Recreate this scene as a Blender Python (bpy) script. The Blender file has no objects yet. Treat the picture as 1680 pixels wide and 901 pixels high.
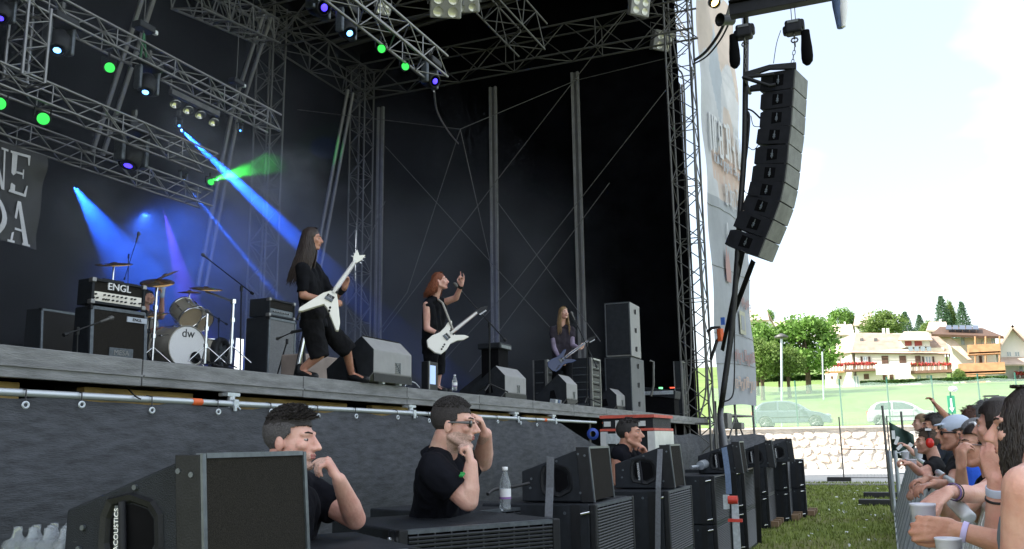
import bpy, bmesh, math, random
from mathutils import Vector, Matrix, Quaternion, noise
R = math.radians
random.seed(7)
scn = bpy.context.scene
V = Vector
# ---------------------------------------------------------------- camera
FPX, CX, CY, CH = 1450.0, 840.0, 450.5, 1.4
_D = V(((1455-CX)/FPX, -(718-CY)/FPX, -1)).normalized()
_t = 0.014
_U = V((-_t, 1, (_t*_D.x-_D.y)/_D.z)).normalized()
_X = _D.cross(_U)
W2C = Matrix((_X, _D, _U))            # rows: world axes in camera space
cam = bpy.data.cameras.new("camera"); camo = bpy.data.objects.new("camera", cam)
scn.collection.objects.link(camo)
camo.matrix_world = Matrix.Translation((0, 0, CH)) @ W2C.to_4x4()
cam.sensor_width = 36; cam.lens = 36*FPX/1680; cam.clip_end = 3000; cam.clip_start = .05
cam.dof.use_dof = False
scn.camera = camo
# ---------------------------------------------------------------- sky, sun, exposure
SKYO = 1.05
SUN_EL, SUN_DIR = R(43), V((-.86, -.51, 0)).normalized()
w = bpy.data.worlds.new("World"); scn.world = w; w.use_nodes = True
nt = w.node_tree; nt.nodes.clear()
o_ = nt.nodes.new('ShaderNodeOutputWorld'); bg = nt.nodes.new('ShaderNodeBackground')
sky = nt.nodes.new('ShaderNodeTexSky'); sky.sky_type = 'NISHITA'; sky.sun_disc = False
sky.sun_elevation = SUN_EL; sky.sun_rotation = math.atan2(SUN_DIR.x, SUN_DIR.y)
sky.dust_density = 2.0; sky.air_density = 1.0
tc = nt.nodes.new('ShaderNodeTexCoord'); mp = nt.nodes.new('ShaderNodeMapping'); mp.inputs['Scale'].default_value = (1.6, 1.6, 3.2); mp.inputs['Location'].default_value = (0, 0, SKYO)
nz = nt.nodes.new('ShaderNodeTexNoise'); nz.inputs['Scale'].default_value = 1.5; nz.inputs['Detail'].default_value = 4.5; nz.inputs['Roughness'].default_value = .5
cr = nt.nodes.new('ShaderNodeValToRGB'); cr.color_ramp.elements[0].position = .44; cr.color_ramp.elements[1].position = .70; cr.color_ramp.elements[0].color = (.22, .22, .22, 1)
mx = nt.nodes.new('ShaderNodeMix'); mx.data_type = 'RGBA'; mx.inputs[7].default_value = (9.0, 9.4, 9.7, 1)
bg.inputs[1].default_value = .108
L = nt.links.new
L(tc.outputs['Generated'], mp.inputs[0]); L(mp.outputs[0], nz.inputs[0]); L(nz.outputs[0], cr.inputs[0]); L(cr.outputs[0], mx.inputs[0])
L(sky.outputs[0], mx.inputs[6]); L(mx.outputs[2], bg.inputs[0]); L(bg.outputs[0], o_.inputs[0])
sl = bpy.data.lights.new("sun", 'SUN'); sl.energy = 4.2; sl.angle = R(.5); sl.color = (1, .95, .87)
so = bpy.data.objects.new("sun", sl); scn.collection.objects.link(so)
so.rotation_euler = (-(SUN_DIR*math.cos(SUN_EL)+V((0, 0, math.sin(SUN_EL))))).to_track_quat('-Z', 'Y').to_euler()
scn.view_settings.view_transform = 'Standard'; scn.view_settings.look = 'None'
scn.view_settings.exposure = 1.4; scn.view_settings.gamma = 1
scn.cycles.max_bounces = 6; scn.cycles.diffuse_bounces = 3; scn.cycles.glossy_bounces = 3
scn.cycles.transparent_max_bounces = 12; scn.cycles.volume_bounces = 0; scn.cycles.volume_step_rate = 1.0
scn.cycles.volume_max_steps = 64
scn.cycles.sample_clamp_indirect = 4
# ---------------------------------------------------------------- picture <-> place
def ray(x, y): return W2C @ V(((x-CX)/FPX, -(y-CY)/FPX, -1))
def P(x, y, d): return V((0, 0, CH)) + ray(x, y)*d
def onX(x, y, X): r = ray(x, y); return P(x, y, X/r.x)
def onY(x, y, Y): r = ray(x, y); return P(x, y, Y/r.y)
def onZ(x, y, Z): r = ray(x, y); return P(x, y, (Z-CH)/r.z)
# ---------------------------------------------------------------- materials
MATS = {}
def mat(name, col, rough=.6, metal=0, var=.12, scale=6, bump=0, bscale=None, emis=None, es=1, alpha=None, trans=0, spec=.5, stretch=None, transl=0, scuff=0, hue=0):
    if name in MATS: return MATS[name]
    m = bpy.data.materials.new(name); m.use_nodes = True; n = m.node_tree.nodes; l = m.node_tree.links.new
    b = n['Principled BSDF']; b.inputs['Roughness'].default_value = rough; b.inputs['Metallic'].default_value = metal
    b.inputs['Specular IOR Level'].default_value = spec
    t = n.new('ShaderNodeTexCoord'); mpg = n.new('ShaderNodeMapping'); l(t.outputs['Object'], mpg.inputs[0])
    if stretch: mpg.inputs['Scale'].default_value = stretch
    nz = n.new('ShaderNodeTexNoise'); nz.inputs['Scale'].default_value = scale; nz.inputs['Detail'].default_value = 5; nz.inputs['Roughness'].default_value = .6
    l(mpg.outputs[0], nz.inputs[0])
    r_ = n.new('ShaderNodeValToRGB'); e = r_.color_ramp.elements; e[0].position = .3; e[1].position = .7
    e[0].color = tuple(max(0, c*(1-var)) for c in col)+(1,); e[1].color = tuple(min(1, c*(1+var)) for c in col)+(1,)
    if hue: e[0].color = (col[0]*.92, col[1]*(1-hue), col[2]*(1-hue), 1)
    l(nz.outputs[0], r_.inputs[0]); cout = r_.outputs[0]
    if scuff:
        ms_ = n.new('ShaderNodeMapping'); ms_.inputs['Scale'].default_value = (3, 9, 14); ms_.inputs['Rotation'].default_value = (.6, .3, .9); l(t.outputs['Object'], ms_.inputs[0])
        ns = n.new('ShaderNodeTexNoise'); ns.inputs['Scale'].default_value = 3.2; ns.inputs['Detail'].default_value = 8; ns.inputs['Roughness'].default_value = .75; l(ms_.outputs[0], ns.inputs[0])
        rs = n.new('ShaderNodeValToRGB'); rs.color_ramp.elements[0].position = .64; rs.color_ramp.elements[1].position = .72; l(ns.outputs[0], rs.inputs[0])
        mxs = n.new('ShaderNodeMix'); mxs.data_type = 'RGBA'; mxs.inputs[7].default_value = (scuff, scuff, scuff*1.03, 1); l(rs.outputs[0], mxs.inputs[0]); l(cout, mxs.inputs[6]); cout = mxs.outputs[2]
    l(cout, b.inputs['Base Color'])
    if bump:
        nb = n.new('ShaderNodeTexNoise'); nb.inputs['Scale'].default_value = bscale or scale*4; nb.inputs['Detail'].default_value = 4
        l(mpg.outputs[0], nb.inputs[0]); bp = n.new('ShaderNodeBump'); bp.inputs['Strength'].default_value = bump; bp.inputs['Distance'].default_value = .02
        l(nb.outputs[0], bp.inputs['Height']); l(bp.outputs[0], b.inputs['Normal'])
    if emis: b.inputs['Emission Color'].default_value = emis+(1,); b.inputs['Emission Strength'].default_value = es
    if trans: b.inputs['Transmission Weight'].default_value = trans; b.inputs['IOR'].default_value = 1.3
    if alpha is not None: b.inputs['Alpha'].default_value = alpha
    if transl:
        tr = n.new('ShaderNodeBsdfTranslucent'); l(r_.outputs[0], tr.inputs[0]); ms = n.new('ShaderNodeMixShader'); ms.inputs[0].default_value = transl
        l(b.outputs[0], ms.inputs[1]); l(tr.outputs[0], ms.inputs[2]); l(ms.outputs[0], n['Material Output'].inputs[0])
    MATS[name] = m; return m
M = {}
M['alu'] = mat('brushed aluminium', (.27, .27, .27), .38, .7, .25, 8)
M['alud'] = mat('weathered steel', (.13, .13, .125), .55, .5, .3, 5)
M['keder'] = mat('dull keder rail', (.22, .22, .215), .6, .2, .2, 3)
M['galv'] = mat('galvanised steel', (.50, .54, .58), .42, .6, .2, 30, .1)
M['chrome'] = mat('chrome', (.78, .8, .82), .15, 1, .05, 4)
M['blk'] = mat('black paint', (.010, .011, .013), .5, 0, .3, 14, .12, 160, spec=.3)
M['blkbox'] = mat('textured black cabinet paint', (.013, .016, .021), .6, 0, .35, 9, .35, 240, spec=.28, scuff=.075)
M['blkm'] = mat('matt black', (.004, .004, .005), .9, 0, .3, 14, spec=.1)
M['grille'] = mat('dark foam grille', (.026, .024, .021), .95, 0, .5, 260, .6, 420, spec=.1)
M['bar'] = mat('grille bar', (.060, .064, .072), .45, .5, .2, 30)
M['edge'] = mat('grey metal edge trim', (.10, .115, .13), .4, .5, .3, 20)
M['rub'] = mat('rubber cable', (.014, .014, .016), .55, 0, .2, 10)
M['grey'] = mat('light grey loudspeaker paint', (.27, .27, .27), .6, 0, .08, 8, .1, 120, scuff=.12)
M['tarp'] = mat('black stage tarpaulin', (.0030, .0032, .0040), .9, 0, .5, 1.2, .8, 2.2, spec=.02)
M['tarp2'] = mat('grey black roof tarpaulin', (.006, .0056, .005), .8, 0, .5, .8, .5, 1.5, spec=.05)
M['scrim'] = mat('woven grey black scrim', (.052, .056, .065), .92, 0, .40, 5, .5, 26, stretch=(1, 1, 5))
M['deck'] = mat('worn grey deck edge', (.19, .193, .197), .6, .25, .35, 3, .3, 22, stretch=(1, 1, 6), scuff=.36)
M['ply'] = mat('dark plywood deck top', (.045, .040, .035), .7, 0, .3, 3, .2, 18)
M['wood'] = mat('yellowed timber', (.42, .29, .10), .7, 0, .5, 2, .3, 9, stretch=(4, 1, 4))
M['plast'] = mat('clear plastic', (.86, .92, .96), .08, 0, .03, 20, trans=.85)
M['white'] = mat('white plastic', (.75, .76, .78), .4, 0, .05, 10)
M['wht'] = mat('white print', (.85, .85, .85), .5, 0, .03, 10)
M['red'] = mat('signal red', (.60, .05, .03), .45, 0, .15, 10)
M['orange'] = mat('orange tape', (.75, .13, .03), .5, 0, .15, 12)
M['strap'] = mat('grey webbing strap', (.17, .18, .20), .8, 0, .2, 60, .3, 300)
M['ratchet'] = mat('blue grey webbing', (.12, .17, .26), .8, 0, .2, 60)
# ---------------------------------------------------------------- mesh builder
class B:
    def __init__(s): s.v = []; s.f = []; s.mi = []; s.sm = []; s.m = 0
    def add(s, vs, fs, smooth=False):
        k = len(s.v); s.v += [V(q) for q in vs]
        for f in fs: s.f.append(tuple(k+i for i in f)); s.mi.append(s.m); s.sm.append(smooth)
    def box(s, c, sz, rot=None):
        c = V(c); h = V(sz)/2; q = []
        for dz in (-1, 1):
            for dx, dy in ((-1, -1), (1, -1), (1, 1), (-1, 1)):
                p = V((dx*h.x, dy*h.y, dz*h.z)); q.append(c + (rot @ p if rot else p))
        s.add(q, [(0, 3, 2, 1), (4, 5, 6, 7), (0, 1, 5, 4), (1, 2, 6, 5), (2, 3, 7, 6), (3, 0, 4, 7)]); return s
    def mm(s, a, b):
        a = V(a); b = V(b); return s.box((a+b)/2, [abs(b[i]-a[i]) for i in range(3)])
    def prism(s, poly, o, u, v, n, t):          # polygon (u,v) extruded t along n from o
        o, u, v, n = V(o), V(u), V(v), V(n); k = len(poly)
        a = [o+u*p[0]+v*p[1] for p in poly]; b = [q+n*t for q in a]
        s.add(a+b, [tuple(reversed(range(k))), tuple(range(k, 2*k))]+[(i, (i+1) % k, k+(i+1) % k, k+i) for i in range(k)]); return s
    def tube(s, pts, r, n=6, r2=None, caps=True, smooth=True):
        pts = [V(p) for p in pts]; k = len(pts); rings = []
        up = V((0, 0, 1)); prev = None
        for i, p in enumerate(pts):
            t = (pts[min(i+1, k-1)]-pts[max(i-1, 0)]).normalized() if k > 1 else up
            if prev is None:
                a = t.orthogonal().normalized()
            else:
                a = (prev - t*prev.dot(t)); a = a.normalized() if a.length > 1e-6 else t.orthogonal().normalized()
            prev = a; b = t.cross(a)
            rr = r if not isinstance(r, (list, tuple)) else r[i]
            if r2 is not None: rr = r+(r2-r)*i/(k-1)
            rings.append([p+(a*math.cos(2*math.pi*j/n)+b*math.sin(2*math.pi*j/n))*rr for j in range(n)])
        vs = [q for g in rings for q in g]; fs = []
        for i in range(k-1):
            for j in range(n): fs.append((i*n+j, i*n+(j+1) % n, (i+1)*n+(j+1) % n, (i+1)*n+j))
        s.add(vs, fs, smooth)
        if caps: s.add(rings[0], [tuple(reversed(range(n)))]); s.add(rings[-1], [tuple(range(n))])
        return s
    def lathe(s, prof, o=(0, 0, 0), ax=(0, 0, 1), n=20, smooth=True, sc=(1, 1)):
        o = V(o); ax = V(ax).normalized(); a = ax.orthogonal().normalized(); b = ax.cross(a); vs = []; k = len(prof)
        for r, z in prof:
            for j in range(n):
                t = 2*math.pi*j/n; vs.append(o+ax*z+(a*math.cos(t)*sc[0]+b*math.sin(t)*sc[1])*max(r, 1e-5))
        fs = [(i*n+j, i*n+(j+1) % n, (i+1)*n+(j+1) % n, (i+1)*n+j) for i in range(k-1) for j in range(n)]
        s.add(vs, fs, smooth); return s
    def build(s, name, m, parent=None, world=False, bev=0, kind=None, seg=2):
        me = bpy.data.meshes.new(name); off = V(parent.location) if (world and parent) else V((0, 0, 0))
        me.from_pydata([tuple(q-off) for q in s.v], [], s.f)
        ms = m if isinstance(m, (list, tuple)) else [m]
        for x in ms: me.materials.append(x)
        me.polygons.foreach_set('material_index', s.mi); me.polygons.foreach_set('use_smooth', s.sm); me.update()
        o = bpy.data.objects.new(name, me); scn.collection.objects.link(o)
        if parent: o.parent = parent
        if kind: o['kind'] = kind
        if bev:
            bm = o.modifiers.new('bevel', 'BEVEL'); bm.width = bev; bm.segments = seg; bm.limit_method = 'ANGLE'; bm.angle_limit = R(40)
        return o
def thing(name, label, cat, loc=(0, 0, 0), rz=0, group=None):
    o = bpy.data.objects.new(name, None); scn.collection.objects.link(o); o.location = loc; o.rotation_euler = (0, 0, rz)
    o.empty_display_size = .1; o['label'] = label; o['category'] = cat
    if group: o['group'] = group
    return o
def tag(o, label, cat, group=None, kind=None):
    if label: o['label'] = label
    if cat: o['category'] = cat
    if group: o['group'] = group
    if kind: o['kind'] = kind
    return o
def copy_tree(o, parent=None):
    c = o.copy(); scn.collection.objects.link(c)
    if parent: c.parent = parent; c.matrix_parent_inverse = o.matrix_parent_inverse.copy()
    for ch in o.children: copy_tree(ch, c)
    return c
def dup(o, loc, rz=None, label=None):
    c = copy_tree(o); c.location = loc
    if rz is not None: c.rotation_euler = (0, 0, rz)
    if label: c['label'] = label
    return c
UNIT = {}
def unit(m, n=6):
    k = (m.name, n)
    if k not in UNIT:
        b = B(); b.tube([(0, 0, 0), (0, 0, 1)], 1, n); o = b.build('rod', m); UNIT[k] = o.data; bpy.data.objects.remove(o)
    return UNIT[k]
def rod(name, p, q, r, m, parent=None, n=6, off=None):       # shares one unit cylinder per material
    p, q = V(p), V(q); o = bpy.data.objects.new(name, unit(m, n)); scn.collection.objects.link(o)
    d = q-p; base = V(parent.location) if parent else V((0, 0, 0))
    o.parent = parent
    o.matrix_local = Matrix.Translation(p-base) @ d.to_track_quat('Z', 'Y').to_matrix().to_4x4() @ Matrix.Diagonal((r, r, d.length, 1))
    return o
SEGS = {' ': []}
def text_mesh(s, size, o, u, v, m, parent=None, name='lettering', world=False, depth=.002, sx=1.0):
    cu = bpy.data.curves.new('t', 'FONT'); cu.body = s; cu.size = size; cu.extrude = depth; cu.align_x = 'CENTER'; cu.align_y = 'CENTER'
    ob = bpy.data.objects.new('t', cu); scn.collection.objects.link(ob)
    dg = bpy.context.evaluated_depsgraph_get(); me = bpy.data.meshes.new_from_object(ob.evaluated_get(dg))
    bpy.data.objects.remove(ob)
    u = V(u).normalized(); v = V(v).normalized(); nn = u.cross(v); o = V(o)-(V(parent.location) if world and parent else V((0, 0, 0)))
    for q in me.vertices: c = q.co.copy(); q.co = o+u*c.x*sx+v*c.y+nn*c.z
    me.materials.clear(); me.materials.append(m); me.name = name
    ob = bpy.data.objects.new(name, me); scn.collection.objects.link(ob)
    if parent: ob.parent = parent
    return ob
def truss(name, label, a, b, w, step, m=None, cat='truss', group=None, up=V((0, 0, 1)), r=.025, rb=.012, parent=None, tri=False, x=False):
    """lattice truss from a to b: four chords and single diagonal braces, each a rod"""
    m = m or M['alu']; a, b = V(a), V(b); t = (b-a).normalized(); s1 = t.cross(up).normalized(); s2 = s1.cross(t).normalized()
    root = parent or thing(name, label, cat, a, 0, group)
    wx, wy = (w if isinstance(w, tuple) else (w, w))
    C = [(-wx/2, -wy/2), (wx/2, -wy/2), (wx/2, wy/2), (-wx/2, wy/2)]
    cs = [s1*c[0]+s2*c[1] for c in C]; Ln = (b-a).length
    for c in cs: rod('chord', a+c, b+c, r, m, root, 8)
    n = max(1, round(Ln/step)); st = Ln/n
    for i in range(n):
        for k in range(4):
            c0, c1 = cs[k], cs[(k+1) % 4]
            if (i+k) % 2: c0, c1 = c1, c0
            rod('brace', a+t*st*i+c0, a+t*st*(i+1)+c1, rb, m, root, 5)
            if i % 3 == 0: rod('brace', a+t*st*i+c0, a+t*st*i+c1, rb, m, root, 5)
    return root
# ================================================================ GROUND AND SURROUNDINGS
def ground_z(X, Y):
    if Y < 45: return 0
    z = 1.9
    if Y > 50:
        t = min(1, (Y-50)/78); z = 1.9+6.0*(t*t*(3-2*t))
    if Y > 128: z = 7.9+(Y-128)*.10
    if Y > 320: z = 27.1+(Y-320)*.03
    return z
def grid_sheet(name, x0, x1, y0, y1, nx, ny, zf, m, kind='structure', tagv=None):
    b = B(); vs = [(x0+(x1-x0)*i/nx, y0+(y1-y0)*j/ny) for j in range(ny+1) for i in range(nx+1)]
    b.add([(x, y, zf(x, y)) for x, y in vs], [(j*(nx+1)+i, j*(nx+1)+i+1, (j+1)*(nx+1)+i+1, (j+1)*(nx+1)+i) for j in range(ny) for i in range(nx)], True)
    o = b.build(name, m); o['kind'] = kind; return o
def ground_mat(name, c1, c2, c3, s1, s2, rough=.95, bump=.5):
    m = bpy.data.materials.new(name); m.use_nodes = True; n = m.node_tree.nodes; l = m.node_tree.links.new; b = n['Principled BSDF']
    b.inputs['Roughness'].default_value = rough; b.inputs['Specular IOR Level'].default_value = .15
    t = n.new('ShaderNodeTexCoord')
    a = n.new('ShaderNodeTexNoise'); a.inputs['Scale'].default_value = s1; a.inputs['Detail'].default_value = 6
    c = n.new('ShaderNodeTexNoise'); c.inputs['Scale'].default_value = s2; c.inputs['Detail'].default_value = 4
    l(t.outputs['Object'], a.inputs[0]); l(t.outputs['Object'], c.inputs[0])
    r1 = n.new('ShaderNodeValToRGB'); r1.color_ramp.elements[0].position = .38; r1.color_ramp.elements[1].position = .62
    r1.color_ramp.elements[0].color = c1+(1,); r1.color_ramp.elements[1].color = c2+(1,)
    mx = n.new('ShaderNodeMix'); mx.data_type = 'RGBA'; r2 = n.new('ShaderNodeValToRGB'); r2.color_ramp.elements[0].position = .45; r2.color_ramp.elements[1].position = .75
    l(a.outputs[0], r1.inputs[0]); l(c.outputs[0], r2.inputs[0]); l(r2.outputs[0], mx.inputs[0]); l(r1.outputs[0], mx.inputs[6]); mx.inputs[7].default_value = c3+(1,)
    l(mx.outputs[2], b.inputs['Base Color'])
    bp = n.new('ShaderNodeBump'); bp.inputs['Strength'].default_value = bump; bp.inputs['Distance'].default_value = .03; l(c.outputs[0], bp.inputs['Height']); l(bp.outputs[0], b.inputs['Normal'])
    return m
M['lawn'] = ground_mat('trampled grass', (.16, .20, .045), (.21, .19, .09), (.17, .24, .05), .55, 34)
M['bank'] = ground_mat('mown bank grass', (.11, .20, .045), (.17, .25, .07), (.20, .23, .10), .09, 1.3)
M['paving'] = ground_mat('pale gravel path', (.42, .41, .39), (.50, .49, .46), (.36, .35, .34), .4, 12, .9, .2)
M['asph'] = ground_mat('asphalt road', (.10, .10, .10), (.13, .13, .13), (.09, .09, .09), .4, 30, .9, .2)
grid_sheet('ground', -60, 60, -40, 44, 2, 2, lambda x, y: 0, M['lawn'])
grid_sheet('path', -60, 60, 29.2, 43.9, 2, 2, lambda x, y: .006, M['paving'])
grid_sheet('terrain', -600, 700, 44.6, 1400, 40, 160, lambda x, y: ground_z(x, y)-.02+(0 if y < 60 else .2*noise.noise(V((x*.03, y*.03, 0)))), M['bank'])
grid_sheet('road', -60, 60, 46.2, 52.5, 2, 6, lambda x, y: 1.915+.0, M['asph'])
# grass blades near the camera side of the pit
gb = B(); rg = random.Random(3)
for i in range(15000):
    y = 7+24*rg.random()**1.2; x = -2.6+2.75*rg.random(); h = .025+.05*rg.random(); a = rg.random()*6.28; w_ = .006+.004*y/10
    dx, dy = math.cos(a)*w_, math.sin(a)*w_; lx, ly = (rg.random()-.5)*.05, (rg.random()-.5)*.05
    gb.add([(x-dx, y-dy, 0), (x+dx, y+dy, 0), (x+lx, y+ly, h)], [(0, 1, 2)])
tag(gb.build('grass', mat('grass blades', (.22, .27, .06), .8, 0, .5, 3)), 'short trampled green grass between the loudspeakers and the crowd barrier', 'grass', kind='stuff')
lb = B()
for i in range(70):
    x = -1.3+1.2*rg.random(); y = 7+20*rg.random(); s = .02+.045*rg.random(); rt = Matrix.Rotation(rg.random()*3, 3, V((rg.random(), rg.random(), rg.random())).normalized())
    lb.box((x, y, .03), (s, s*.7, .004), rt)
tag(lb.build('litter', M['white']), 'scraps of white paper litter scattered on the grass', 'litter', kind='stuff')
# kerb
k = B(); k.mm((-60, 28.98, 0), (60, 29.16, .05)); k.build('kerb', mat('concrete kerb', (.35, .34, .33), .9, 0, .2, 3))['kind'] = 'structure'
# ---- stone retaining wall
rw = thing('retaining_wall', 'pale rubble stone retaining wall below the parked cars', 'wall', (0, 44.3, 0))
b = B(); b.mm((-30, 44.18, -.1), (30, 44.9, 1.86)); b.build('core', mat('pale mortar', (.58, .54, .49), .9, 0, .15, 4), rw, world=True)
b = B(); b.mm((-30, 44.02, 1.862), (30, 44.95, 1.96)); b.build('coping', mat('coping stone', (.55, .51, .45), .85, 0, .2, 3), rw, world=True)
stone_m = [mat('wall stone %d' % i, c, .85, 0, .22, 4, .5, 12) for i, c in enumerate([(.60, .52, .44), (.55, .50, .45), (.63, .55, .46), (.58, .48, .40), (.64, .60, .54)])]
stmesh = []
for i in range(10):
    n = rg.choice((5, 6, 7)); poly = [(math.cos(6.283*j/n+rg.random()*.5)*(.42+.12*rg.random()), math.sin(6.283*j/n+rg.random()*.5)*(.40+.12*rg.random())) for j in range(n)]
    b = B(); c = V((0, 0, 0)); kf = len(poly)
    b.add([(p[0], 0, p[1]) for p in poly]+[(p[0]*.84, -.09, p[1]*.84) for p in poly], [tuple(range(kf, 2*kf))]+[(i_, (i_+1) % kf, kf+(i_+1) % kf, kf+i_) for i_ in range(kf)])
    o = b.build('stone', stone_m[i % 5]); stmesh.append(o.data); bpy.data.objects.remove(o)
zz = 0.16; row = 0
while zz < 1.8:
    h = .30+.06*rg.random(); x = -8.2+rg.random()*.3
    while x < 0.9:
        w_ = .32+.34*rg.random(); o = bpy.data.objects.new('stone', rg.choice(stmesh)); scn.collection.objects.link(o); o.parent = rw
        o.location = V((x+w_/2, 44.19, zz+(rg.random()-.5)*.16))-rw.location; o.scale = (w_*(1.12+.25*rg.random()), .5+.5*rg.random(), h*(1.15+.35*rg.random())); o.rotation_euler = (0, (rg.random()-.5)*1.3, 0)
        x += w_
    zz += h
# ---- green netted fence on top of the wall
gf = thing('netted_fence', 'tall fence with translucent green netting standing on the stone wall', 'fence', (0, 44.6, 1.95))
M['gpost'] = mat('green fence post', (.03, .14, .10), .5, .3, .1, 5)
for px in (1236, 1305, 1378, 1456, 1530, 1606, 1668, 1742):
    p = onY(px, 640, 44.6); rod('post', (p.x, 44.6, 1.95), (p.x, 44.6, 4.15), .035, M['gpost'], gf, 8)
gm = bpy.data.materials.new('green netting'); gm.use_nodes = True; n_ = gm.node_tree.nodes; l_ = gm.node_tree.links.new
bb = n_['Principled BSDF']; bb.inputs['Base Color'].default_value = (.36, .52, .42, 1); bb.inputs['Roughness'].default_value = .8
tr = n_.new('ShaderNodeBsdfTransparent'); ms = n_.new('ShaderNodeMixShader'); nn = n_.new('ShaderNodeTexNoise'); nn.inputs['Scale'].default_value = .6
mr = n_.new('ShaderNodeMapRange'); mr.inputs[3].default_value = .30; mr.inputs[4].default_value = .48
tt = n_.new('ShaderNodeTexCoord'); l_(tt.outputs['Object'], nn.inputs[0]); l_(nn.outputs[0], mr.inputs[0]); l_(mr.outputs[0], ms.inputs[0])
l_(tr.outputs[0], ms.inputs[1]); l_(bb.outputs[0], ms.inputs[2]); l_(ms.outputs[0], n_['Material Output'].inputs[0])
b = B(); nx = 80
vs = []; 
for j in range(5):
    for i in range(nx+1):
        x = -8+16.5*i/nx; z = 2.0+1.95*j/4-(.10*abs(math.sin(x*1.27+.6)) if j == 4 else 0); vs.append((x, 44.54+.03*math.sin(x*3+j), z))
b.add(vs, [(j*(nx+1)+i, j*(nx+1)+i+1, (j+1)*(nx+1)+i+1, (j+1)*(nx+1)+i) for j in range(4) for i in range(nx)], True)
b.build('netting', gm, gf, world=True)
# ---- mobile mesh fence in front of the wall
mf = thing('mobile_fence', 'thin wire mobile fence panel standing in a dark concrete foot on the path', 'fence', onZ(1385, 790, 0))
fp = onZ(1385, 790, 0)
rod('post', fp, fp+V((0, 0, 2.1)), .022, M['alud'], mf, 8)
b = B(); b.box(fp+V((-.15, 0, .07)), (.75, .24, .14)); b.build('foot', mat('dark concrete', (.03, .03, .03), .9), mf, world=True, bev=.02)
xe = onY(1456, 700, fp.y).x
rod('rail', fp+V((0, 0, .12)), (xe, fp.y, .12), .016, M['alud'], mf); rod('rail', fp+V((0, 0, 1.05)), (xe, fp.y, 1.0), .016, M['alud'], mf); rod('post', (xe, fp.y, 0), (xe, fp.y, 2.1), .02, M['alud'], mf, 8)
b = B()
for i in range(14): xx = fp.x+(xe-fp.x)*i/14; b.tube([(xx, fp.y, .12), (xx, fp.y, 2.05)], .0016, 3)
for i in range(8): b.tube([(fp.x, fp.y, .2+i*.26), (xe, fp.y, .2+i*.26)], .0016, 3)
b.build('wire_mesh', M['alud'], mf, world=True, kind='stuff')
# ---- vegetation
LEAF = {}
def leaf_crown(seed, n, spread, size, cols, cone=False):
    r = random.Random(seed); b = B(); mats_ = [mat('leaf %d %d' % (seed, i), c, .7, 0, .3, .5, transl=.3) for i, c in enumerate(cols)]
    clumps = []
    for i in range(90 if cone else 38):
        if cone:
            h = (i+.5)/90; rad = (1-h)**.8*.46+.02; a = i*2.4; clumps.append((V((math.cos(a)*rad*.7, math.sin(a)*rad*.7, h*.94+.03-.05*rad)), .07+.13*(1-h)))
        else:
            d = V((r.gauss(0, 1), r.gauss(0, 1), r.gauss(0, 1))).normalized(); clumps.append((V((d.x*.36, d.y*.36, .56+d.z*.33))*1.0, .13+.12*r.random()))
    for i in range(n):
        c, cr_ = clumps[int(len(clumps)*r.random()**1.35) if cone else r.randrange(len(clumps))]; d = V((r.gauss(0, 1), r.gauss(0, 1), r.gauss(0, 1))).normalized()*cr_*(r.random()**.4)
        if cone: d.z *= .22
        p = c+d; q = Quaternion((r.gauss(0, 1), r.gauss(0, 1), r.gauss(0, 1), r.gauss(0, 1))).normalized(); s = size*(.6+.8*r.random())
        b.m = 0 if r.random() < .5 else r.randrange(len(cols))
        u, v = q @ V((s, 0, 0)), q @ V((0, s*.6, 0)); b.add([p-u, p-v, p+u, p+v], [(0, 1, 2, 3)])
    return b, mats_
G1 = [(.15, .29, .05), (.21, .36, .07), (.10, .19, .035)]
G2 = [(.15, .24, .05), (.21, .29, .08), (.11, .18, .035)]
G3 = [(.06, .13, .06), (.08, .17, .08), (.09, .17, .07)]
def tree(label, px, py_base, py_top, Y, wpx, kind, seed, group='trees on the hillside'):
    base = onY(px, py_base, Y); top = onY(px, py_top, Y); H = top.z-base.z; Wd = (onY(px+wpx/2, py_base, Y)-onY(px-wpx/2, py_base, Y)).length
    gz = ground_z(base.x, Y)
    key = kind+str(seed % 2)
    if key not in LEAF:
        b, ms_ = leaf_crown(seed, 6500 if kind != 'c' else 4200, 1, .030 if kind != 'c' else .026, {'a': G1, 'b': G2, 'c': G3}[kind], kind == 'c'); o = b.build('crown', ms_); LEAF[key] = o.data; bpy.data.objects.remove(o)
    root = thing('conifer_tree' if kind == 'c' else 'leafy_tree', label, 'tree', (base.x, Y, min(gz, base.z)), random.Random(seed).random()*6, group)
    c = bpy.data.objects.new('crown', LEAF[key]); scn.collection.objects.link(c); c.parent = root
    c.scale = (Wd*1.05*(1.5 if kind == 'c' else 1), Wd*1.05*(1.5 if kind == 'c' else 1), H); c.location = (0, 0, base.z-min(gz, base.z))
    t = B(); hh = H*.75+base.z-min(gz, base.z); t.tube([(0, 0, 0), (.05*Wd*.3, 0, hh*.4), (0, .02, hh*.75), (0.05, 0, hh)], [Wd*.035+.08, Wd*.028+.05, Wd*.018+.03, .03], 8)
    r = random.Random(seed)
    if kind != 'c':
        for i in range(6):
            a = r.random()*6.28; z0 = hh*(.3+.08*i); t.tube([(0, 0, z0), (math.cos(a)*Wd*.16, math.sin(a)*Wd*.16, z0+hh*.16), (math.cos(a)*Wd*.3, math.sin(a)*Wd*.3, z0+hh*.36)], [Wd*.015+.02, Wd*.01, .02], 5)
    t.build('trunk', mat('bark', (.10, .07, .045), .9, 0, .3, 3, .5), root)
    return root
tree('broad bright green tree left of the lamp post by the banner edge', 1241, 622, 522, 100, 84, 'a', 1)
tree('olive coloured bushy tree at the foot of the green trees', 1250, 628, 556, 92, 74, 'b', 2)
tree('dark narrow tree squeezed between two bright green trees', 1278, 618, 534, 106, 36, 'c', 3)
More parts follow.
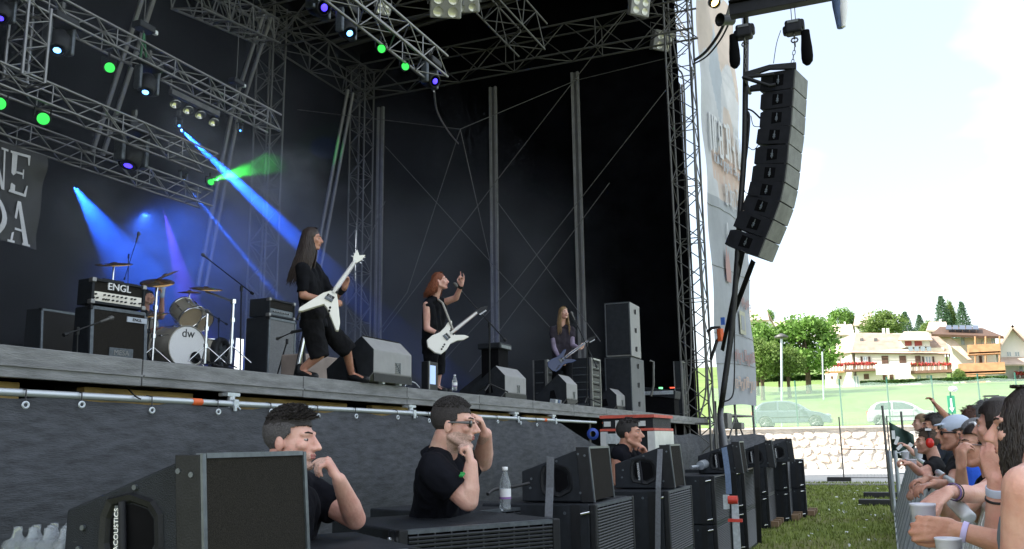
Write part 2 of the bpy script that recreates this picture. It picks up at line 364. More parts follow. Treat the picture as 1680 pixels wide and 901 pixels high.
tree('largest bright green tree, just left of the big house', 1326, 624, 519, 100, 112, 'a', 4)
tree('small olive bush tree right behind the lamp post', 1294, 626, 572, 94, 62, 'b', 5)
tree('round green tree on the slope above the largest tree', 1383, 562, 507, 190, 50, 'a', 6)
tree('wide yellow green tree behind the house ridge', 1452, 562, 512, 165, 74, 'b', 7)
tree('bluish conifer behind the chimneys of the big house', 1488, 556, 510, 180, 26, 'c', 8)
tree('smaller grey green conifer right of the bluish conifer', 1512, 560, 515, 185, 22, 'c', 10)
tree('tallest dark conifer above the timber chalet', 1550, 552, 484, 170, 30, 'c', 9)
tree('pale slim conifer touching the tallest conifer', 1563, 552, 496, 172, 20, 'b', 11)
tree('pointed conifer standing right of the tallest conifer', 1583, 556, 493, 168, 26, 'c', 12)
tree('distant round tree above the far left roofs', 1255, 540, 509, 230, 36, 'a', 14)
tree('small yellow green bush beside the chalet shed', 1574, 626, 606, 116, 22, 'b', 15)
tree('green tree in a gap between the house ridge and the chalet', 1527, 562, 528, 160, 34, 'b', 17)
# hedges
def hedge(label, px0, px1, y0, y1, Y, dep, seed):
    a = onY(px0, y1, Y); c = onY(px1, y0, Y); r = random.Random(seed); b = B()
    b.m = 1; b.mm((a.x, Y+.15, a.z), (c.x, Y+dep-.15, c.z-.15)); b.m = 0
    for i in range(5000):
        x = a.x+(c.x-a.x)*r.random(); z = a.z+(c.z-a.z)*r.random(); y = Y+dep*r.random() if r.random() < .4 else Y+.2*r.random(); 
        if y > Y+.25: z = c.z-.15*r.random()
        q = Quaternion((r.gauss(0, 1), r.gauss(0, 1), r.gauss(0, 1), r.gauss(0, 1))).normalized(); s = .16; u, v = q @ V((s, 0, 0)), q @ V((0, s*.7, 0)); p = V((x, y, z)); b.add([p-u, p-v, p+u, p+v], [(0, 1, 2, 3)])
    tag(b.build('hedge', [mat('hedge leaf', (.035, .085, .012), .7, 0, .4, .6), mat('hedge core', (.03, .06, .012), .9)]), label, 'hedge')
hedge('long clipped green hedge in front of the big white house', 1412, 1652, 617, 631, 108, 1.2, 1)
hedge('low green hedge running below the trees left of the big house', 1226, 1352, 615, 627, 104, 1.2, 2)
# ---- houses
M['stucco'] = mat('cream stucco', (.72, .69, .60), .9, 0, .06, .4)
M['stucco2'] = mat('white stucco', (.78, .77, .74), .9, 0, .05, .4)
M['roof'] = mat('brown red roof tiles', (.50, .39, .32), .85, 0, .2, 1.2, .4, 6)
M['roofd'] = mat('dark roof timber', (.10, .055, .035), .8, 0, .2, 2)
M['shut'] = mat('dark brown shutter', (.07, .035, .025), .7, 0, .2, 3)
M['balc'] = mat('dark balcony timber', (.16, .09, .06), .8, 0, .3, 3)
M['chal'] = mat('orange chalet timber', (.46, .24, .12), .7, 0, .25, 1.5, .2, 8)
M['pane'] = mat('window pane', (.30, .38, .42), .12, 0, .1, 1)
M['flow'] = mat('red and pink geraniums', (.60, .06, .06), .8, 0, .5, 2)
M['frame'] = mat('white window frame', (.75, .74, .72), .6)
def fb(x0, y0, x1, y1, Y, t, b=None):
    """box whose front face spans two picture corners on the plane Y, t deep (behind)"""
    b = b or B(); a = onY(x0, y0, Y); c = onY(x1, y1, Y); b.mm((a.x, Y, a.z), (c.x, Y+t, c.z)); return b
def window(root, x0, y0, x1, y1, Y, sh=0, shut=False):
    f = fb(x0, y0, x1, y1, Y-.06, .10).build('window', M['shut'] if shut else M['frame'], root, world=True)
    if not shut:
        w_ = (x1-x0); o = fb(x0+w_*.14, y0+.9, x0+w_*.47, y1-.9, Y-.075, .02); fb(x0+w_*.53, y0+.9, x0+w_*.86, y1-.9, Y-.075, .02, o); g = o.build('pane', M['pane'], root, world=True); g.parent = f
    else:
        b = B()
        for i in range(6):
            y = y0+(y1-y0)*(i+.5)/6; fb(x0+.5, y-.3, x1-.5, y+.3, Y-.09, .03, b)
        g = b.build('slat', M['balc'], root, world=True); g.parent = f
    if sh:
        fb(x0-sh, y0, x0-.3, y1, Y-.13, .05).build('shutter', M['shut'], root, world=True); fb(x1+.3, y0, x1+sh, y1, Y-.13, .05).build('shutter', M['shut'], root, world=True)
def balcony(root, x0, x1, y0, y1, Y, dep, m, flowers=None, solid=False, seed=0):
    fb(x0, y1-1.5, x1, y1, Y-dep, dep-.02).build('balcony_floor', m, root, world=True)
    if solid:
        fb(x0, y0, x1, y1-1.6, Y-dep, .08).build('balcony_panel', m, root, world=True)
        a = onY(x0, y0, Y-dep); c = onY(x1, y1-1.6, Y-dep)
        for xx in (a.x+.04, c.x-.04):
            B().mm((xx-.04, Y-dep+.09, a.z), (xx+.04, Y-.02, c.z)).build('balcony_panel', m, root, world=True)
    else:
        fb(x0, y0, x1, y0+1, Y-dep, .08).build('handrail', m, root, world=True)
        n = int((x1-x0)/2.4)
        for i in range(n+1):
            xx = x0+(x1-x0)*i/n; rod('baluster', onY(xx, y0+.8, Y-dep+.05), onY(xx, y1-1.4, Y-dep+.05), .07, M['balc'] if i % 4 else M['frame'], root, 4)
    if flowers:
        r = random.Random(seed); b = B()
        for i in range(900):
            t = r.random(); p = onY(x0+(x1-x0)*t, y0-.4+r.gauss(0, 1.1), Y-dep-.12+r.random()*.25); s = .09; b.m = r.randrange(3) if r.random() < .5 else 0
            q = Quaternion((r.gauss(0, 1), r.gauss(0, 1), r.gauss(0, 1), r.gauss(0, 1))).normalized(); u, v = q @ V((s, 0, 0)), q @ V((0, s, 0)); b.add([p-u, p-v, p+u, p+v], [(0, 1, 2, 3)])
        b.build('flowers', [M['flow'], mat('pink flower', (.65, .22, .22), .8), mat('flower foliage', (.12, .20, .03), .8)], root, world=True, kind='stuff')
Yh = 128.0
H1 = thing('big_house', 'big cream house with hipped brown roof and two flowered balconies', 'house', onY(1470, 636, Yh))
fb(1402, 577, 1556, 640, Yh, 9).build('wall', M['stucco'], H1, world=True)
# left wing wall, turned back
A_ = onY(1402, 640, Yh); T_ = onY(1402, 577, Yh); Ls = onY(1355, 640, Yh+5)
B().prism([(0, 0), ((Ls-V((A_.x, A_.y, Ls.z))).length, 0), ((Ls-V((A_.x, A_.y, Ls.z))).length, T_.z-A_.z), (0, T_.z-A_.z)], (A_.x, A_.y, A_.z), (Ls-V((A_.x, A_.y, Ls.z))).normalized(), (0, 0, 1), (0.3, 1, 0), 6).build('wall', M['stucco'], H1, world=True)
def roofp(root, pts, name='roof', m=None, t=.12):
    q = [V(p) for p in pts]; n = (q[1]-q[0]).cross(q[2]-q[0]).normalized()
    if n.z < 0: n = -n
    k = len(q); b = B(); b.add([p for p in q]+[p-n*t for p in q], [tuple(range(k)), tuple(reversed(range(k, 2*k)))]+[(i, k+i, k+(i+1) % k, (i+1) % k) for i in range(k)])
    return b.build(name, m or M['roof'], root, world=True)
e0, e1 = onY(1397, 578, Yh-.45), onY(1561, 580, Yh-.45); r0, r1 = onY(1404, 546, Yh+4.5), onY(1545, 548, Yh+4.5); l0 = onY(1343, 586, Yh+4); l1 = onY(1372, 560, Yh+8)
rfm = roofp(H1, [e0, e1, r1, r0]); roofp(H1, [e0, r0, l1, l0])
roofp(H1, [e1+V((0, .01, 0)), (e1.x+.6, Yh+9, e1.z), (r1.x, Yh+5, r1.z)])
B().tube([e0+V((0, -.06, -.1)), e1+V((0, -.06, -.1))], .07, 6).build('gutter', M['roofd'], H1, world=True)
# roof tiles, courses joined
b = B(); dirx = (e1-e0).normalized(); up_ = (r0-e0)
for i in range(1, 16):
    t = i/16; p = e0.lerp(r0, t)+V((0, -.03, .06)); q = e1.lerp(r1, t)+V((0, -.03, .06)); b.tube([p, q], .045, 4)
tl = b.build('roof_tiles', M['roof'], H1, world=True, kind='stuff'); 
for cx in (1450, 1457):
    c = fb(cx-3, 539, cx+2.6, 551, Yh+4.2, .9).build('chimney', M['stucco2'], H1, world=True)
for cx in (1414, 1437):   # roof windows
    p = e0.lerp(r0, .62); o = fb(cx-3.4, 555, cx+3, 561, p.y-.35, .3).build('roof_window', M['alud'], H1, world=True)
# dormer
dm = fb(1478, 556, 1526, 568, Yh-.1, 3.8).build('dormer', M['stucco2'], H1, world=True)
fb(1484, 558.5, 1496, 567, Yh-.2, .12).build('shutter', mat('red shutter', (.34, .07, .06), .7), H1, world=True)
fb(1500, 558.5, 1513, 567, Yh-.2, .12).build('shutter', mat('red shutter', (.34, .07, .06), .7), H1, world=True)
roofp(H1, [onY(1474, 567, Yh-.8), onY(1531, 567, Yh-.8), onY(1520, 553, Yh+3.0), onY(1484, 553, Yh+3.0)], 'dormer_roof', M['roof'], .15).location = (0, 0, .75)
for i in range(4):
    x = 1490+i*10; fb(x, 569, x+8, 576, Yh-.9, .1).build('solar_panel', mat('glazed solar panel', (.25, .30, .34), .15, .2), H1, world=True)
for x0, x1 in ((1416, 1424), (1517, 1529), (1556, 1562)): window(H1, x0, 585, x1, 597, Yh, 4.5)
window(H1, 1446, 584, 1458, 597, Yh, 0, True); window(H1, 1475, 584, 1487, 597, Yh, 0, True); window(H1, 1501, 584, 1511, 597, Yh, 0, True)
window(H1, 1399, 617, 1411, 636, Yh-.0, 0)
window(H1, 1417, 614, 1426, 622, Yh, 0, True); window(H1, 1448, 614, 1455, 623, Yh, 0, True); window(H1, 1459, 614, 1466, 624, Yh, 0, True)
window(H1, 1504, 615, 1512, 622, Yh, 0); window(H1, 1518, 615, 1531, 622, Yh, 0)
for px in (1364, 1372, 1380):
    window(H1, px-2.4, 588, px+2.4, 595, Yh+4.9*(1402-px)/47-.3, 0, True)
for px in (1365, 1379): window(H1, px-2.2, 617, px+2.2, 622, Yh+4.9*(1402-px)/47-.3, 0, True)
balcony(H1, 1385, 1439, 597, 608, Yh, 1.3, M['balc'], True, seed=1)
balcony(H1, 1494, 1570, 598, 610, Yh, 1.3, M['balc'], True, seed=2)
balcony(H1, 1352, 1386, 599, 611, Yh+2.5, 1.5, M['chal'], True, seed=3)
fb(1436, 598, 1494, 613, Yh-1.6, .06).build('awning', mat('white awning cloth', (.8, .8, .8), .8), H1, world=True)
# chalet
Yc = 122.0
H2 = thing('timber_chalet', 'orange timber balconied chalet with solar roof right of the big house', 'house', onY(1610, 632, Yc))
fb(1560, 556, 1640, 636, Yc+1.5, 7).build('wall', M['stucco'], H2, world=True)
roofp(H2, [onY(1528, 548, Yc-.8), onY(1647, 552, Yc-.8), onY(1612, 538, Yc+6), onY(1542, 536, Yc+6)], 'roof', M['roofd'], .3)
for i in range(5):
    x = 1552+i*11; a, c_, d, e = onY(x, 545, Yc+1), onY(x+10, 545.3, Yc+1), onY(x+9, 538.5, Yc+4.5), onY(x+0.5, 538.2, Yc+4.5)
    roofp(H2, [a, c_, d, e], 'solar_panel', mat('blue black solar panel', (.05, .06, .09), .2, .3), .08).location = (0, -.2, .35)
balcony(H2, 1588, 1642, 566, 580, Yc+.2, 1.6, M['chal'], None, True)
balcony(H2, 1573, 1650, 597, 612, Yc+.2, 1.8, M['chal'], None, True)
for px in (1600, 1617, 1640): rod('post', onY(px, 552, Yc-1.2), onY(px, 598, Yc-1.2), .13, M['chal'], H2, 4)
fb(1576, 553, 1583, 566, Yc+1.3, .12).build('door', M['pane'], H2, world=True)
window(H2, 1606, 584, 1612, 596, Yc+1.5, 0, True); window(H2, 1609, 556, 1614, 566, Yc+1.5); window(H2, 1625, 554, 1634, 566, Yc+1.5)
roofp(H2, [onY(1540, 552, Yc+.2), onY(1560, 552, Yc+.2), onY(1597, 590, Yc-.5), onY(1588, 590, Yc-.5)], 'porch_roof', M['roof'], .2)
sh = fb(1584, 616, 1618, 630, Yc-5, 2.4).build('garden_shed', M['chal']); tag(sh, 'low orange timber shed below the chalet balconies', 'shed')
H3 = thing('gabled_house', 'white gabled house at the right edge with steep overhanging roof', 'house', onY(1665, 632, Yc+8))
fb(1636, 574, 1720, 636, Yc+8, 8).build('wall', M['stucco2'], H3, world=True)
a, t_, c_ = onY(1636, 574, Yc+8), onY(1662, 536, Yc+8), onY(1720, 590, Yc+8)
B().prism([(0, 0), (c_.x-a.x, 0), (t_.x-a.x, t_.z-a.z)], a, (1, 0, 0), (0, 0, 1), (0, 1, 0), 8).build('gable', M['stucco2'], H3, world=True)
roofp(H3, [onY(1630, 582, Yc+6.5), onY(1661, 533, Yc+6.5), onY(1661, 533, Yc+6.5)+V((0, 10, 0)), onY(1630, 582, Yc+6.5)+V((0, 10, 0))], 'roof', M['roof'], .25)
roofp(H3, [onY(1661, 533, Yc+6.5), onY(1722, 594, Yc+6.5), onY(1722, 594, Yc+6.5)+V((0, 10, 0)), onY(1661, 533, Yc+6.5)+V((0, 10, 0))], 'roof', M['roof'], .25)
roofp(H3, [onY(1634, 598, Yc+5), onY(1700, 598, Yc+5), onY(1700, 586, Yc+8), onY(1644, 586, Yc+8)], 'porch_roof', M['roof'], .2)
window(H3, 1651, 577, 1660, 585, Yc+8); window(H3, 1664, 577, 1674, 585, Yc+8); window(H3, 1669, 600, 1690, 614, Yc+8)
balcony(H3, 1664, 1700, 613, 622, Yc+7.9, 1.0, M['balc'], True, seed=6)
B().mm(onY(1651, 621, 118)-V((0, 0, .4)), onY(1720, 635, 118)+V((0, .5, 0))).build('garden_wall', M['stucco2']); tag(bpy.data.objects['garden_wall'], 'low white garden wall right of the long hedge', 'wall')
def far_house(label, x0, x1, ye, yr, yb, Y, m, rm):
    r_ = thing('distant_house', label, 'house', onY((x0+x1)/2, yb, Y)); fb(x0+2, ye, x1-2, yb, Y, 8).build('wall', m, r_, world=True)
    a, b_, c, d = onY(x0, ye+1, Y-1), onY(x1, ye+1, Y-1), onY(x1-4, yr, Y+4), onY(x0+4, yr, Y+4); roofp(r_, [a, b_, c, d], 'roof', rm, .3)
    roofp(r_, [a+V((0, 10, 0)), b_+V((0, 10, 0)), c, d], 'roof', rm, .3)
    n = max(2, int((x1-x0)/14))
    for i in range(n):
        x = x0+(x1-x0)*(i+.5)/n; fb(x-1.5, ye+3, x+1.5, ye+6.5, Y-.1, .1).build('window', M['shut'], r_, world=True)
    c0 = fb(x0+(x1-x0)*.6, yr-4, x0+(x1-x0)*.6+3, yr+2, Y+3.6, .8).build('chimney', M['stucco2'], r_, world=True)
    return r_
far_house('distant house with red roof just right of the banner, half behind trees', 1218, 1262, 524, 508, 545, 165, M['stucco'], M['roof'])
far_house('distant pale roofed house with grey panels above the dark narrow tree', 1262, 1296, 535, 527, 550, 175, M['stucco'], M['roof'])
far_house('low distant house showing a chimney behind the largest tree', 1290, 1362, 534, 526, 552, 200, M['stucco2'], M['roof'])
far_house('distant white house with steep bright roof between two round trees', 1400, 1434, 533, 512, 560, 175, M['stucco2'], M['roof'])
far_house('distant pale house whose roof slopes down to the big house', 1358, 1402, 548, 532, 562, 160, M['stucco2'], M['roof'])
far_house('small distant gable with roof behind the chalet chimney', 1520, 1556, 541, 528, 560, 150, M['stucco'], M['roof'])
# lamp posts
def lamp_post(label, px, y0, y1, Y, head=True):
    p, q = onY(px, y1, Y), onY(px-1, y0, Y); gz = min(p.z, ground_z(p.x, Y)) ; r_ = thing('street_lamp', label, 'street lamp', (p.x, Y, gz), group='lamp posts')
    rod('pole', (p.x, Y, gz), q, .075, M['galv'], r_, 8)
    if head:
        b = B(); b.lathe([(.05, 0), (.42, .05), (.45, .15), (.1, .34), (0, .36)], (q.x, q.y, q.z), n=12); b.build('lamp_head', M['alud'], r_, world=True)
lamp_post('white lamp post with a flat dark head in front of the green trees', 1283, 556, 700, 60)
lamp_post('thin white pole in front of the left corner of the big house', 1350, 577, 640, 90, False)
# ================================================================ CARS
def car(label, x0, Y, L_, col, flip=False, cutx=None):
    g = 'cars parked on the road above the wall'
    root = thing('parked_car', label, 'car', (x0+L_/2, Y, 1.92), 0, g)
    s = L_/4.1; sg = -1 if flip else 1
    def pt(x, z): return (sg*(x-2.05)*s, z*s)
    W = 1.70*s
    paint = mat('car paint '+label[:12], col, .28, .4, .04, 3)
    arch = lambda cx, r: [(cx-r*math.cos(t), .30+r*math.sin(t)) for t in [i*math.pi/8 for i in range(9)]]
    low = [(.03, .30), (.0, .55), (.04, .82), (.16, .95)] + [(2.9, .93), (3.55, .82), (3.95, .64), (4.08, .45), (4.05, .26)] + list(reversed(arch(3.28, .36))) + list(reversed(arch(.72, .36)))
    low = [(x, z) for x, z in low]
    b = B(); pts = [pt(*p) for p in low]
    bm = bmesh.new(); vs = [bm.verts.new((p[0], -W/2, p[1])) for p in pts]; f = bm.faces.new(vs)
    r_ = bmesh.ops.extrude_face_region(bm, geom=[f]); 
    for v_ in r_['geom']:
        if isinstance(v_, bmesh.types.BMVert): v_.co.y += W
    bmesh.ops.recalc_face_normals(bm, faces=bm.faces); bmesh.ops.triangulate(bm, faces=[q for q in bm.faces if len(q.verts) > 4])
    me = bpy.data.meshes.new('body'); bm.to_mesh(me); bm.free(); me.materials.append(paint)
    o = bpy.data.objects.new('body', me); scn.collection.objects.link(o); o.parent = root; mo = o.modifiers.new('b', 'BEVEL'); mo.width = .05*s; mo.segments = 3; mo.angle_limit = R(35)
    # cabin: tapered loft
    top = [(.10, .93), (.30, 1.20), (.62, 1.41), (1.3, 1.48), (2.0, 1.45), (2.45, 1.30), (3.02, .92)]
    n = len(top); vv = []
    for sd in (-1, 1):
        for x, z in top:
            k = (z-.92)/.56; vv.append((pt(x, z)[0], sd*(W/2-.03-.16*k*s), z*s))
    b.add(vv, [tuple(range(n)), tuple(range(2*n-1, n-1, -1))]+[(i, i+n, i+n+1, i+1) for i in range(n-1)], False)
    o = b.build('cabin', paint, root, bev=.04*s)
    gl = mat('car glass', (.06, .08, .085), .08, 0, .1, 2)
    for sd in (-1, 1):
        for poly in ([(.42, .99), (.58, 1.28), (.80, 1.37), (1.35, 1.40), (1.35, .98)], [(1.45, .98), (1.45, 1.40), (1.98, 1.37), (2.30, 1.24), (2.78, .97)]):
            q = B(); vv = []
            for x, z in poly:
                k = (z-.92)/.56; vv.append((pt(x, z)[0], sd*(W/2-.012-.16*k*s), z*s))
            q.add(vv, [tuple(range(len(vv)))]); q.build('side_window', gl, root)
    def rim(cx):
        for sd in (-1, 1):
            t = B(); t.lathe([(.17, -.09), (.28, -.10), (.31, -.06), (.31, .06), (.28, .10), (.17, .09)], (pt(cx, 0)[0], sd*(W/2-.10), .31*s), (0, 1, 0), 22); w1 = t.build('tyre', M['rub'], root)
            t = B(); t.lathe([(.0, .02), (.17, .03), (.185, .08), (.20, .085)], (pt(cx, 0)[0], sd*(W/2-.10), .31*s), (0, sd, 0), 20)
            for j in range(5): a = j*2*math.pi/5; t.tube([(pt(cx, 0)[0], sd*(W/2-.02), .31*s), (pt(cx, 0)[0]+math.cos(a)*.19, sd*(W/2-.02), .31*s+math.sin(a)*.19)], .028, 5)
            t.build('rim', M['alu'], root)
    rim(.72); rim(3.28)
    for sd in (-1, 1):
        B().box((pt(.05, 0)[0], sd*W*.40, .80*s), (.10, .16, .20)).build('tail_light', M['red'], root, bev=.02)
        B().box((pt(3.88, 0)[0], sd*W*.40, .66*s), (.24, .22, .12)).build('headlight', M['pane'], root, bev=.03)
        B().box((pt(2.62, 0)[0], sd*(W/2+.08), .98*s), (.14, .16, .12)).build('mirror', paint, root, bev=.03)
        B().box((pt(2.0, 0)[0], sd*(W/2+.008), .58*s), (1.9*s, .02, .05)).build('trim_strip', M['blk'], root)
        for x in (1.40, 2.5): B().box((pt(x, 0)[0], sd*(W/2+.002), .66*s), (.012, .008, .6*s)).build('door_gap', M['blk'], root)
        B().box((pt(1.55, 0)[0], sd*(W/2+.012), .82*s), (.14, .03, .03)).build('door_handle', paint, root)
    return root
xa, xb = onY(1237, 700, 47.6).x, onY(1367, 700, 47.6).x
car('silver blue hatchback parked behind the netting left of the wire fence post', xa, 47.6, xb-xa, (.15, .19, .23))
xa, xb = onY(1424, 700, 47.6).x, onY(1533, 700, 47.6).x
car('white hatchback parked behind the netting above the crowd', xa, 47.6, (xb-xa)*1.15, (.60, .61, .62))
# ================================================================ STAGE
SF, SZ = -5.25, 2.07         # stage front plane, deck height
Y0, Y1 = -1.0, 29.0
stg = thing('stage', 'high open air stage platform with worn grey front edge and scaffold rail', 'stage', (SF, 14, 0))
b = B(); b.mm((-19, Y0, SZ-.10), (SF-.03, Y1, SZ)); b.build('deck', M['ply'], stg, world=True)
yy = Y0; i = 0
while yy < Y1-.1:                                # fascia pieces with open joints
    L_ = 2.07; b = B(); b.mm((SF-.06, yy+.006, SZ-.205+.003*(i % 2)), (SF, min(yy+L_, Y1)-.006, SZ+.004*((i+1) % 2)))
    b.build('edge_panel', M['deck'], stg, world=True, bev=.006)
    b = B(); b.mm((SF-.0, yy+.01, SZ-.132), (SF+.016, min(yy+L_, Y1)-.01, SZ-.118)); b.build('edge_ridge', M['deck'], stg, world=True)
    yy += L_; i += 1
pz = 1.765
rod('scaffold_tube', (SF+.05, Y0, pz), (SF+.05, 16.7, pz), .026, M['galv'], stg, 10)
def pxY(px): r = ray(px, 680); return SF*r.y/r.x
for px in (375, 671, 843, 905):
    y = pxY(px); b = B(); b.tube([(SF+.02, y, pz-.05), (SF+.02, y, SZ-.21)], .034, 10); b.box((SF-.0, y, SZ-.225), (.10, .16, .03)); b.build('rail_post', M['galv'], stg, world=True)
    b = B(); b.box((SF+.05, y, pz), (.07, .06, .07)); b.box((SF+.085, y-.02, pz-.04), (.02, .03, .05)); b.tube([(SF+.05, y+.035, pz-.01), (SF+.09, y+.045, pz-.05)], .008, 6); b.tube([(SF+.04, y-.06, pz-.06), (SF+.03, y-.01, pz+.06)], .010, 6)
    b.build('clamp', M['galv'], stg, world=True, bev=.008)
for px in (313, 705, 889, 987):
    y = pxY(px); b = B(); b.tube([(SF+.05, y-.055, pz), (SF+.05, y+.055, pz)], .0295, 12); b.build('tape_band', M['orange'], stg, world=True)
for (p0, p1) in ((-40, 70), (175, 352), (420, 600), (640, 705), (760, 860), (885, 930)):   # timbers behind the rail
    ya, yb = pxY(p0), pxY(p1); b = B(); b.mm((SF-.32, ya, 1.66), (SF-.24, yb, 1.855)); b.build('timber', M['wood'], stg, world=True, bev=.006)
for j in range(14):
    y = Y0+.4+j*2.07; rod('leg', (SF-.5, y, 0), (SF-.5, y, SZ-.2), .03, M['alud'], stg, 8); rod('joist', (SF-.1, y, SZ-.16), (-18.8, y, SZ-.16), .05, M['alud'], stg, 4)
b = B(); b.mm((SF-1.4, Y0, 0), (SF-1.35, Y1, SZ-.1)); b.build('under_stage_cloth', M['blkm'], stg, world=True)
# scrim skirt
sk = thing('scrim_skirt', 'dark grey woven scrim hanging from the rail along the stage front', 'tarpaulin', (SF, 5, 0))
b = B(); ny, nz_ = 300, 26; vs = []; ylen = Y0
def skirt_top(y):
    if y < 14.6: return 1.735-.012*math.sin(y*5.3)-.008*math.sin(y*11)
    if y < 18.6: t = (y-14.6)/4.0; return 1.735-.55*math.sin(min(1, t)*math.pi/2)
    if y < 20.5: t = (y-18.6)/1.9; return 1.185+.45*t
    return 1.60-.06*abs(math.sin((y-20)*1.1))
for j in range(nz_+1):
    for i in range(ny+1):
        y = Y0+(32.4-Y0)*i/ny; t = j/nz_; z = skirt_top(y)*(1-t)
        bulge = .17*math.sin(math.pi*min(1, t*1.4))*(.5+.5*noise.noise(V((y*.5, t*1.5, 3))))+.05*noise.noise(V((y*2.2, z*1.1, 9)))+.012*noise.noise(V((y*8, z*5, 1)))
        fold = .05*max(0, math.sin(y*1.9+t*3.2+2*noise.noise(V((y*.4, t, 4)))))**3*math.sin(math.pi*min(1, t+.05)); xx = SF+.055+max(0, y-28)*.28 + (abs(bulge)+fold)*(1 if t > 0 else 0)
        vs.append((xx, y, max(z, .004)))
b.add(vs, [(j*(ny+1)+i, j*(ny+1)+i+1, (j+1)*(ny+1)+i+1, (j+1)*(ny+1)+i) for j in range(nz_) for i in range(ny)], True)
b.build('cloth', M['scrim'], sk, world=True)
for px in (22, 115, 232, 342, 430, 508, 571, 640, 692, 806, 844, 871):
    y = pxY(px); b = B(); pr = [(.014, -.003), (.022, 0), (.014, .003)]
    b.lathe([(.012, .0), (.018, .005), (.024, .003), (.027, 0)], (SF+.105, y, skirt_top(y)-.042), (1, -.2, 0), 14); b.build('eyelet', M['galv'], sk, world=True)
    b = B(); b.tube([(SF+.1, y, skirt_top(y)-.03), (SF+.085, y+.01, pz+.02), (SF+.03, y+.01, pz+.03)], .005, 5); b.build('cable_tie', M['rub'], sk, world=True)
# canopy: walls and roof skins
cn = thing('stage_canopy', 'black tarpaulin walls and roof of the stage with grey keder rails', 'stage canopy', (-12, 14, SZ))
def sheet(name, f, nu, nv, m, skip=None):
    b = B(); vs = [f(i/nu, j/nv) for j in range(nv+1) for i in range(nu+1)]
    fs = [(j*(nu+1)+i, j*(nu+1)+i+1, (j+1)*(nu+1)+i+1, (j+1)*(nu+1)+i) for j in range(nv) for i in range(nu) if not (skip and skip((i+.5)/nu, (j+.5)/nv))]
    b.add(vs, fs, True); return b.build(name, m, cn, world=True)
ZT = 18.4
gp = onX(389, 580, -18.0)       # daylight gap low in the back wall
sheet('back_panel', lambda u, v: V((-18.0+.25*noise.noise(V((u*9, v*3, 1)))-.1*math.sin(v*math.pi)*math.sin(u*40), Y0+(28.2-Y0)*u, SZ-2.0+(ZT-SZ+2)*v)), 96, 48, M['tarp'],
      lambda u, v: abs(Y0+(28.2-Y0)*u-gp.y-.3) < .40 and SZ < SZ-2+(ZT-SZ+2)*v < gp.z+.30)
sheet('side_panel', lambda u, v: V((-18.0+12.55*u, 28.05+.10*math.sin(v*26+3*noise.noise(V((u*4, v*3, 2))))*.5+.18*noise.noise(V((u*5, v*4, 5))), .0+ZT*v)), 60, 90, M['tarp'])
sheet('left_panel', lambda u, v: V((-18.0+13*u, Y0+.2*noise.noise(V((u*5, v*4, 7))), 0+ZT*v)), 30, 30, M['tarp'])
sheet('roof_panel', lambda u, v: V((-18.2+14.6*u, Y0-.5+30*v, 16.6+1.6*math.sin(u*math.pi*.8)-.15*math.cos(v*50)*.3)), 24, 80, M['tarp2'])
for px in (622, 812, 952):        # twin keder posts on the side wall
    x = onY(px, 420, 27.75).x
    for dx in (-.10, .10):
        b = B(); b.box((x+dx, 27.72, 8.1), (.08, .10, 12.0)); b.build('keder_post', M['keder'], cn, world=True)
    b = B(); b.box((x, 27.76, 8.1), (.12, .05, 12.0)); b.build('keder_web', mat('dull grey web', (.10, .10, .10), .6, .3), cn, world=True)
def slant(p, q, w_=.30):
    p, q = V(p), V(q); d = (q-p).normalized()
    for s_ in (-1, 1):
        rod('keder_rail', p+V((0, s_*w_*.5, 0)), q+V((0, s_*w_*.5, 0)), .065, M['keder'], cn, 4)
def slpx(x0, y0, X0, x1, y1, X1, w_=.32): slant(onX(x0, y0, X0), onX(x1, y1, X1), w_)
slpx(160, 252, -17.7, 255, -40, -15.6); slpx(385, 190, -17.7, 440, 20, -15.5); slpx(498, 560, -17.7, 575, 150, -17.0, .34); slpx(330, 470, -17.8, 385, 190, -17.7, .3)
for Y in (8, 12, 16, 20, 23.2, 25.4): 
    for s_ in (0, .5):
        rod('roof_beam', (-17.5, Y+s_, 15.9), (-5, Y+s_, 16.7), .09, M['alud'], cn, 4)
# guy wires across the side
def wire(a, b_, r=.012, name='guy_wire', sag=0):
    n = 8; pts = [V(a).lerp(V(b_), i/n)-V((0, 0, sag*4*(i/n)*(1-i/n))) for i in range(n+1)]
    B().tube(pts, r, 4).build(name, M['alud'], cn, world=True)
node = onY(755, 212, 25.5); N_ = lambda x, y, Y=26.8: onY(x, y, Y)
for a, c in ((N_(455, 176, 24), node), (node, N_(945, 132, 27.2)), (N_(945, 132, 27.2), N_(1125, 88, 27.2)), (node, N_(668, 480, 27)), (N_(668, 480, 27), N_(606, 565, 27)), (node, N_(802, 420)), (N_(802, 420), N_(812, 480)),
             (N_(1030, 18), N_(815, 296)), (N_(815, 296), N_(628, 545)), (N_(632, 240), N_(905, 540)), (N_(1110, 125), N_(840, 470)), (N_(840, 470), N_(720, 600)), (N_(815, 330), N_(985, 560)), (N_(632, 330), N_(560, 500, 26)), (N_(770, 610), N_(1000, 300, 27.3))):
    wire(a, c, .014)
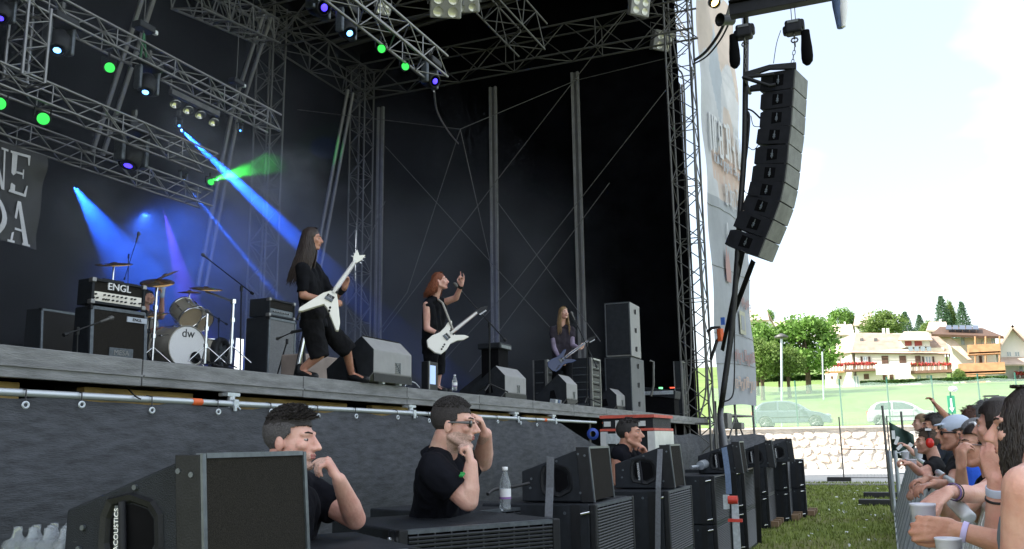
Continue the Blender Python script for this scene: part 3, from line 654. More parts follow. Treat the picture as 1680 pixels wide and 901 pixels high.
# ---- towers and roof trusses
truss('truss_tower', 'tall dark truss tower at the far front corner beside the banner', (-5.2, 27.2, 0), (-5.2, 27.2, 17), (.78, .78), .62, M['alud'], 'truss tower', 'roof towers', up=V((0, 1, 0)), r=.035, rb=.018)
truss('truss_tower', 'truss tower at the rear corner where back and side tarpaulins meet', (-17.2, 27.0, SZ), (-17.2, 27.0, 15.4), (.62, .62), .6, M['alud'], 'truss tower', 'roof towers', up=V((0, 1, 0)), r=.032, rb=.016)
truss('truss_tower', 'truss tower halfway along the back tarpaulin behind the drums', (-17.2, 21.6, SZ), (-17.2, 21.6, 15.4), (.62, .62), .6, M['alud'], 'truss tower', 'roof towers', up=V((0, 1, 0)), r=.032, rb=.016)
truss('roof_truss', 'dark roof truss across the top of the side tarpaulin', (-17.6, 26.9, 14.85), (-4.6, 26.9, 14.85), (.8, 1.05), 1.1, M['alud'], 'truss', 'roof trusses', r=.035, rb=.02)
truss('roof_truss', 'dark roof truss running along the top of the back tarpaulin', (-17.3, 12, 14.85), (-17.3, 27.4, 14.85), (.8, 1.0), 1.0, M['alud'], 'truss', 'roof trusses', r=.032, rb=.018)
truss('roof_truss', 'dark roof truss crossing from the halfway tower to the stage front', (-17.3, 21.4, 14.6), (-5.2, 21.4, 14.6), (.8, 1.0), 1.0, M['alud'], 'truss', 'roof trusses', r=.032, rb=.018)
truss('roof_truss', 'dark front roof truss running toward the far front tower', (-5.6, 18, 16.0), (-5.6, 27.6, 16.0), (.7, .9), .9, M['alud'], 'truss', 'roof trusses', r=.03, rb=.016)
p = onX(843, 40, -9.0); truss('roof_truss', 'short tangled truss piece hanging under the middle of the roof', p+V((-.3, -2.2, .5)), p+V((.2, 1.0, -.1)), (.9, .9), .6, M['alud'], 'truss', 'roof trusses', r=.03, rb=.018)
# ---- light trusses
tA = onX(450, 203, -10.8); truss('light_truss', 'upper long silver truss carrying spotlights above the drums', (tA.x, 3.4, tA.z), tA, .32, .42, M['alu'], 'truss', 'lighting trusses', r=.021, rb=.010)
tB = onX(345, 268, -10.8); truss('light_truss', 'middle silver truss below the uppermost one', (tB.x, 3.4, tB.z), tB, .31, .42, M['alu'], 'truss', 'lighting trusses', r=.021, rb=.010)
tC = onX(338, 327, -12.2); truss('light_truss', 'lowest silver truss holding the black band banner', (tC.x, 4.4, tC.z), tC, .31, .42, M['alu'], 'truss', 'lighting trusses', r=.020, rb=.009)
pv = onX(52, 5, -10.8); pv2 = onX(38, 150, -10.8); truss('truss_ladder', 'short upright truss piece joining the two upper trusses at left', (tA.x, pv.y, tB.z+.1), (tA.x, pv.y, tA.z-.1), .36, .2, M['alu'], 'truss', up=V((0, 1, 0)), r=.024, rb=.012)
tF = onX(718, 112, -7.0); truss('light_truss', 'bright silver front truss ending above the singer', (tF.x, 5.5, tF.z), tF, .40, .46, M['alu'], 'truss', 'lighting trusses', r=.025, rb=.012)
tR = onX(1118, 62, -5.9); truss('light_truss', 'short silver truss end carrying floodlights near the far front tower', tR+V((-1.2, -8, 1.2)), tR, .45, .5, M['alu'], 'truss', 'lighting trusses', r=.03, rb=.015)
tM = onX(300, -6, -14); truss('light_truss', 'dim truss corner at the top between the roof beams', onX(305, -12, -12), onX(440, 52, -14), .6, .6, M['alud'], 'truss', 'lighting trusses', r=.028, rb=.015)
# ---- band banner with serif letters
bn = thing('band_banner', 'black hanging cloth banner with pale serif capital letters', 'banner', (-12.05, 9, 5))
bt = onX(77, 258, -12.0); bb_ = onX(68, 412, -12.0); yR = bt.y; zT, zB = bt.z, bb_.z
def bf(u, v):
    y = yR-5.6*(1-u); z = zB+(zT-zB)*v+.03*math.sin(u*9)
    return V((-12.0+.06*math.sin(u*17+v*2)+.05*noise.noise(V((u*12, v*4, 0)))+.05*math.sin((u-v)*13)*max(0, u-.6), y, z))
b = B(); nu, nv = 80, 24; vs = [bf(i/nu, j/nv) for j in range(nv+1) for i in range(nu+1)]
b.add(vs, [(j*(nu+1)+i, j*(nu+1)+i+1, (j+1)*(nu+1)+i+1, (j+1)*(nu+1)+i) for j in range(nv) for i in range(nu)], True)
b.build('cloth', mat('black banner cloth', (.022, .022, .024), .55, 0, .3, 2, .3, 6), bn, world=True)
def serif(ch):
    s, T, t = [], .20, .07     # thick, thin
    def bar(x0, y0, x1, y1): s.append([(x0, y0), (x1, y0), (x1, y1), (x0, y1)])
    def ser(x, y, w_=.34): bar(x-w_/2, y-.0 if y < .5 else y-.05, x+w_/2, y+.05 if y < .5 else y)
    if ch in 'FELID': bar(.12, 0, .12+T, 1); ser(.22, 0); ser(.22, 1)
    if ch == 'I': s[:] = []; bar(.12, 0, .32, 1); ser(.22, 0, .4); ser(.22, 1, .4)
    if ch in 'FEL':
        if ch != 'L': bar(.1, .94, .78, 1); s.append([(.70, 1), (.80, 1), (.80, .76), (.76, .76)]); bar(.3, .49, .60, .54); bar(.58, .40, .62, .63)
        if ch != 'F': bar(.1, 0, .80, .06); s.append([(.72, 0), (.84, 0), (.86, .27), (.81, .27)])
    if ch == 'N': bar(.10, 0, .17, 1); bar(.78, 0, .85, 1); s.append([(.08, 1), (.30, 1), (.86, 0), (.72, 0)]); ser(.13, 0, .28); ser(.82, 1, .30); bar(0, .95, .26, 1)
    if ch == 'M': bar(.10, 0, .17, 1); bar(.88, 0, 1.08, 1); s.append([(.08, 1), (.30, 1), (.64, 0), (.52, 0)]); s.append([(.54, 0), (.62, 0), (.96, 1), (.88, 1)]); ser(.13, 0, .28); ser(.98, 0, .34); ser(1.0, 1, .3)
    if ch == 'A': s.append([(.40, 1), (.50, 1), (.20, 0), (.12, 0)]); s.append([(.40, 1), (.54, 1), (.92, 0), (.70, 0)]); bar(.26, .30, .72, .35); ser(.16, 0, .30); ser(.82, 0, .36)
    if ch == 'D':
        o = [(.22+.68*math.sin(a), .5+.5*math.cos(a)) for a in [math.pi*i/12 for i in range(13)]]; q = [(.22+.46*math.sin(a), .5+.43*math.cos(a)) for a in [math.pi*i/12 for i in range(13)]]
        for i in range(12): s.append([o[i], q[i], q[i+1], o[i+1]])
    return s
adv = {'I': .48, 'M': 1.28, 'N': 1.02, 'E': .95, 'F': .92, 'L': .9, 'D': 1.02, 'A': 1.0}
pale = mat('pale letter print', (.62, .62, .66), .6, 0, .15, 3)
def word(wd, zt, h, endpx, m):
    y = onX(endpx, 330, -12).y; tot = sum(adv[c] for c in wd)*h*.62; y -= tot
    for c in wd:
        b = B()
        for poly in serif(c):
            sub = []
            for px_, pz_ in poly: sub.append((px_*h*.62, pz_*h))
            vs = []
            for a_, c_ in sub:
                yy_ = y+a_; u = 1-(yR-yy_)/5.6; vv_ = (zt-h+c_-zB)/(zT-zB); q = bf(u, vv_); vs.append(V((q.x+.022, yy_, zt-h+c_)))
            ks = len(vs); b.add(vs+[q_-V((.006, 0, 0)) for q_ in vs], [tuple(range(ks)), tuple(reversed(range(ks, 2*ks)))]+[(i_, ks+i_, ks+(i_+1) % ks, (i_+1) % ks) for i_ in range(ks)])
        b.build('letter', m, bn, world=True); y += adv[c]*h*.62
word('FELINE', onX(40, 252, -12).z, .66, 50, pale); word('MELINDA', onX(40, 331, -12).z, .68, 57, pale)
# ---- side advertising banner of the loudspeaker wing
ab = thing('advert_banner', 'tall sunlit advertising banner wrapped round the speaker wing right of the tower', 'banner', (-5, 28.6, 3))
vd = V((.125, .992, 0)).normalized(); o0 = V((-4.72, 28.0, 0)); BW = 4.6
pb = 2.55
def af(u, v):
    z = pb+.25*math.sin(u*3)*.3-.15*(1-u)+(17.6-pb)*v; d = .05*noise.noise(V((u*3, v*7, 2)))+.03*math.sin(u*22+v*6)*(1-abs(2*v-1))*.6+.03*math.sin(v*28+u*5)
    return o0+vd*BW*u+V((1, -.1, 0)).normalized()*d+V((0, 0, z))
NU, NV = 50, 170
cols = [('banner grey cloth', (.40, .43, .47)), ('banner peach print', (.66, .56, .50)), ('banner pale print', (.62, .64, .68)), ('banner white print', (.80, .82, .85)), ('banner red print', (.50, .30, .28)), ('banner orange print', (.66, .50, .42)), ('banner yellow print', (.56, .56, .42)), ('banner blue print', (.48, .53, .60))]
bm_ = [mat(n_, tuple(q*.72 for q in c_), .7, 0, .10, 1.2, .2, 5, transl=.12) for n_, c_ in cols]
def acol(u, v):
    y = v
    if y > .46:
        if y > .50 and abs(y-.535-.0*u) < .035 and .18 < u < .95 and (y > .525 or (int(u*26) % 3)): return 5 if False else 5
        if abs(u-.42)*1.0+abs(y-.77)*1.2 < .16: return 7
        if y > .62 or u > .3: return 1 if noise.noise(V((u*2.2, y*5, 3))) > -.12 else 2
        return 2
    if .13 < y < .145 or .30 < y < .305: return 0
    return 0
b = B(); vs = [af(i/NU, j/NV) for j in range(NV+1) for i in range(NU+1)]; k0 = len(b.v)
b.v += vs
for j in range(NV):
    for i in range(NU):
        b.f.append((j*(NU+1)+i, j*(NU+1)+i+1, (j+1)*(NU+1)+i+1, (j+1)*(NU+1)+i)); b.mi.append(acol((i+.5)/NU, (j+.5)/NV)); b.sm.append(True)
b.build('cloth', bm_, ab, world=True)
nrm = V((1, -.126, 0)).normalized()
def atext(s_, u, v, size, m, sx=1): return text_mesh(s_, size, af(u, v)+nrm*.075, vd, (0, 0, 1), m, ab, 'lettering', True, .004, sx)
rb_ = random.Random(5)
def glyphs(u0, u1, v, h, m, n, name='print_block'):       # worn, unreadable print: upright strokes and crossbars
    for i in range(n):
        u = u0+(u1-u0)*(i+.5)/n; wv = (u1-u0)/n*BW; b = B(); c = af(u, v+.006*math.sin(i*2.1))+nrm*.075; hh = h*(.82+.3*rb_.random())
        for k_ in (-.32, .28): 
            if rb_.random() < .85: b.prism([(wv*(k_-.12), -hh/2), (wv*(k_+.12), -hh/2), (wv*(k_+.12), hh/2), (wv*(k_-.12), hh/2)], c, vd, (0, 0, 1), nrm, .005)
        for z_ in (-.5, 0, .42):
            if rb_.random() < .6: b.prism([(-wv*.30, hh*z_), (wv*.26, hh*z_), (wv*.26, hh*(z_+.11)), (-wv*.30, hh*(z_+.11))], c+nrm*.002, vd, (0, 0, 1), nrm, .005)
        b.build(name, m, ab, world=True)
glyphs(.12, .97, .605, 1.35, bm_[3], 8); glyphs(.20, .99, .548, .34, bm_[7], 7); glyphs(.42, .85, .475, .75, bm_[2], 6)
atext('Loden', .60, .385, .80, bm_[3], .95); atext('Cl', .58, .262, .55, bm_[3]); glyphs(.70, .97, .235, .28, bm_[4], 6)
glyphs(.38, .92, .105, .36, bm_[4], 8); glyphs(.36, .92, .045, .34, bm_[5], 7)
b = B(); fl = [(-.25, 0), (.25, 0), (.32, .35), (.1, 1.1), (0, .8), (-.12, 1.25), (-.3, .5)]; b.prism(fl, af(.38, .27)+nrm*.07, vd, (0, 0, 1), nrm, .006); b.build('flame_emblem', bm_[4], ab, world=True)
b = B(); b.prism([(-.35, -.4), (.35, -.4), (.35, .4), (-.35, .4)], af(.66, .185)+nrm*.07, vd, (0, 0, 1), nrm, .006); b.build('yellow_panel', bm_[6], ab, world=True)
b = B(); b.prism([(-.2, -.25), (.2, -.25), (.2, .25), (-.2, .25)], af(.66, .185)+nrm*.08, vd, (0, 0, 1), nrm, .006); b.build('inner_panel', bm_[0], ab, world=True)
for v_ in (.30, .155, .09, .435):
    pts = [af(i/20, v_)+nrm*.012 for i in range(21)]; B().tube(pts, .018, 4).build('seam', bm_[0], ab, world=True)
# wing scaffold under and behind the banner
wg = thing('speaker_wing', 'dark scaffold frame under the advertising banner beside the stage', 'scaffold', (-4.6, 30, 0))
for yy_, xx_ in ((28.4, -4.9), (30.4, -4.6), (32.5, -4.3), (28.4, -6.6), (32.5, -6.2)): rod('upright', (xx_, yy_, 0), (xx_, yy_, 2.6 if xx_ > -5 else 15), .04, M['alud'], wg, 8)
for z_ in (.3, 1.4, 2.2): rod('ledger', (-4.9, 28.4, z_), (-4.3, 32.5, z_), .03, M['alud'], wg, 6); rod('ledger', (-4.3, 32.5, z_), (-6.2, 32.5, z_), .03, M['alud'], wg, 6)
rod('diagonal', (-4.9, 28.4, .3), (-4.6, 30.4, 2.2), .03, M['alud'], wg, 6); rod('diagonal', (-4.6, 30.4, 2.2), (-4.3, 32.5, .3), .03, M['alud'], wg, 6)
b = B(); b.box((-4.75, 29.4, 2.0), (.25, .9, .5)); b.box((-4.6, 30.6, 1.85), (.4, .7, .22)); b.build('ballast_block', M['alud'], wg, world=True, bev=.02)
b = B(); b.mm((-6.3, 28.3, .0), (-6.25, 32.5, 15)); b.build('inner_cloth', M['blkm'], wg, world=True)
# ================================================================ HAZE in the stage
def haze_mat():
    m = bpy.data.materials.new('stage smoke'); m.use_nodes = True; n = m.node_tree.nodes; l = m.node_tree.links.new; n.clear()
    o = n.new('ShaderNodeOutputMaterial'); v = n.new('ShaderNodeVolumePrincipled'); v.inputs['Color'].default_value = (.80, .86, .95, 1); v.inputs['Anisotropy'].default_value = 0.1
    t = n.new('ShaderNodeTexCoord'); z = n.new('ShaderNodeTexNoise'); z.inputs['Scale'].default_value = .33; z.inputs['Detail'].default_value = 2.5; z.inputs['Roughness'].default_value = .55
    l(t.outputs['Object'], z.inputs[0]); mr = n.new('ShaderNodeMapRange'); mr.inputs[1].default_value = .41; mr.inputs[2].default_value = .68; mr.inputs[3].default_value = HZ0; mr.inputs[4].default_value = HZ1
    l(z.outputs[0], mr.inputs[0]); sx = n.new('ShaderNodeSeparateXYZ'); l(t.outputs['Object'], sx.inputs[0]); m2 = n.new('ShaderNodeMapRange'); m2.inputs[1].default_value = 9.0; m2.inputs[2].default_value = 5.5; m2.inputs[3].default_value = .12; m2.inputs[4].default_value = 1.0; l(sx.outputs['Z'], m2.inputs[0]); mm_ = n.new('ShaderNodeMath'); mm_.operation = 'MULTIPLY'; l(mr.outputs[0], mm_.inputs[0]); l(m2.outputs[0], mm_.inputs[1])
    z2 = n.new('ShaderNodeTexNoise'); z2.inputs['Scale'].default_value = 1.5; z2.inputs['Detail'].default_value = 3; l(t.outputs['Object'], z2.inputs[0]); r2 = n.new('ShaderNodeMapRange'); r2.inputs[1].default_value = .36; r2.inputs[2].default_value = .62; r2.inputs[3].default_value = .25; r2.inputs[4].default_value = 1.4; l(z2.outputs[0], r2.inputs[0])
    acc = None
    for px, py, X, rad, dn in PUFFS:
        c = onX(px, py, X); d = n.new('ShaderNodeVectorMath'); d.operation = 'DISTANCE'; d.inputs[1].default_value = c; l(t.outputs['Object'], d.inputs[0])
        g = n.new('ShaderNodeMapRange'); g.interpolation_type = 'SMOOTHSTEP'; g.inputs[1].default_value = rad; g.inputs[2].default_value = 0; g.inputs[3].default_value = 0; g.inputs[4].default_value = dn; l(d.outputs['Value'], g.inputs[0])
        if acc is None: acc = g.outputs[0]
        else: s_ = n.new('ShaderNodeMath'); s_.operation = 'ADD'; l(acc, s_.inputs[0]); l(g.outputs[0], s_.inputs[1]); acc = s_.outputs[0]
    m3 = n.new('ShaderNodeMath'); m3.operation = 'MULTIPLY_ADD'; l(acc, m3.inputs[0]); l(r2.outputs[0], m3.inputs[1]); l(mm_.outputs[0], m3.inputs[2]); l(m3.outputs[0], v.inputs['Density']); l(v.outputs[0], o.inputs['Volume']); return m
HZ0, HZ1 = .0035, .036
PUFFS = [(305, 220, -13.5, 1.0, .30), (350, 260, -13.3, 1.2, .26), (400, 310, -13.0, 1.4, .24), (455, 360, -12.8, 1.6, .18), (335, 340, -13.2, .9, .25), (385, 405, -12.9, 1.2, .22), (430, 455, -12.6, 1.2, .16), (365, 295, -12.9, .8, .40), (410, 285, -13.3, 1.0, .34), (470, 268, -14.0, 1.5, .30), (540, 245, -14.8, 1.9, .26), (600, 230, -15.5, 2.0, .22), (475, 231, -15.1, .9, .35), (520, 238, -16.0, 1.0, .3), (140, 335, -13.8, 1.0, .26), (165, 370, -14.0, 1.2, .22), (195, 410, -14.3, 1.0, .14), (290, 430, -14.6, 1.8, .12), (450, 470, -14.5, 3.2, .06), (250, 480, -15.5, 3.2, .04), (380, 380, -15, 3.0, .05)]
b = B(); b.mm((-17.7, -.5, SZ+.05), (-7.4, 27.2, 9.0)); hz = b.build('haze', haze_mat()); tag(hz, 'pale smoke drifting over the left and middle of the stage', 'smoke', kind='stuff')
# ================================================================ LOUDSPEAKER ARRAY AND RIGGING
M['arr'] = mat('dark loudspeaker shell', (.017, .018, .023), .55, 0, .25, 4, .1, 60, spec=.2)
M['arrg'] = mat('grey array grille', (.17, .175, .17), .7, .2, .25, 3, .3, 90)
pa = thing('line_array', 'curved hanging column of ten black loudspeaker cabinets against the sky', 'loudspeaker', onX(1290, 110, -2.2))
AX = -1.95
# front-top corners (near side) of every cabinet taken as a chain in the X-Z plane at one distance
AYn = 21.0; Wv = V((.235, .972, 0)).normalized(); p0_ = onY(1303, 112, AYn)
def ap(px, py): r = ray(px, py); return V((0, 0, CH))+r*((Wv.x*p0_.x+Wv.y*p0_.y)/(Wv.x*r.x+Wv.y*r.y))
tops = [ap(x, y) for x, y in ((1303, 112), (1301, 145), (1299, 175), (1297, 206), (1293, 236), (1290, 268), (1286, 299), (1279, 330), (1268, 360), (1255, 391), (1243, 421))]
DW = [ (ap(1296, 200)-ap(1296-w_, 200)).length for w_ in (54, 52, 51, 53, 53, 54, 55, 56, 58, 60)]
AWd = .95
for i in range(10):
    a, c = tops[i], tops[i+1]; dn = (c-a).normalized(); bk = Wv.cross(dn); bk = bk if bk.x < 0 else -bk   # backwards (toward the stage)
    bk = (bk+V((0, 0, -0.02))).normalized(); hh = (c-a).length; D_ = DW[i]; tp = .03
    poly = [(0, .005), (D_*.85, .010), (D_, .030+tp), (D_, hh-.035), (D_*.85, hh-.010), (0, hh-.005)]
    cab = B().prism(poly, a, bk, dn, Wv, AWd).build('cabinet', M['arr'], pa, world=True, bev=.012)
    g = B(); g.box(a+dn*hh/2-bk*.012+Wv*AWd/2, (.03, AWd-.04, hh-.03), Matrix((bk, Wv, dn)).transposed()); go = g.build('grille', M['arrg'], pa, world=True); 
    h = B(); h.prism([(D_*.30, hh*.22), (D_*.62, hh*.18), (D_*.62, hh*.80), (D_*.30, hh*.76)], a-Wv*.004, bk, dn, Wv, .01); hd = h.build('handle_recess', M['blkm'], pa, world=True)
    h = B(); c0 = a+bk*D_*.46+dn*hh*.48; h.tube([c0+V((0, -.03, 0)), c0+V((0, .01, 0))], .028, 8); h.tube([c0-dn*hh*.22+V((0, -.02, 0)), c0+dn*hh*.22+V((0, -.02, 0))], .014, 5); h.box(c0+V((0, -.02, 0))+dn*.05, (.06, .02, .03)); h.build('handle', M['edge'], pa, world=True)
    b = B(); b.mm(a+bk*.03+dn*.01+V((-.02, -.012, -.02)), a+bk*.03+dn*.01+V((.02, AWd+.01, .02))); b.build('link_plate', M['blk'], pa, world=True)
t0 = tops[0]; b = B()                                        # flying frame
fr = [(1218, 128), (1222, 118), (1262, 106), (1306, 102), (1306, 112), (1262, 113), (1228, 125)]
c0 = V((0, 0, 0)); q = [onY(x, y, AYn-.02) for x, y in fr]; o_f = q[0]
b.prism([(p.x-o_f.x, p.z-o_f.z) for p in q], o_f, (1, 0, 0), (0, 0, 1), (0, 1, 0), .10); b.prism([(p.x-o_f.x, p.z-o_f.z) for p in q], o_f+V((0, AWd, 0)), (1, 0, 0), (0, 0, 1), (0, 1, 0), .10)
r0_, r1_ = onY(1220, 127, AYn), onY(1270, 122, AYn); b.tube([r0_, r1_], .05, 4); b.tube([r0_+V((0, .9, 0)), r1_+V((0, .9, 0))], .05, 4); r2 = onY(1262, 141, AYn); b.tube([r0_, r2], .055, 4); b.tube([r0_, r0_+V((0, 1.1, 0))], .05, 6); b.tube([r2, r2+V((.15, 0, 0))], .05, 4)
b.build('flying_frame', M['blk'], pa, world=True)
def chain(p, q, r, parent, n=None):
    p, q = V(p), V(q); n = n or max(3, int((q-p).length/(r*5))); b = B()
    for i in range(n):
        a = p.lerp(q, i/n); c = p.lerp(q, (i+1.25)/n); m_ = (a+c)/2; s = V((1, 0, 0)) if i % 2 else V((0, 1, 0)); hl = (c-a)/2; w_ = s*r*1.6
        pts = [m_+hl*math.cos(t)*1.0+w_*math.sin(t) for t in [k*math.pi/4 for k in range(9)]]; b.tube(pts, r*.42, 5, caps=False)
    return b.build('chain', M['alud'], parent, world=True)
def hoist(label, px, py, foot, bagx, topy=-60):
    c = onY(px, py, AYn+.4); h = thing('chain_hoist', label, 'chain hoist', c, group='chain hoists above the line array'); 
    b = B(); b.box(c, (.40, .34, .34)); b.box(c+V((.17, 0, .04)), (.18, .26, .26)); b.box(c+V((-.17, 0, -.05)), (.18, .22, .22)); b.build('motor', M['arr'], h, world=True, bev=.06, seg=3)
    b = B(); b.box(c+V((0, -.18, .10)), (.26, .02, .06)); b.build('label_strip', M['strap'], h, world=True)
    chain(c-V((0, 0, .16)), c-V((0, 0, .46)), .05, h, 3); chain(c-V((0, 0, .46)), foot, .022, h)
    for dx in (-.03, .06): rod('wire', c+V((dx, 0, .15)), V((c.x+dx, c.y, onY(px, topy, AYn).z)), .010, M['alud'], h)
    bx = onY(bagx, py+5, AYn+.4); g = thing('chain_bag', 'black cloth chain bag beside the '+('left' if bagx < px else 'right')+' hoist', 'bag', bx, group='chain bags of the hoists')
    b = B()
    pr = [(.09, .0), (.10, -.2), (.12, -.45), (.125, -.68), (.11, -.8), (.05, -.88)]; b.lathe(pr, bx, (0, 0, 1), 14, True, (1, 1.25)); b.lathe([(.0, -.88), (.05, -.88)], bx, n=14); b.lathe([(.0, 0), (.10, 0)], bx, n=14)
    b.build('bag', M['blkm'], g, world=True)
hoist('black chain hoist above the left end of the flying frame', 1221, 53, onY(1223, 118, AYn+.4), 1203)
hoist('black chain hoist above the right end of the flying frame', 1302, 46, onY(1300, 104, AYn+.4), 1321)
# beam across the top, hanging cloth end
bw = thing('support_beam', 'dark overhead beam crossing above the line array', 'beam', onY(1300, 0, AYn))
zb = onY(1290, 4, AYn).z; x0_, x1_ = onY(1195, 8, AYn).x, onY(1374, 5, AYn).x
b = B(); b.mm((x0_, AYn+.1, zb), (x1_, AYn+.4, zb+.30)); b.build('girder', M['arr'], bw, world=True, bev=.01); b = B(); b.mm((x0_, AYn+.02, zb+.302), (x1_+.1, AYn+.6, zb+.36)); b.build('roof_sheet', M['tarp2'], bw, world=True)
for i in range(9): xx = x0_+(x1_-x0_)*i/8; rod('bracket', (xx, AYn+.2, zb+.3), (xx+.25, AYn+.2, zb+.9), .03, M['alud'], bw)
rod('bracket', (x0_, AYn+.2, zb+.95), (x1_, AYn+.2, zb+.95), .05, M['alud'], bw)
cl = thing('rolled_banner', 'blue and white rolled cloth hanging from the end of the overhead beam', 'cloth', onY(1378, 20, AYn))
b = B(); a = onY(1374, -25, AYn); c = onY(1379, 46, AYn); b.tube([a, a.lerp(c, .5), c-V((0, 0, 0))], [.17, .15, .08], 10); b.build('cloth', mat('blue cloth', (.09, .14, .26), .7, 0, .3, 5), cl, world=True)
b = B(); a = onY(1382, -25, AYn-.06); c = onY(1384, 44, AYn-.06); b.tube([a, a.lerp(c, .6)+V((.01, 0, 0)), c], [.12, .10, .05], 10); b.build('white_fold', M['white'], cl, world=True)
# cables falling from the array
def cable(label, pts, r, m=None, name='hanging_cable', cat='cable', group=None):
    P_ = [V(p) for p in pts]; out = []
    for i in range(len(P_)-1):
        p0, p1, p2, p3 = P_[max(i-1, 0)], P_[i], P_[i+1], P_[min(i+2, len(P_)-1)]
        for j in range(6):
            t = j/6; out.append(.5*((2*p1)+(p2-p0)*t+(2*p0-5*p1+4*p2-p3)*t*t+(3*p1-p0-3*p2+p3)*t*t*t))
    out.append(P_[-1]); return tag(B().tube(out, r, 6).build(name, m or M['rub']), label, cat, group)
cy = AYn+.5
def yy(px, py, Y=None): return onY(px, py, cy if Y is None else Y)
cable('thick black cable bundle running down from the array past the banner to the loudspeakers', [yy(1222, -20), yy(1224, 60, cy+1), yy(1223, 140), yy(1221, 250), yy(1214, 350), yy(1210, 420), yy(1204, 500), yy(1198, 560), yy(1187, 640), yy(1182, 680), yy(1186, 720, cy-6), yy(1190, 745, 13)], .075)
cable('thinner black cable looping beside the thick bundle at the back of the array', [yy(1225, 140), yy(1222, 178), yy(1229, 190), yy(1226, 240), yy(1218, 300), yy(1212, 360), yy(1207, 420)], .03)
cable('small loop of black cable at the top of the bundle', [yy(1222, 178), yy(1234, 182), yy(1247, 194)], .022)
cable('fine cable drooping from the bundle to the fifth cabinet', [yy(1226, 240), yy(1236, 246), yy(1245, 237)], .010)
cable('fine cable drooping from the bundle to the eighth cabinet', [yy(1220, 305), yy(1222, 314), yy(1228, 319)], .010)
cable('fine cable drooping from the bundle to the third cabinet', [yy(1232, 190), yy(1236, 206), yy(1246, 208)], .010)
cable('thin cable hanging beside the banner and curving back near its foot', [yy(1206, 500), yy(1205, 560), yy(1205, 610), yy(1203, 645), yy(1196, 656), yy(1186, 659)], .018)
cable('wire running from the right hoist down to the flying frame', [onY(1281, 50, AYn), onY(1274, 72, AYn), onY(1269, 104, AYn)], .010)
def strap(label, a, c, w_, m=None, t=.012, nrm_=(0, 1, 0), name='strap'):
    a, c = V(a), V(c); d = (c-a).normalized(); s = d.cross(V(nrm_)).normalized(); b = B(); b.box((a+c)/2, (w_, t, (c-a).length), Matrix((s, d.cross(s), d)).transposed()); return tag(b.build(name, m or M['rub']), label, 'strap')
strap('dark strap from the array bottom crossing the cable bundle', onY(1219, 412, AYn), yy(1185, 575, 25), .11)
strap('long dark strap from the lowest cabinet down to the banner foot', onY(1236, 428, AYn), yy(1194, 540, 24), .13)
rc = thing('ratchet_tie', 'dark ratchet strap tying cables to the far tower in front of the banner', 'strap', yy(1184, 545, 26.4))
b = B(); b.tube([yy(1160, 545, 26.4), yy(1168, 538, 26.4), yy(1180, 537, 26.4), yy(1184, 550, 26.4), yy(1176, 560, 26.3), yy(1166, 590, 26.4)], .05, 5); b.build('webbing', M['rub'], rc, world=True)
b = B(); b.tube([yy(1181, 540, 26.3), yy(1183, 560, 26.3)], .11, 6); b.build('ratchet', M['orange'], rc, world=True, bev=.01); b = B(); b.box(yy(1186, 527, 26.2), (.12, .06, .22)); b.build('blue_tie', mat('blue tape', (.03, .12, .5), .5), rc, world=True)
cable('cable bundle sagging from the roof to the far tower, beside the banner', [onY(1206, -30, 24), onY(1195, 20, 25), onY(1180, 55, 26), onY(1158, 85, 26.6), onY(1138, 100, 26.7)], .05)
cable('second sagging cable just below the roof bundle at the far tower', [onY(1210, -30, 24), onY(1200, 25, 25), onY(1184, 62, 26), onY(1160, 92, 26.6), onY(1136, 106, 26.7)], .03)
cable('pale cable running down the stage side of the far tower', [onY(1103, 62, 26.6), onY(1112, 110, 26.6), onY(1122, 140, 26.6), onY(1126, 300, 26.6), onY(1132, 480, 26.6), onY(1133, 620, 26.6), onY(1120, 655, 26.3), onY(1128, 678, 26.2)], .028, M['alud'])
cable('second pale cable down the middle of the far tower', [onY(1135, 110, 26.5), onY(1141, 300, 26.5), onY(1148, 430, 26.5), onY(1156, 560, 26.5), onY(1158, 640, 26.5), onY(1148, 684, 26.3)], .030, M['alud'])
cable('white and black cable hanging from the moving light to the wire node', [onY(712, 150, 15), onY(718, 185, 17), onY(735, 215, 20), onY(752, 236, 25)], .02, M['alu'])
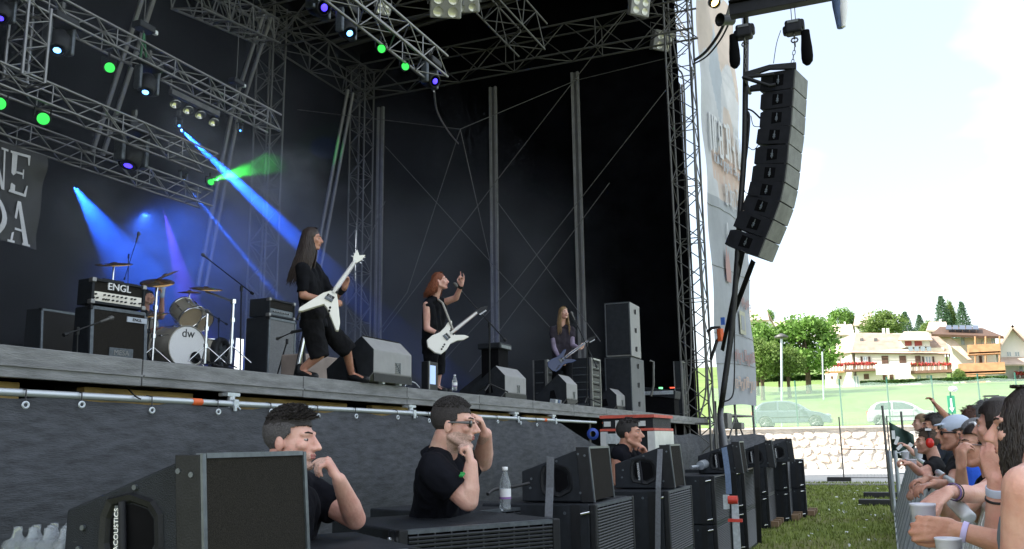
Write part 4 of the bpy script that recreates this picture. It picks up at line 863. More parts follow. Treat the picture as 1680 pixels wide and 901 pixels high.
# ================================================================ STAGE LIGHTS
def em(name, c, s): return mat(name, (.02, .02, .02), .4, emis=c, es=s)
M['lensb'] = em('blue lens glow', (.05, .28, 1), 5); M['lensg'] = em('green lens glow', (.02, .55, .06), .85); M['lensv'] = em('violet lens glow', (.05, .03, 1), 1.6); M['lamp'] = em('warm lamp glow', (1, .6, .15), 9)
M['lensbc'] = em('pale blue lens glow', (.12, .40, 1), 2.6)
def mover(label, px, py, X, s=1.0, lens='lensb', tilt=20, gap=.42):
    c = onX(px, py, X); r_ = thing('moving_light', label, 'stage light', c, 0, 'moving head lights on the trusses'); k = s
    b = B(); b.box((c.x, c.y, c.z+.46*k), (.34*k, .42*k, .14*k)); b.build('base', M['blk'], r_, world=True, bev=.03)
    for sd in (-1, 1): b = B(); b.box((c.x, c.y+sd*.20*k, c.z+.20*k), (.16*k, .07*k, .44*k)); b.build('yoke_arm', M['edge'], r_, world=True, bev=.03)
    ax = V((math.sin(R(tilt)), -.35, -math.cos(R(tilt)))).normalized(); o_ = c+V((0, 0, .12*k)); b = B(); b.lathe([(0, -.22*k), (.10*k, -.21*k), (.155*k, -.10*k), (.165*k, .05*k), (.13*k, .17*k), (.105*k, .19*k), (.10*k, .17*k)], o_, ax, 18); b.build('head', M['blk'], r_, world=True)
    b = B(); b.lathe([(0, .198*k), (.035*k, .196*k), (.055*k, .185*k)], o_, ax, 16); b.build('lens', M[lens], r_, world=True)
    b = B(); b.tube([(c.x, c.y, c.z+.52*k), (c.x, c.y, c.z+.72*k)], .03*k, 6); b.box((c.x, c.y, c.z+.70*k), (.09, .05, .10)); b.build('clamp', M['alud'], r_, world=True); return o_, ax
mover('moving head with pale blue lens under the top truss near the left edge', 95, 82, -10.8, 1.0, 'lensbc', 20)
mover('moving head with pale blue lens hanging by the green sling', 240, 150, -10.8, .95, 'lensbc', 15)
mover('large moving head below the middle truss with a small violet lens', 215, 268, -11.2, 1.25, 'lensv', 5)
mover('moving head with violet lens high beside the front truss', 522, 22, -8.5, 1.15, 'lensv', 60)
mover('moving head with pale blue lens, second from the top beside the front truss', 568, 58, -8.0, 1.0, 'lensbc', 40)
mover('moving head with violet lens hanging at the end of the front truss', 705, 140, -7.2, .95, 'lensv', 60)
mover('dim moving head at the far left under the upper left truss', 2, 30, -10.8, .8, 'lensv', 20)
mover('tiny moving head with blue lens at the end of the middle truss', 300, 297, -13.5, .45, 'lensb', 45)
mover('tiny moving head with blue lens at the end of the upper truss', 393, 215, -14.0, .4, 'lensb', 40)
mover('tiny moving head starting the broad blue beam', 292, 208, -13.8, .45, 'lensb', 50)
mover('moving head cut off by the top edge with pale blue lens', 508, -5, -8.2, .9, 'lensbc', 40)
def par(label, px, py, X, s=1.0, ax=(1, -.55, -.35), lens='lensg'):
    c = onX(px, py, X); r_ = thing('par_lamp', label, 'stage light', c, 0, 'green par lamps on the trusses'); ax = V(ax).normalized()
    b = B(); b.lathe([(0, -.30*s), (.07*s, -.29*s), (.10*s, -.18*s), (.125*s, 0), (.13*s, .02*s), (.118*s, .02*s), (.11*s, -.02*s)], c, ax, 20); b.build('can', M['blk'], r_, world=True)
    b = B(); b.lathe([(0, .004), (.108*s, 0)], c, ax, 20); b.build('lens', M[lens], r_, world=True)
    sd = ax.cross(V((0, 0, 1))).normalized(); b = B(); m_ = c-ax*.12*s; b.tube([m_+sd*.14*s, m_+sd*.14*s+V((0, 0, .22*s)), m_-sd*.14*s+V((0, 0, .22*s)), m_-sd*.14*s], .014, 5); b.tube([m_+V((0, 0, .22*s)), m_+V((0, 0, .36*s))], .018, 6); b.build('bracket', M['blk'], r_, world=True)
    return c, ax
par('green par lamp under the upper truss near the leaning rails', 180, 111, -10.8, .72)
par('green par lamp under the middle truss near the left edge', 71, 195, -10.8, .78)
par('green par lamp cut by the left edge of the picture', -1, 170, -10.6, .75)
par('green par lamp under the front truss, farther from its end', 626, 80, -7.2, .62, (1, -.9, -.5))
par('green par lamp under the front truss, nearest to its end', 665, 109, -7.2, .62, (1, -1, -.3))
gc, ga = par('small green par lamp throwing the green beam at the end of the middle truss', 346, 299, -12.5, .62, (1, -.6, .1))
bl = thing('blinder_bar', 'bar of four chrome lamps hanging under the upper truss', 'stage light', onX(320, 160, -11.5))
a, c = onX(280, 148, -11.5), onX(358, 190, -11.5); b = B(); b.box((a+c)/2, (.08, (c-a).length, .10)); b.tube([a, a+V((0, 0, .2))], .02); b.tube([c, c+V((0, 0, .3))], .02); b.build('frame', M['alud'], bl, world=True)
for px, py in ((288, 172), (309, 182), (329, 190), (351, 202)):
    o_ = onX(px, py, -11.5); b = B(); b.lathe([(0, -.14), (.06, -.13), (.10, -.03), (.105, 0), (.09, -.02), (.04, -.1), (0, -.11)], o_, V((.4, -.3, -.9)), 16); b.build('lamp', M['chrome'], bl, world=True); b = B(); b.tube([o_+V((-.03, .05, .1)), V((o_.x, o_.y, a.z+(c.z-a.z)*(o_.y-a.y)/(c.y-a.y)))], .016, 5); b.build('yoke', M['alud'], bl, world=True)
def flood(label, px, py, X, s, ax, face='lampface'):
    c = onX(px, py, X); r_ = thing('floodlight', label, 'floodlight', c, 0, 'floodlights under the roof'); ax = V(ax).normalized(); sd = ax.cross(V((0, 0, 1))).normalized(); up = sd.cross(ax); m3 = Matrix((sd, ax, up)).transposed()
    b = B(); b.box(c, (.52*s, .16*s, .42*s), m3); b.build('housing', M['grey'], r_, world=True, bev=.03)
    for i in (-1, 1):
        for j in (-1, 1): b = B(); b.lathe([(0, .0), (.075*s, .0), (.085*s, .012)], c+ax*.082*s+sd*.12*s*i+up*.10*s*j, ax, 12); b.build('lamp', mat('pale lamp glass', (.6, .6, .5), .15, .3, .1, 5), r_, world=True)
    b = B(); b.tube([c+sd*.29*s, c+sd*.29*s+V((0, 0, .38*s)), c-sd*.29*s+V((0, 0, .38*s)), c-sd*.29*s], .014, 5); b.build('bracket', M['alud'], r_, world=True)
flood('open floodlight beside the front truss near the top edge', 628, 14, -7.5, .55, (1, -.8, -.5))
flood('grey floodlight at the top edge left of the tangled truss', 731, 8, -7, 1.15, (.6, -1, -.8)); flood('grey floodlight touching the tangled truss at the top edge', 766, 4, -7, .95, (.4, -1, -.6))
flood('bright floodlight at the end of the short truss by the far tower', 1087, 68, -5.9, 1.6, (.9, -.8, -.5)); flood('floodlight next to the short truss at the top edge', 1048, 12, -5.9, 1.3, (.9, -.8, -.3))
wl = thing('wing_lamp', 'small orange glowing lamp at the top of the advertising banner', 'lamp', onY(1173, 5, 27.4)); c = onY(1173, 4, 27.4)
b = B(); b.lathe([(0, -.3), (.16, -.26), (.2, 0), (.18, .02)], c, V((.6, -1, -.6)), 14); b.build('hood', M['blk'], wl, world=True); b = B(); b.lathe([(0, .01), (.15, .0)], c, V((.6, -1, -.6)), 14, sc=(1, .6)); b.build('bulb', M['lamp'], wl, world=True)
sf = thing('spot_lamp', 'black spot lamp clamped beside the left hoist', 'stage light', onY(1190, 33, 24)); c = onY(1190, 33, 24); b = B(); b.lathe([(0, -.3), (.14, -.28), (.16, .2), (.19, .22), (.15, .2)], c, V((-.6, -.8, -.2)), 14); b.build('can', M['blk'], sf, world=True); b = B(); b.tube([c, c+V((.2, 0, .5)), c+V((.5, 0, .6))], .04, 6); b.build('arm', M['alud'], sf, world=True)
# slings, small motors
for lab, px, py, X in (('small chain motor with white lamp above the green sling', 236, 45, -10.8), ('small white lamped motor between the leaning rails', 388, 135, -13)):
    c = onX(px, py, X); m_ = thing('truss_motor', lab, 'chain hoist', c); b = B(); b.box(c, (.2, .34, .12)); b.build('motor', M['blk'], m_, world=True, bev=.02); b = B(); b.box(c+V((.05, .2, -.02)), (.08, .08, .08)); b.build('lamp_cap', M['white'], m_, world=True, bev=.02)
    rod('wire', c, c+V((0, 0, 5)), .01, M['alud'], m_); rod('wire', c, c-V((0, 0, .9)), .01, M['alud'], m_)
sg = B(); a = onX(236, 55, -10.8); c = onX(236, 112, -10.8); sg.tube([a, c+V((0, -.10, 0))], .02, 5); sg.tube([a, c+V((0, .08, 0))], .02, 5); tag(sg.build('green_sling', mat('green webbing', (.03, .16, .07), .8)), 'green webbing sling holding the upper truss', 'sling')
# beams: spot lamps shining through the smoke, and one added wash
def spot(name, p, q, col, power, ang, r=.03, blend=.3):
    l = bpy.data.lights.new(name, 'SPOT'); l.energy = power; l.color = col; l.spot_size = R(ang); l.spot_blend = blend; l.shadow_soft_size = r
    o = bpy.data.objects.new(name, l); scn.collection.objects.link(o); o.location = p; o.rotation_euler = (V(q)-V(p)).to_track_quat('-Z', 'Y').to_euler(); return o
BL = (.015, .13, 1); GR = (.05, 1, .07); VI = (.16, .06, 1)
spot('blue_beam_lamp', onX(293, 209, -13.6), onX(495, 400, -12.6), BL, 60000, 7)
spot('thin_blue_beam_lamp', onX(301, 299, -13.4), onX(440, 468, -12.4), BL, 16000, 3.0)
spot('green_beam_lamp', gc+ga*.12, onX(528, 243, -17.9), GR, 11000, 7)
spot('short_blue_beam_lamp', onX(449, 227, -14.5), onX(532, 243, -17.9), BL, 5000, 6)
spot('added_blue_wash', onX(236, 352, -13.6), onX(380, 560, -17), (.04, .16, 1), 700, 85)  # added wash without a fixture, lifts the blue of the dark background
spot('wide_blue_beam_lamp', onX(122, 306, -13.6), onX(205, 430, -14.8), BL, 5500, 20)
spot('violet_beam_lamp', onX(268, 345, -14.5), onX(310, 500, -14.8), VI, 2200, 15)
# ================================================================ BACKLINE (local frames: +x faces the audience, y along the stage)
def amp_cab(label, loc, W_, D_, H_, rz=0, slant_=0, badge=True, group='guitar cabinets', front=None):
    r_ = thing('guitar_cabinet', label, 'amplifier cabinet', loc, rz, group)
    b = B(); b.prism([(-D_, 0), (0, 0), (-slant_, H_), (-D_, H_)], (0, -W_/2, 0), (1, 0, 0), (0, 0, 1), (0, 1, 0), W_); b.build('shell', M['blkbox'], r_, bev=.015)
    fr = front or M['grille']; b = B(); sl_ = slant_/H_
    b.prism([(.0-.04*sl_, .04), (.012, .04), (.012-sl_*(H_-.04), H_-.04), (0-sl_*(H_-.04), H_-.04)], (0.001, -W_/2+.04, 0), (1, 0, 0), (0, 0, 1), (0, 1, 0), W_-.08); b.build('grille_cloth', fr, r_)
    for sy in (-1, 1): B().prism([(.002, .01), (.02, .01), (.02-sl_*H_, H_-.01), (-sl_*H_, H_-.01)], (0, sy*(W_/2-.02)-.018, 0), (1, 0, 0), (0, 0, 1), (0, 1, 0), .036).build('edge_piping', M['edge'], r_)
    b = B(); b.box((.01-slant_, 0, H_-.018), (.02, W_-.07, .034)); b.build('edge_piping', M['edge'], r_)
    for sy in (-1, 1):
        for z in (.02, H_-.02): B().box((-D_*.02-slant_*z/H_, sy*(W_/2-.005), z), (.07, .03, .05)).build('corner_cap', M['blk'], r_, bev=.008)
    return r_
def amp_head(label, loc, W_, D_, H_, rz=0, style=0):
    r_ = thing('amplifier_head', label, 'amplifier', loc, rz, 'amplifier heads')
    b = B(); t = .03
    b.mm((-D_, -W_/2, 0), (-.03, W_/2, H_)); b.mm((-.031, -W_/2, 0), (0, W_/2, t)); b.mm((-.031, -W_/2, H_-t), (0, W_/2, H_)); b.mm((-.031, -W_/2, t), (0, -W_/2+t, H_-t)); b.mm((-.031, W_/2-t, t), (0, W_/2, H_-t)); b.build('shell', M['blkbox'], r_, bev=.006)
    for sy in (-1, 1):
        for z in (.02, H_-.02): B().box((-.025, sy*(W_/2-.018), z), (.07, .05, .05)).build('corner_cap', M['alu'], r_, bev=.01)
    if style == 0:
        B().mm((-.03, -W_/2+t, H_*.50), (-.018, W_/2-t, H_-t)).build('front_grille', M['grille'], r_)
        B().mm((-.03, -W_/2+t+.01, t), (-.012, W_/2-t-.01, H_*.49)).build('control_panel', mat('ivory control panel', (.78, .74, .66), .4, 0, .05, 5), r_)
        for (x, z) in [(-.27, .33), (-.17, .34), (-.12, .34), (-.07, .34), (-.02, .34), (.03, .34), (.08, .34), (.15, .34), (.19, .34), (-.29, .18), (-.25, .19), (-.18, .17), (-.15, .17), (-.12, .17), (-.07, .17), (-.02, .17), (.03, .17), (.08, .17), (.15, .17), (.19, .17), (.25, .20), (.28, .22)]:
            rod('knob', (loc[0]-.012, loc[1]+x, loc[2]+z*H_+.012), (loc[0]+.012, loc[1]+x, loc[2]+z*H_+.012), .009, M['blk'], r_, 8)
        text_mesh('ENGL', .105, (-.010, -.0, H_*.74), (0, 1, 0), (0, 0, 1), M['wht'], r_, 'logo', False, .008, 1.05)
    else:
        B().mm((-.03, -W_/2+t, t), (-.016, W_/2-t, H_*.45)).build('control_panel', M['edge'], r_); B().mm((-.03, -W_/2+t, H_*.5), (-.02, W_/2-t, H_-t)).build('front_grille', M['grille'], r_)
        for i in range(7): rod('knob', (loc[0]-.016, loc[1]-.2+i*.06, loc[2]+H_*.3), (loc[0]+.010, loc[1]-.2+i*.06, loc[2]+H_*.3), .012, M['alu'], r_, 8)
        text_mesh('AMPEG', .05, (-.012, -.14, H_*.75), (0, 1, 0), (0, 0, 1), M['alu'], r_, 'logo', False, .003) if False else None
    b = B(); b.tube([(-D_*.5, -.14, H_-.005), (-D_*.5, -.12, H_+.025), (-D_*.5, .12, H_+.025), (-D_*.5, .14, H_-.005)], .010, 5); b.build('carry_handle', M['blk'], r_); return r_
# near stack: front face from px147 to px232 at y~590
c1 = P(145, 600, 8.85); cw = .67; arz = R(-8); ctr = (c1.x+math.sin(R(8))*cw/2, c1.y+math.cos(R(8))*cw/2, SZ)
amp_cab('black guitar cabinet with grey piping and badge under the cream fronted amplifier', ctr, cw, .30, .765, arz, .05)
cb = [o for o in bpy.data.objects if o.name.startswith('guitar_cabinet')][-1]
B().box((-.02, .20, .665), (.012, .24, .055)).build('badge', mat('pale blue badge', (.42, .46, .52), .5, .2), cb); text_mesh('ENGL', .045, (-.012, .20, .665), (0, 1, 0), (0, 0, 1), M['blk'], cb, 'lettering', False, .002)
B().box((.004, 0.02, .30), (.012, .28, .10)).build('badge', M['edge'], cb, bev=.004); text_mesh('MESA', .075, (.0115, 0.02, .30), (0, 1, 0), (0, 0, 1), M['alu'], cb, 'lettering', False, .002)
amp_head('amplifier head with cream control panel and white logo on the nearest cabinet', (ctr[0]-.03, ctr[1]-.02, SZ+.785), .635, .24, .265, arz)
# dark stack behind
c2 = P(80, 560, 13.6); b_ = amp_cab('dark guitar cabinet in the smoke, lower one of the stack at far left', (c2.x, c2.y+.2, SZ), .70, .4, .76, 0)
amp_cab('dark guitar cabinet in the smoke, upper one of the stack at far left', (c2.x, c2.y+.2, SZ+.765), .70, .36, .70, 0, .05); 
# tall bass cabinet and head, px 435 is the near front edge
c3 = P(437, 600, 12.9); cb3 = amp_cab('tall grey fronted bass cabinet left of the guitarist with long dark hair', (c3.x, c3.y+.33, SZ), .66, .40, 1.21, 0, 0, front=mat('silver grey speaker cloth', (.16, .165, .17), .8, 0, .4, 40, .5, 120, stretch=(1, 1, 8)))
amp_head('black bass amplifier head on the tall grey fronted cabinet', (c3.x, c3.y+.33, SZ+1.225), .63, .36, .27, 0, 1)
# stage monitors: wedge with grey back towards the audience
def monitor(label, px, py, d, W_=.80, H_=.50, rz=0, m=None):
    p = P(px, py, d); r_ = thing('stage_monitor', label, 'stage monitor', (p.x, p.y+W_/2, SZ), rz, 'wedge monitors along the stage edge')
    b = B(); prof = [(0, .10), (0, .34*H_/.5), (-.16, .49*H_/.5), (-.62, .16), (-.60, .0), (-.10, 0)]
    b.prism(prof, (0, -W_/2, .02), (1, 0, 0), (0, 0, 1), (0, 1, 0), W_); b.build('cabinet', m or M['grey'], r_, bev=.012)
    for sy in (-1, 1):
        b = B(); b.prism([(x*.985-.004, z*.985+.004) for x, z in prof], (0, sy*(W_/2+.004)-.004, .02), (1, 0, 0), (0, 0, 1), (0, 1, 0), .008); b.build('side_panel', M['blkbox'], r_)
        b = B(); b.prism([(-.34, .08), (-.20, .10), (-.24, .26), (-.32, .24)], (0, sy*(W_/2+.010)-.003, .02), (1, 0, 0), (0, 0, 1), (0, 1, 0), .006); b.build('handle_recess', M['blkm'], r_)
    b = B(); b.prism([(-.17, .475*H_/.5), (-.60, .17), (-.605, .18), (-.165, .49*H_/.5)], (0, -W_/2+.03, .03), (1, 0, 0), (0, 0, 1), (0, 1, 0), W_-.06); b.build('front_grille', M['grille'], r_)
    b = B(); b.mm((-.003, -W_/2+.0, .02), (.004, W_/2, .11)); b.build('base_strip', M['blk'], r_)
    for sy in (-.22, .22): B().box((-.04, sy*W_, .035), (.06, .05, .07)).build('foot', M['galv'], r_, bev=.006)
    b = B(); 
    for i in range(6): b.box((.006, .09-.0, .14+i*.022), (.008, .10, .008))
    b.box((.006, .145, .195), (.008, .012, .13)); b.box((.006, .03, .13), (.008, .012, .0)); b.tube([(.006, .05, .24), (.006, .10, .20), (.006, .13, .14)], .006, 4); b.build('emblem', M['edge'], r_); return r_
monitor('largest grey backed monitor wedge in front of the guitarist with the white pointed guitar', 613, 620, 9.75, .86, .52)
monitor('grey backed monitor wedge right of the singer with a bluish side', 829, 645, 14.0, .90, .54)
monitor('smaller monitor wedge just left below the long haired singer with the bass', 930, 650, 16.25, .62, .56)
monitor('last small monitor wedge in front of the grey loudspeaker stack', 1012, 660, 19.8, .70, .50)
monitor('dark monitor lying behind the wedge right of the singer', 800, 640, 15.0, .8, .52, .3, M['blkbox'])
# side fill stack
def sidefill(label, px, py, d, W_, D_, z0, H_, m):
    p = P(px, py, d); r_ = thing('sidefill_speaker', label, 'loudspeaker', (p.x, p.y, z0), 0, 'side loudspeaker stack')
    b = B(); b.mm((-D_, 0, 0), (0, W_, H_)); b.build('cabinet', m, r_, bev=.015)
    b = B(); b.mm((-D_+.03, -.012, .03), (-.03, -.002, H_-.03)); b.build('front_grille', M['blkbox'], r_)
    for x in (-D_+.01, -.01): B().mm((x-.01, -.016, 0), (x+.01, 0, H_)).build('edge_trim', M['edge'], r_)
    B().mm((-D_, -.016, H_-.02), (0, 0, H_)).build('edge_trim', M['edge'], r_)
    for z in (.15, .5, .85):
        b = B(); b.box((.004, W_*.5, H_*z), (.01, .16, .10)); b.tube([(.012, W_*.5, H_*z-.06), (.02, W_*.5, H_*z+.06)], .012, 5); b.build('handle', M['blk'], r_)
    return r_
sidefill('upper pale sided box of the tall loudspeaker stack', 1037, 600, 20.6, .9, .62, SZ+1.29, 1.28, M['grey'])
sidefill('lower darker box of the tall loudspeaker stack', 1038, 660, 20.5, 1.2, .64, SZ, 1.28, mat('dark grey speaker paint', (.10, .105, .115), .6, 0, .15, 4))
# ---- drum kit on a riser
rs = thing('drum_riser', 'low dark riser carrying the drum kit', 'riser', P(320, 600, 13.2))
rp = P(320, 600, 13.2); rz_ = 2.52
b = B(); b.mm((rp.x-2.6, rp.y-2.3, SZ+.01), (rp.x+.7, rp.y+1.3, rz_)); b.build('platform', M['blk'], rs, world=True, bev=.01)
shell = mat('champagne drum shell', (.36, .33, .27), .35, .3, .15, 5); headm = mat('white drum head', (.80, .80, .80), .5, 0, .03, 4); clrh = mat('amber drum head', (.42, .33, .22), .35, 0, .1, 4); brz = mat('bronze cymbal', (.42, .25, .10), .25, .9, .25, 12, .1, 60)
def drum(name, label, c, ax, R_, L_, hm, hoops=True, badge=None, cat='drum'):
    c = V(c); ax = V(ax).normalized(); r_ = thing(name, label, cat, c, 0, 'drums of the kit')
    b = B(); b.lathe([(R_*.985, -L_/2), (R_, -L_/2+.02), (R_, L_/2-.02), (R_*.985, L_/2)], c, ax, 32); b.build('shell', shell, r_, world=True)
    for s_ in (-1, 1):
        b = B(); b.lathe([(0, s_*(L_/2+.002)), (R_*.97, s_*(L_/2+.004))] if s_ > 0 else [(R_*.97, s_*(L_/2+.004)), (0, s_*(L_/2+.002))], c, ax, 32); b.build('drum_head', hm, r_, world=True)
        b = B(); b.lathe([(R_*.985, s_*(L_/2-.015)), (R_*1.03, s_*(L_/2-.015)), (R_*1.03, s_*(L_/2+.015)), (R_*.985, s_*(L_/2+.015)), (R_*.985, s_*(L_/2-.015))], c, ax, 32); b.build('hoop', M['chrome'] if R_ < .27 else shell, r_, world=True)
    a = ax.orthogonal().normalized(); bb2 = ax.cross(a)
    for i in range(8):
        t = i*math.pi/4+.3; q = c+(a*math.cos(t)+bb2*math.sin(t))*(R_+.018); b = B(); b.tube([q-ax*L_*.42, q+ax*L_*.42], .006, 5); b.tube([q-ax*.03, q+ax*.03], .013, 6); b.build('lug', M['chrome'], r_, world=True)
    return r_
kc = P(291, 571, 12.6); kax = V((1, -.22, -.02)).normalized()
kd = drum('bass_drum', 'bass drum with white front head and dark port hole', kc-kax*.0, kax, .30, .46, headm)
fc = kc+kax*.238; kr = kax.cross(V((0, 0, 1))).normalized()*-1; ku = V((0, 0, 1))
text_mesh('dw', .17, fc+ku*.19, kr, ku, M['blk'], kd, 'logo', True, .004)
b = B(); b.lathe([(0, .012), (.075, .012), (.085, .010)], fc-ku*.14+kr*.13, kax, 20); b.build('port_hole', M['blkm'], kd, world=True)
b = B(); b.tube([fc-ku*.14+kr*.13, fc-ku*.24+kr*.27+kax*.25], .022, 6); b.tube([fc-ku*.24+kr*.27+kax*.25, fc-ku*.30+kr*.5+kax*.4], .012, 6); tag(b.build('drum_microphone', M['blk']), 'black microphone poking into the port of the bass drum', 'microphone')
drum('rack_tom', 'higher rack tom tilted above the bass drum', P(305, 513, 12.7), (.75, -.1, -.62), .175, .26, clrh)
drum('rack_tom', 'smaller rack tom half behind the higher one', P(328, 523, 13.0), (.8, .1, -.6), .15, .22, clrh)
drum('floor_tom', 'white sided floor tom hidden behind the nearest cabinet', P(234, 545, 13.2), (.05, 0, 1), .20, .40, headm)
drum('floor_tom', 'pale floor tom right of the bass drum', P(342, 577, 13.4), (.1, 0, 1), .20, .36, headm)
fan = thing('stage_fan', 'round black fan standing right of the bass drum', 'fan', P(362, 584, 13.0)); c = P(362, 582, 13.0); b = B(); b.lathe([(.24, -.06), (.26, 0), (.24, .06), (.20, .06), (.20, -.06), (.24, -.06)], c, (1, .3, 0), 24); b.build('ring', M['blk'], fan, world=True)
b = B(); ax = V((1, .3, 0)).normalized(); a1 = ax.orthogonal().normalized(); a2 = ax.cross(a1)
for i in range(6): t = i*math.pi/3; d_ = a1*math.cos(t)+a2*math.sin(t); b.tube([c+d_*.03, c+d_*.21], .03, 4)
b.build('blades', M['edge'], fan, world=True); b = B(); b.tube([c-V((0, 0, .24)), V((c.x, c.y, rz_-.3))], .03, 6); b.build('stand', M['blk'], fan, world=True)
def cymbal(label, px, py, d, R_, nrm_, foot=True, footpx=None, base=None, w=M['chrome']):
    c = P(px, py, d); n = V(nrm_).normalized(); r_ = thing('cymbal', label, 'cymbal', c, 0, 'cymbals of the kit')
    b = B(); b.lathe([(0, .028), (R_*.14, .024), (R_*.2, .010), (R_*.6, .002), (R_, -.012), (R_*.98, -.014), (R_*.6, -.002), (R_*.2, .006)], c, n, 36); b.build('plate', brz, r_, world=True)
    return c
def stand(label, pts, zb, r=.014, w=M['chrome'], legs=True):
    pts = [V(p) for p in pts]; ft = V((pts[0].x, pts[0].y, zb)); r_ = thing('cymbal_stand', label, 'stand', ft, 0, 'chrome stands of the kit')
    b = B(); b.tube([ft, pts[0]], r, 8); b.build('pole', w, r_, world=True)
    for z in (.35, .7): q = ft.lerp(pts[0], z); b = B(); b.tube([q-V((0, 0, .03)), q+V((0, 0, .03))], r*1.8, 8); b.tube([q, q+V((.04, -.03, 0))], .008, 5); b.build('joint', w, r_, world=True)
    if len(pts) > 1: b = B(); b.tube(pts, r*.8, 7); b.build('boom', w, r_, world=True); b = B(); b.tube([pts[0]-V((0, 0, .03)), pts[0]+V((0, 0, .03))], r*2, 8); b.build('joint', w, r_, world=True)
    if legs:
        for i in range(3): a = i*2.09+.4; b = B(); b.tube([ft+V((0, 0, .25)), ft+V((math.cos(a)*.28, math.sin(a)*.28, .01))], .009, 5); b.build('leg', w, r_, world=True)
    return r_
c = cymbal('dark bronze cymbal highest at left above the cabinet', 187, 433, 13.4, .27, (.15, -.25, .95)); stand('chrome stand of the highest left cymbal', [c-V((0, 0, .02))], rz_)
c = cymbal('large bronze cymbal beside the drummer, tilted to the front', 258, 463, 12.4, .23, (.25, -.35, .9)); cymbal('second bronze cymbal overlapping just above the tilted one', 271, 452, 12.6, .20, (-.25, -.4, .88))
stand('bright chrome stand in front of the drummer', [c-V((0, 0, .02))], rz_, .020)
c = cymbal('wide dark cymbal low in front of the drummer chest', 246, 515, 12.9, .26, (.1, -.28, .95)); stand('stand of the low wide cymbal', [c-V((0, 0, .02))], rz_, .012, M['blk'])
c = cymbal('thin crash cymbal to the right above the toms', 338, 473, 12.6, .23, (.20, -.18, .96)); q = P(383, 495, 12.3); stand('bright chrome boom stand right of the drums', [q, c-V((0, 0, .05))], rz_, .019)
c = cymbal('small flat cymbal just above the higher rack tom', 311, 479, 12.9, .17, (.05, -.1, 1)); stand('short stand of the small flat cymbal', [c-V((0, 0, .02))], rz_, .010)
q = P(340, 515, 12.2); stand('bright chrome straight stand in front of the floor tom', [q], rz_, .019)
def mic(b, p, d, s=1): p = V(p); d = V(d).normalized(); b.tube([p-d*.13*s, p-d*.02*s], [.011*s, .016*s], 8); b.tube([p-d*.02*s, p, p+d*.03*s, p+d*.045*s], [.018*s, .025*s, .023*s, .010*s], 10)
def mic_stand(label, foot, top, tail, tip, r=.010, legs=True, m=M['blk'], micn=True):
    r_ = thing('microphone_stand', label, 'microphone stand', foot, 0, 'black microphone stands'); f, t_, tl_, tp = map(V, (foot, top, tail, tip))
    b = B(); b.tube([f, t_], r, 8); b.build('pole', m, r_, world=True); b = B(); b.tube([tl_, tp], r*.8, 8); b.tube([tl_, tl_+(tl_-tp).normalized()*.04], r*2, 6); b.build('boom', m, r_, world=True)
    b = B(); b.tube([t_-V((0, 0, .04)), t_+V((0, 0, .03))], r*2, 8); b.build('clutch', m, r_, world=True)
    if legs:
        for i in range(3): a = i*2.09+.7; rod('leg', f+V((0, 0, .12)), f+V((math.cos(a)*.26, math.sin(a)*.26, .01)), .010, m, r_)
    if micn: b = B(); mic(b, tp+(tp-tl_).normalized()*.10, tp-tl_); b.build('microphone', M['alud'], r_, world=True)
    return r_
f = P(127, 590, 8.3); f.z = SZ; mic_stand('low microphone stand pointing at the nearest guitar cabinet', f, P(127, 542, 8.3), P(110, 548, 8.15), P(168, 527, 8.55))
f = P(395, 610, 11.5); f.z = SZ; mic_stand('tall microphone boom stand right of the drums with a small mic on top', f, P(396, 473, 11.5), P(412, 480, 11.4), P(340, 424, 12.0))
f = P(803, 615, 12.0); f.z = SZ; mic_stand('microphone boom stand at the mouth of the red haired singer', f, P(803, 533, 12.0), P(827, 556, 11.9), P(756, 477, 11.9), .011)
f = P(963, 660, 16.0); f.z = SZ; mic_stand('microphone boom stand in front of the long blond haired bassist', f, P(963, 565, 16.0), P(978, 600, 15.9), P(942, 523, 16.1), .011)
f = P(210, 590, 13.6); f.z = SZ; mic_stand('thin overhead microphone stand above the drummer', f, P(211, 420, 13.6), P(205, 455, 13.6), P(224, 395, 13.6), .006, True)
f = P(446, 610, 12.2); f.z = SZ; mic_stand('low microphone stand before the tall bass cabinet', f, P(471, 560, 12.2), P(478, 546, 12.3), P(462, 553, 12.5), .010, True)
f = P(358, 600, 12.8); f.z = rz_; mic_stand('low black microphone stand between the floor tom and the fan', f, P(359, 525, 12.8), P(370, 531, 12.7), P(346, 516, 12.9), .008, True)
# guitar stand and small combo behind guitarist
r_ = thing('guitar_stand', 'black guitar stand behind the legs of the front guitarist', 'stand', P(500, 610, 11.0)); r_.location.z = SZ
b = B(); p0 = P(493, 600, 11.0); b.tube([P(485, 618, 11), P(500, 545, 11.1)], .03, 6); b.tube([P(500, 612, 10.9), P(498, 545, 11.1)], .018, 6); b.tube([P(478, 545, 11.1), P(502, 541, 11.1)], .018, 6); b.build('frame', M['blk'], r_, world=True)
b = B(); b.tube([P(489, 604, 10.9), P(499, 555, 11.0)], .022, 6); b.build('chrome_tube', M['chrome'], r_, world=True)
r_ = thing('road_case', 'pale brown road case half hidden behind the front guitarist', 'case', P(520, 600, 11.8)); r_.location.z = SZ
b = B(); a = P(500, 620, 11.8); c = P(545, 572, 11.9); b.mm((a.x-.4, a.y, SZ), (a.x, a.y+.9, SZ+.55)); b.build('box', mat('fawn case covering', (.26, .21, .18), .8, 0, .2, 4), r_, world=True, bev=.02); b = B(); b.box((a.x+.006, a.y+.45, SZ+.14), (.01, .28, .06)); b.build('label_strip', M['wht'], r_, world=True)
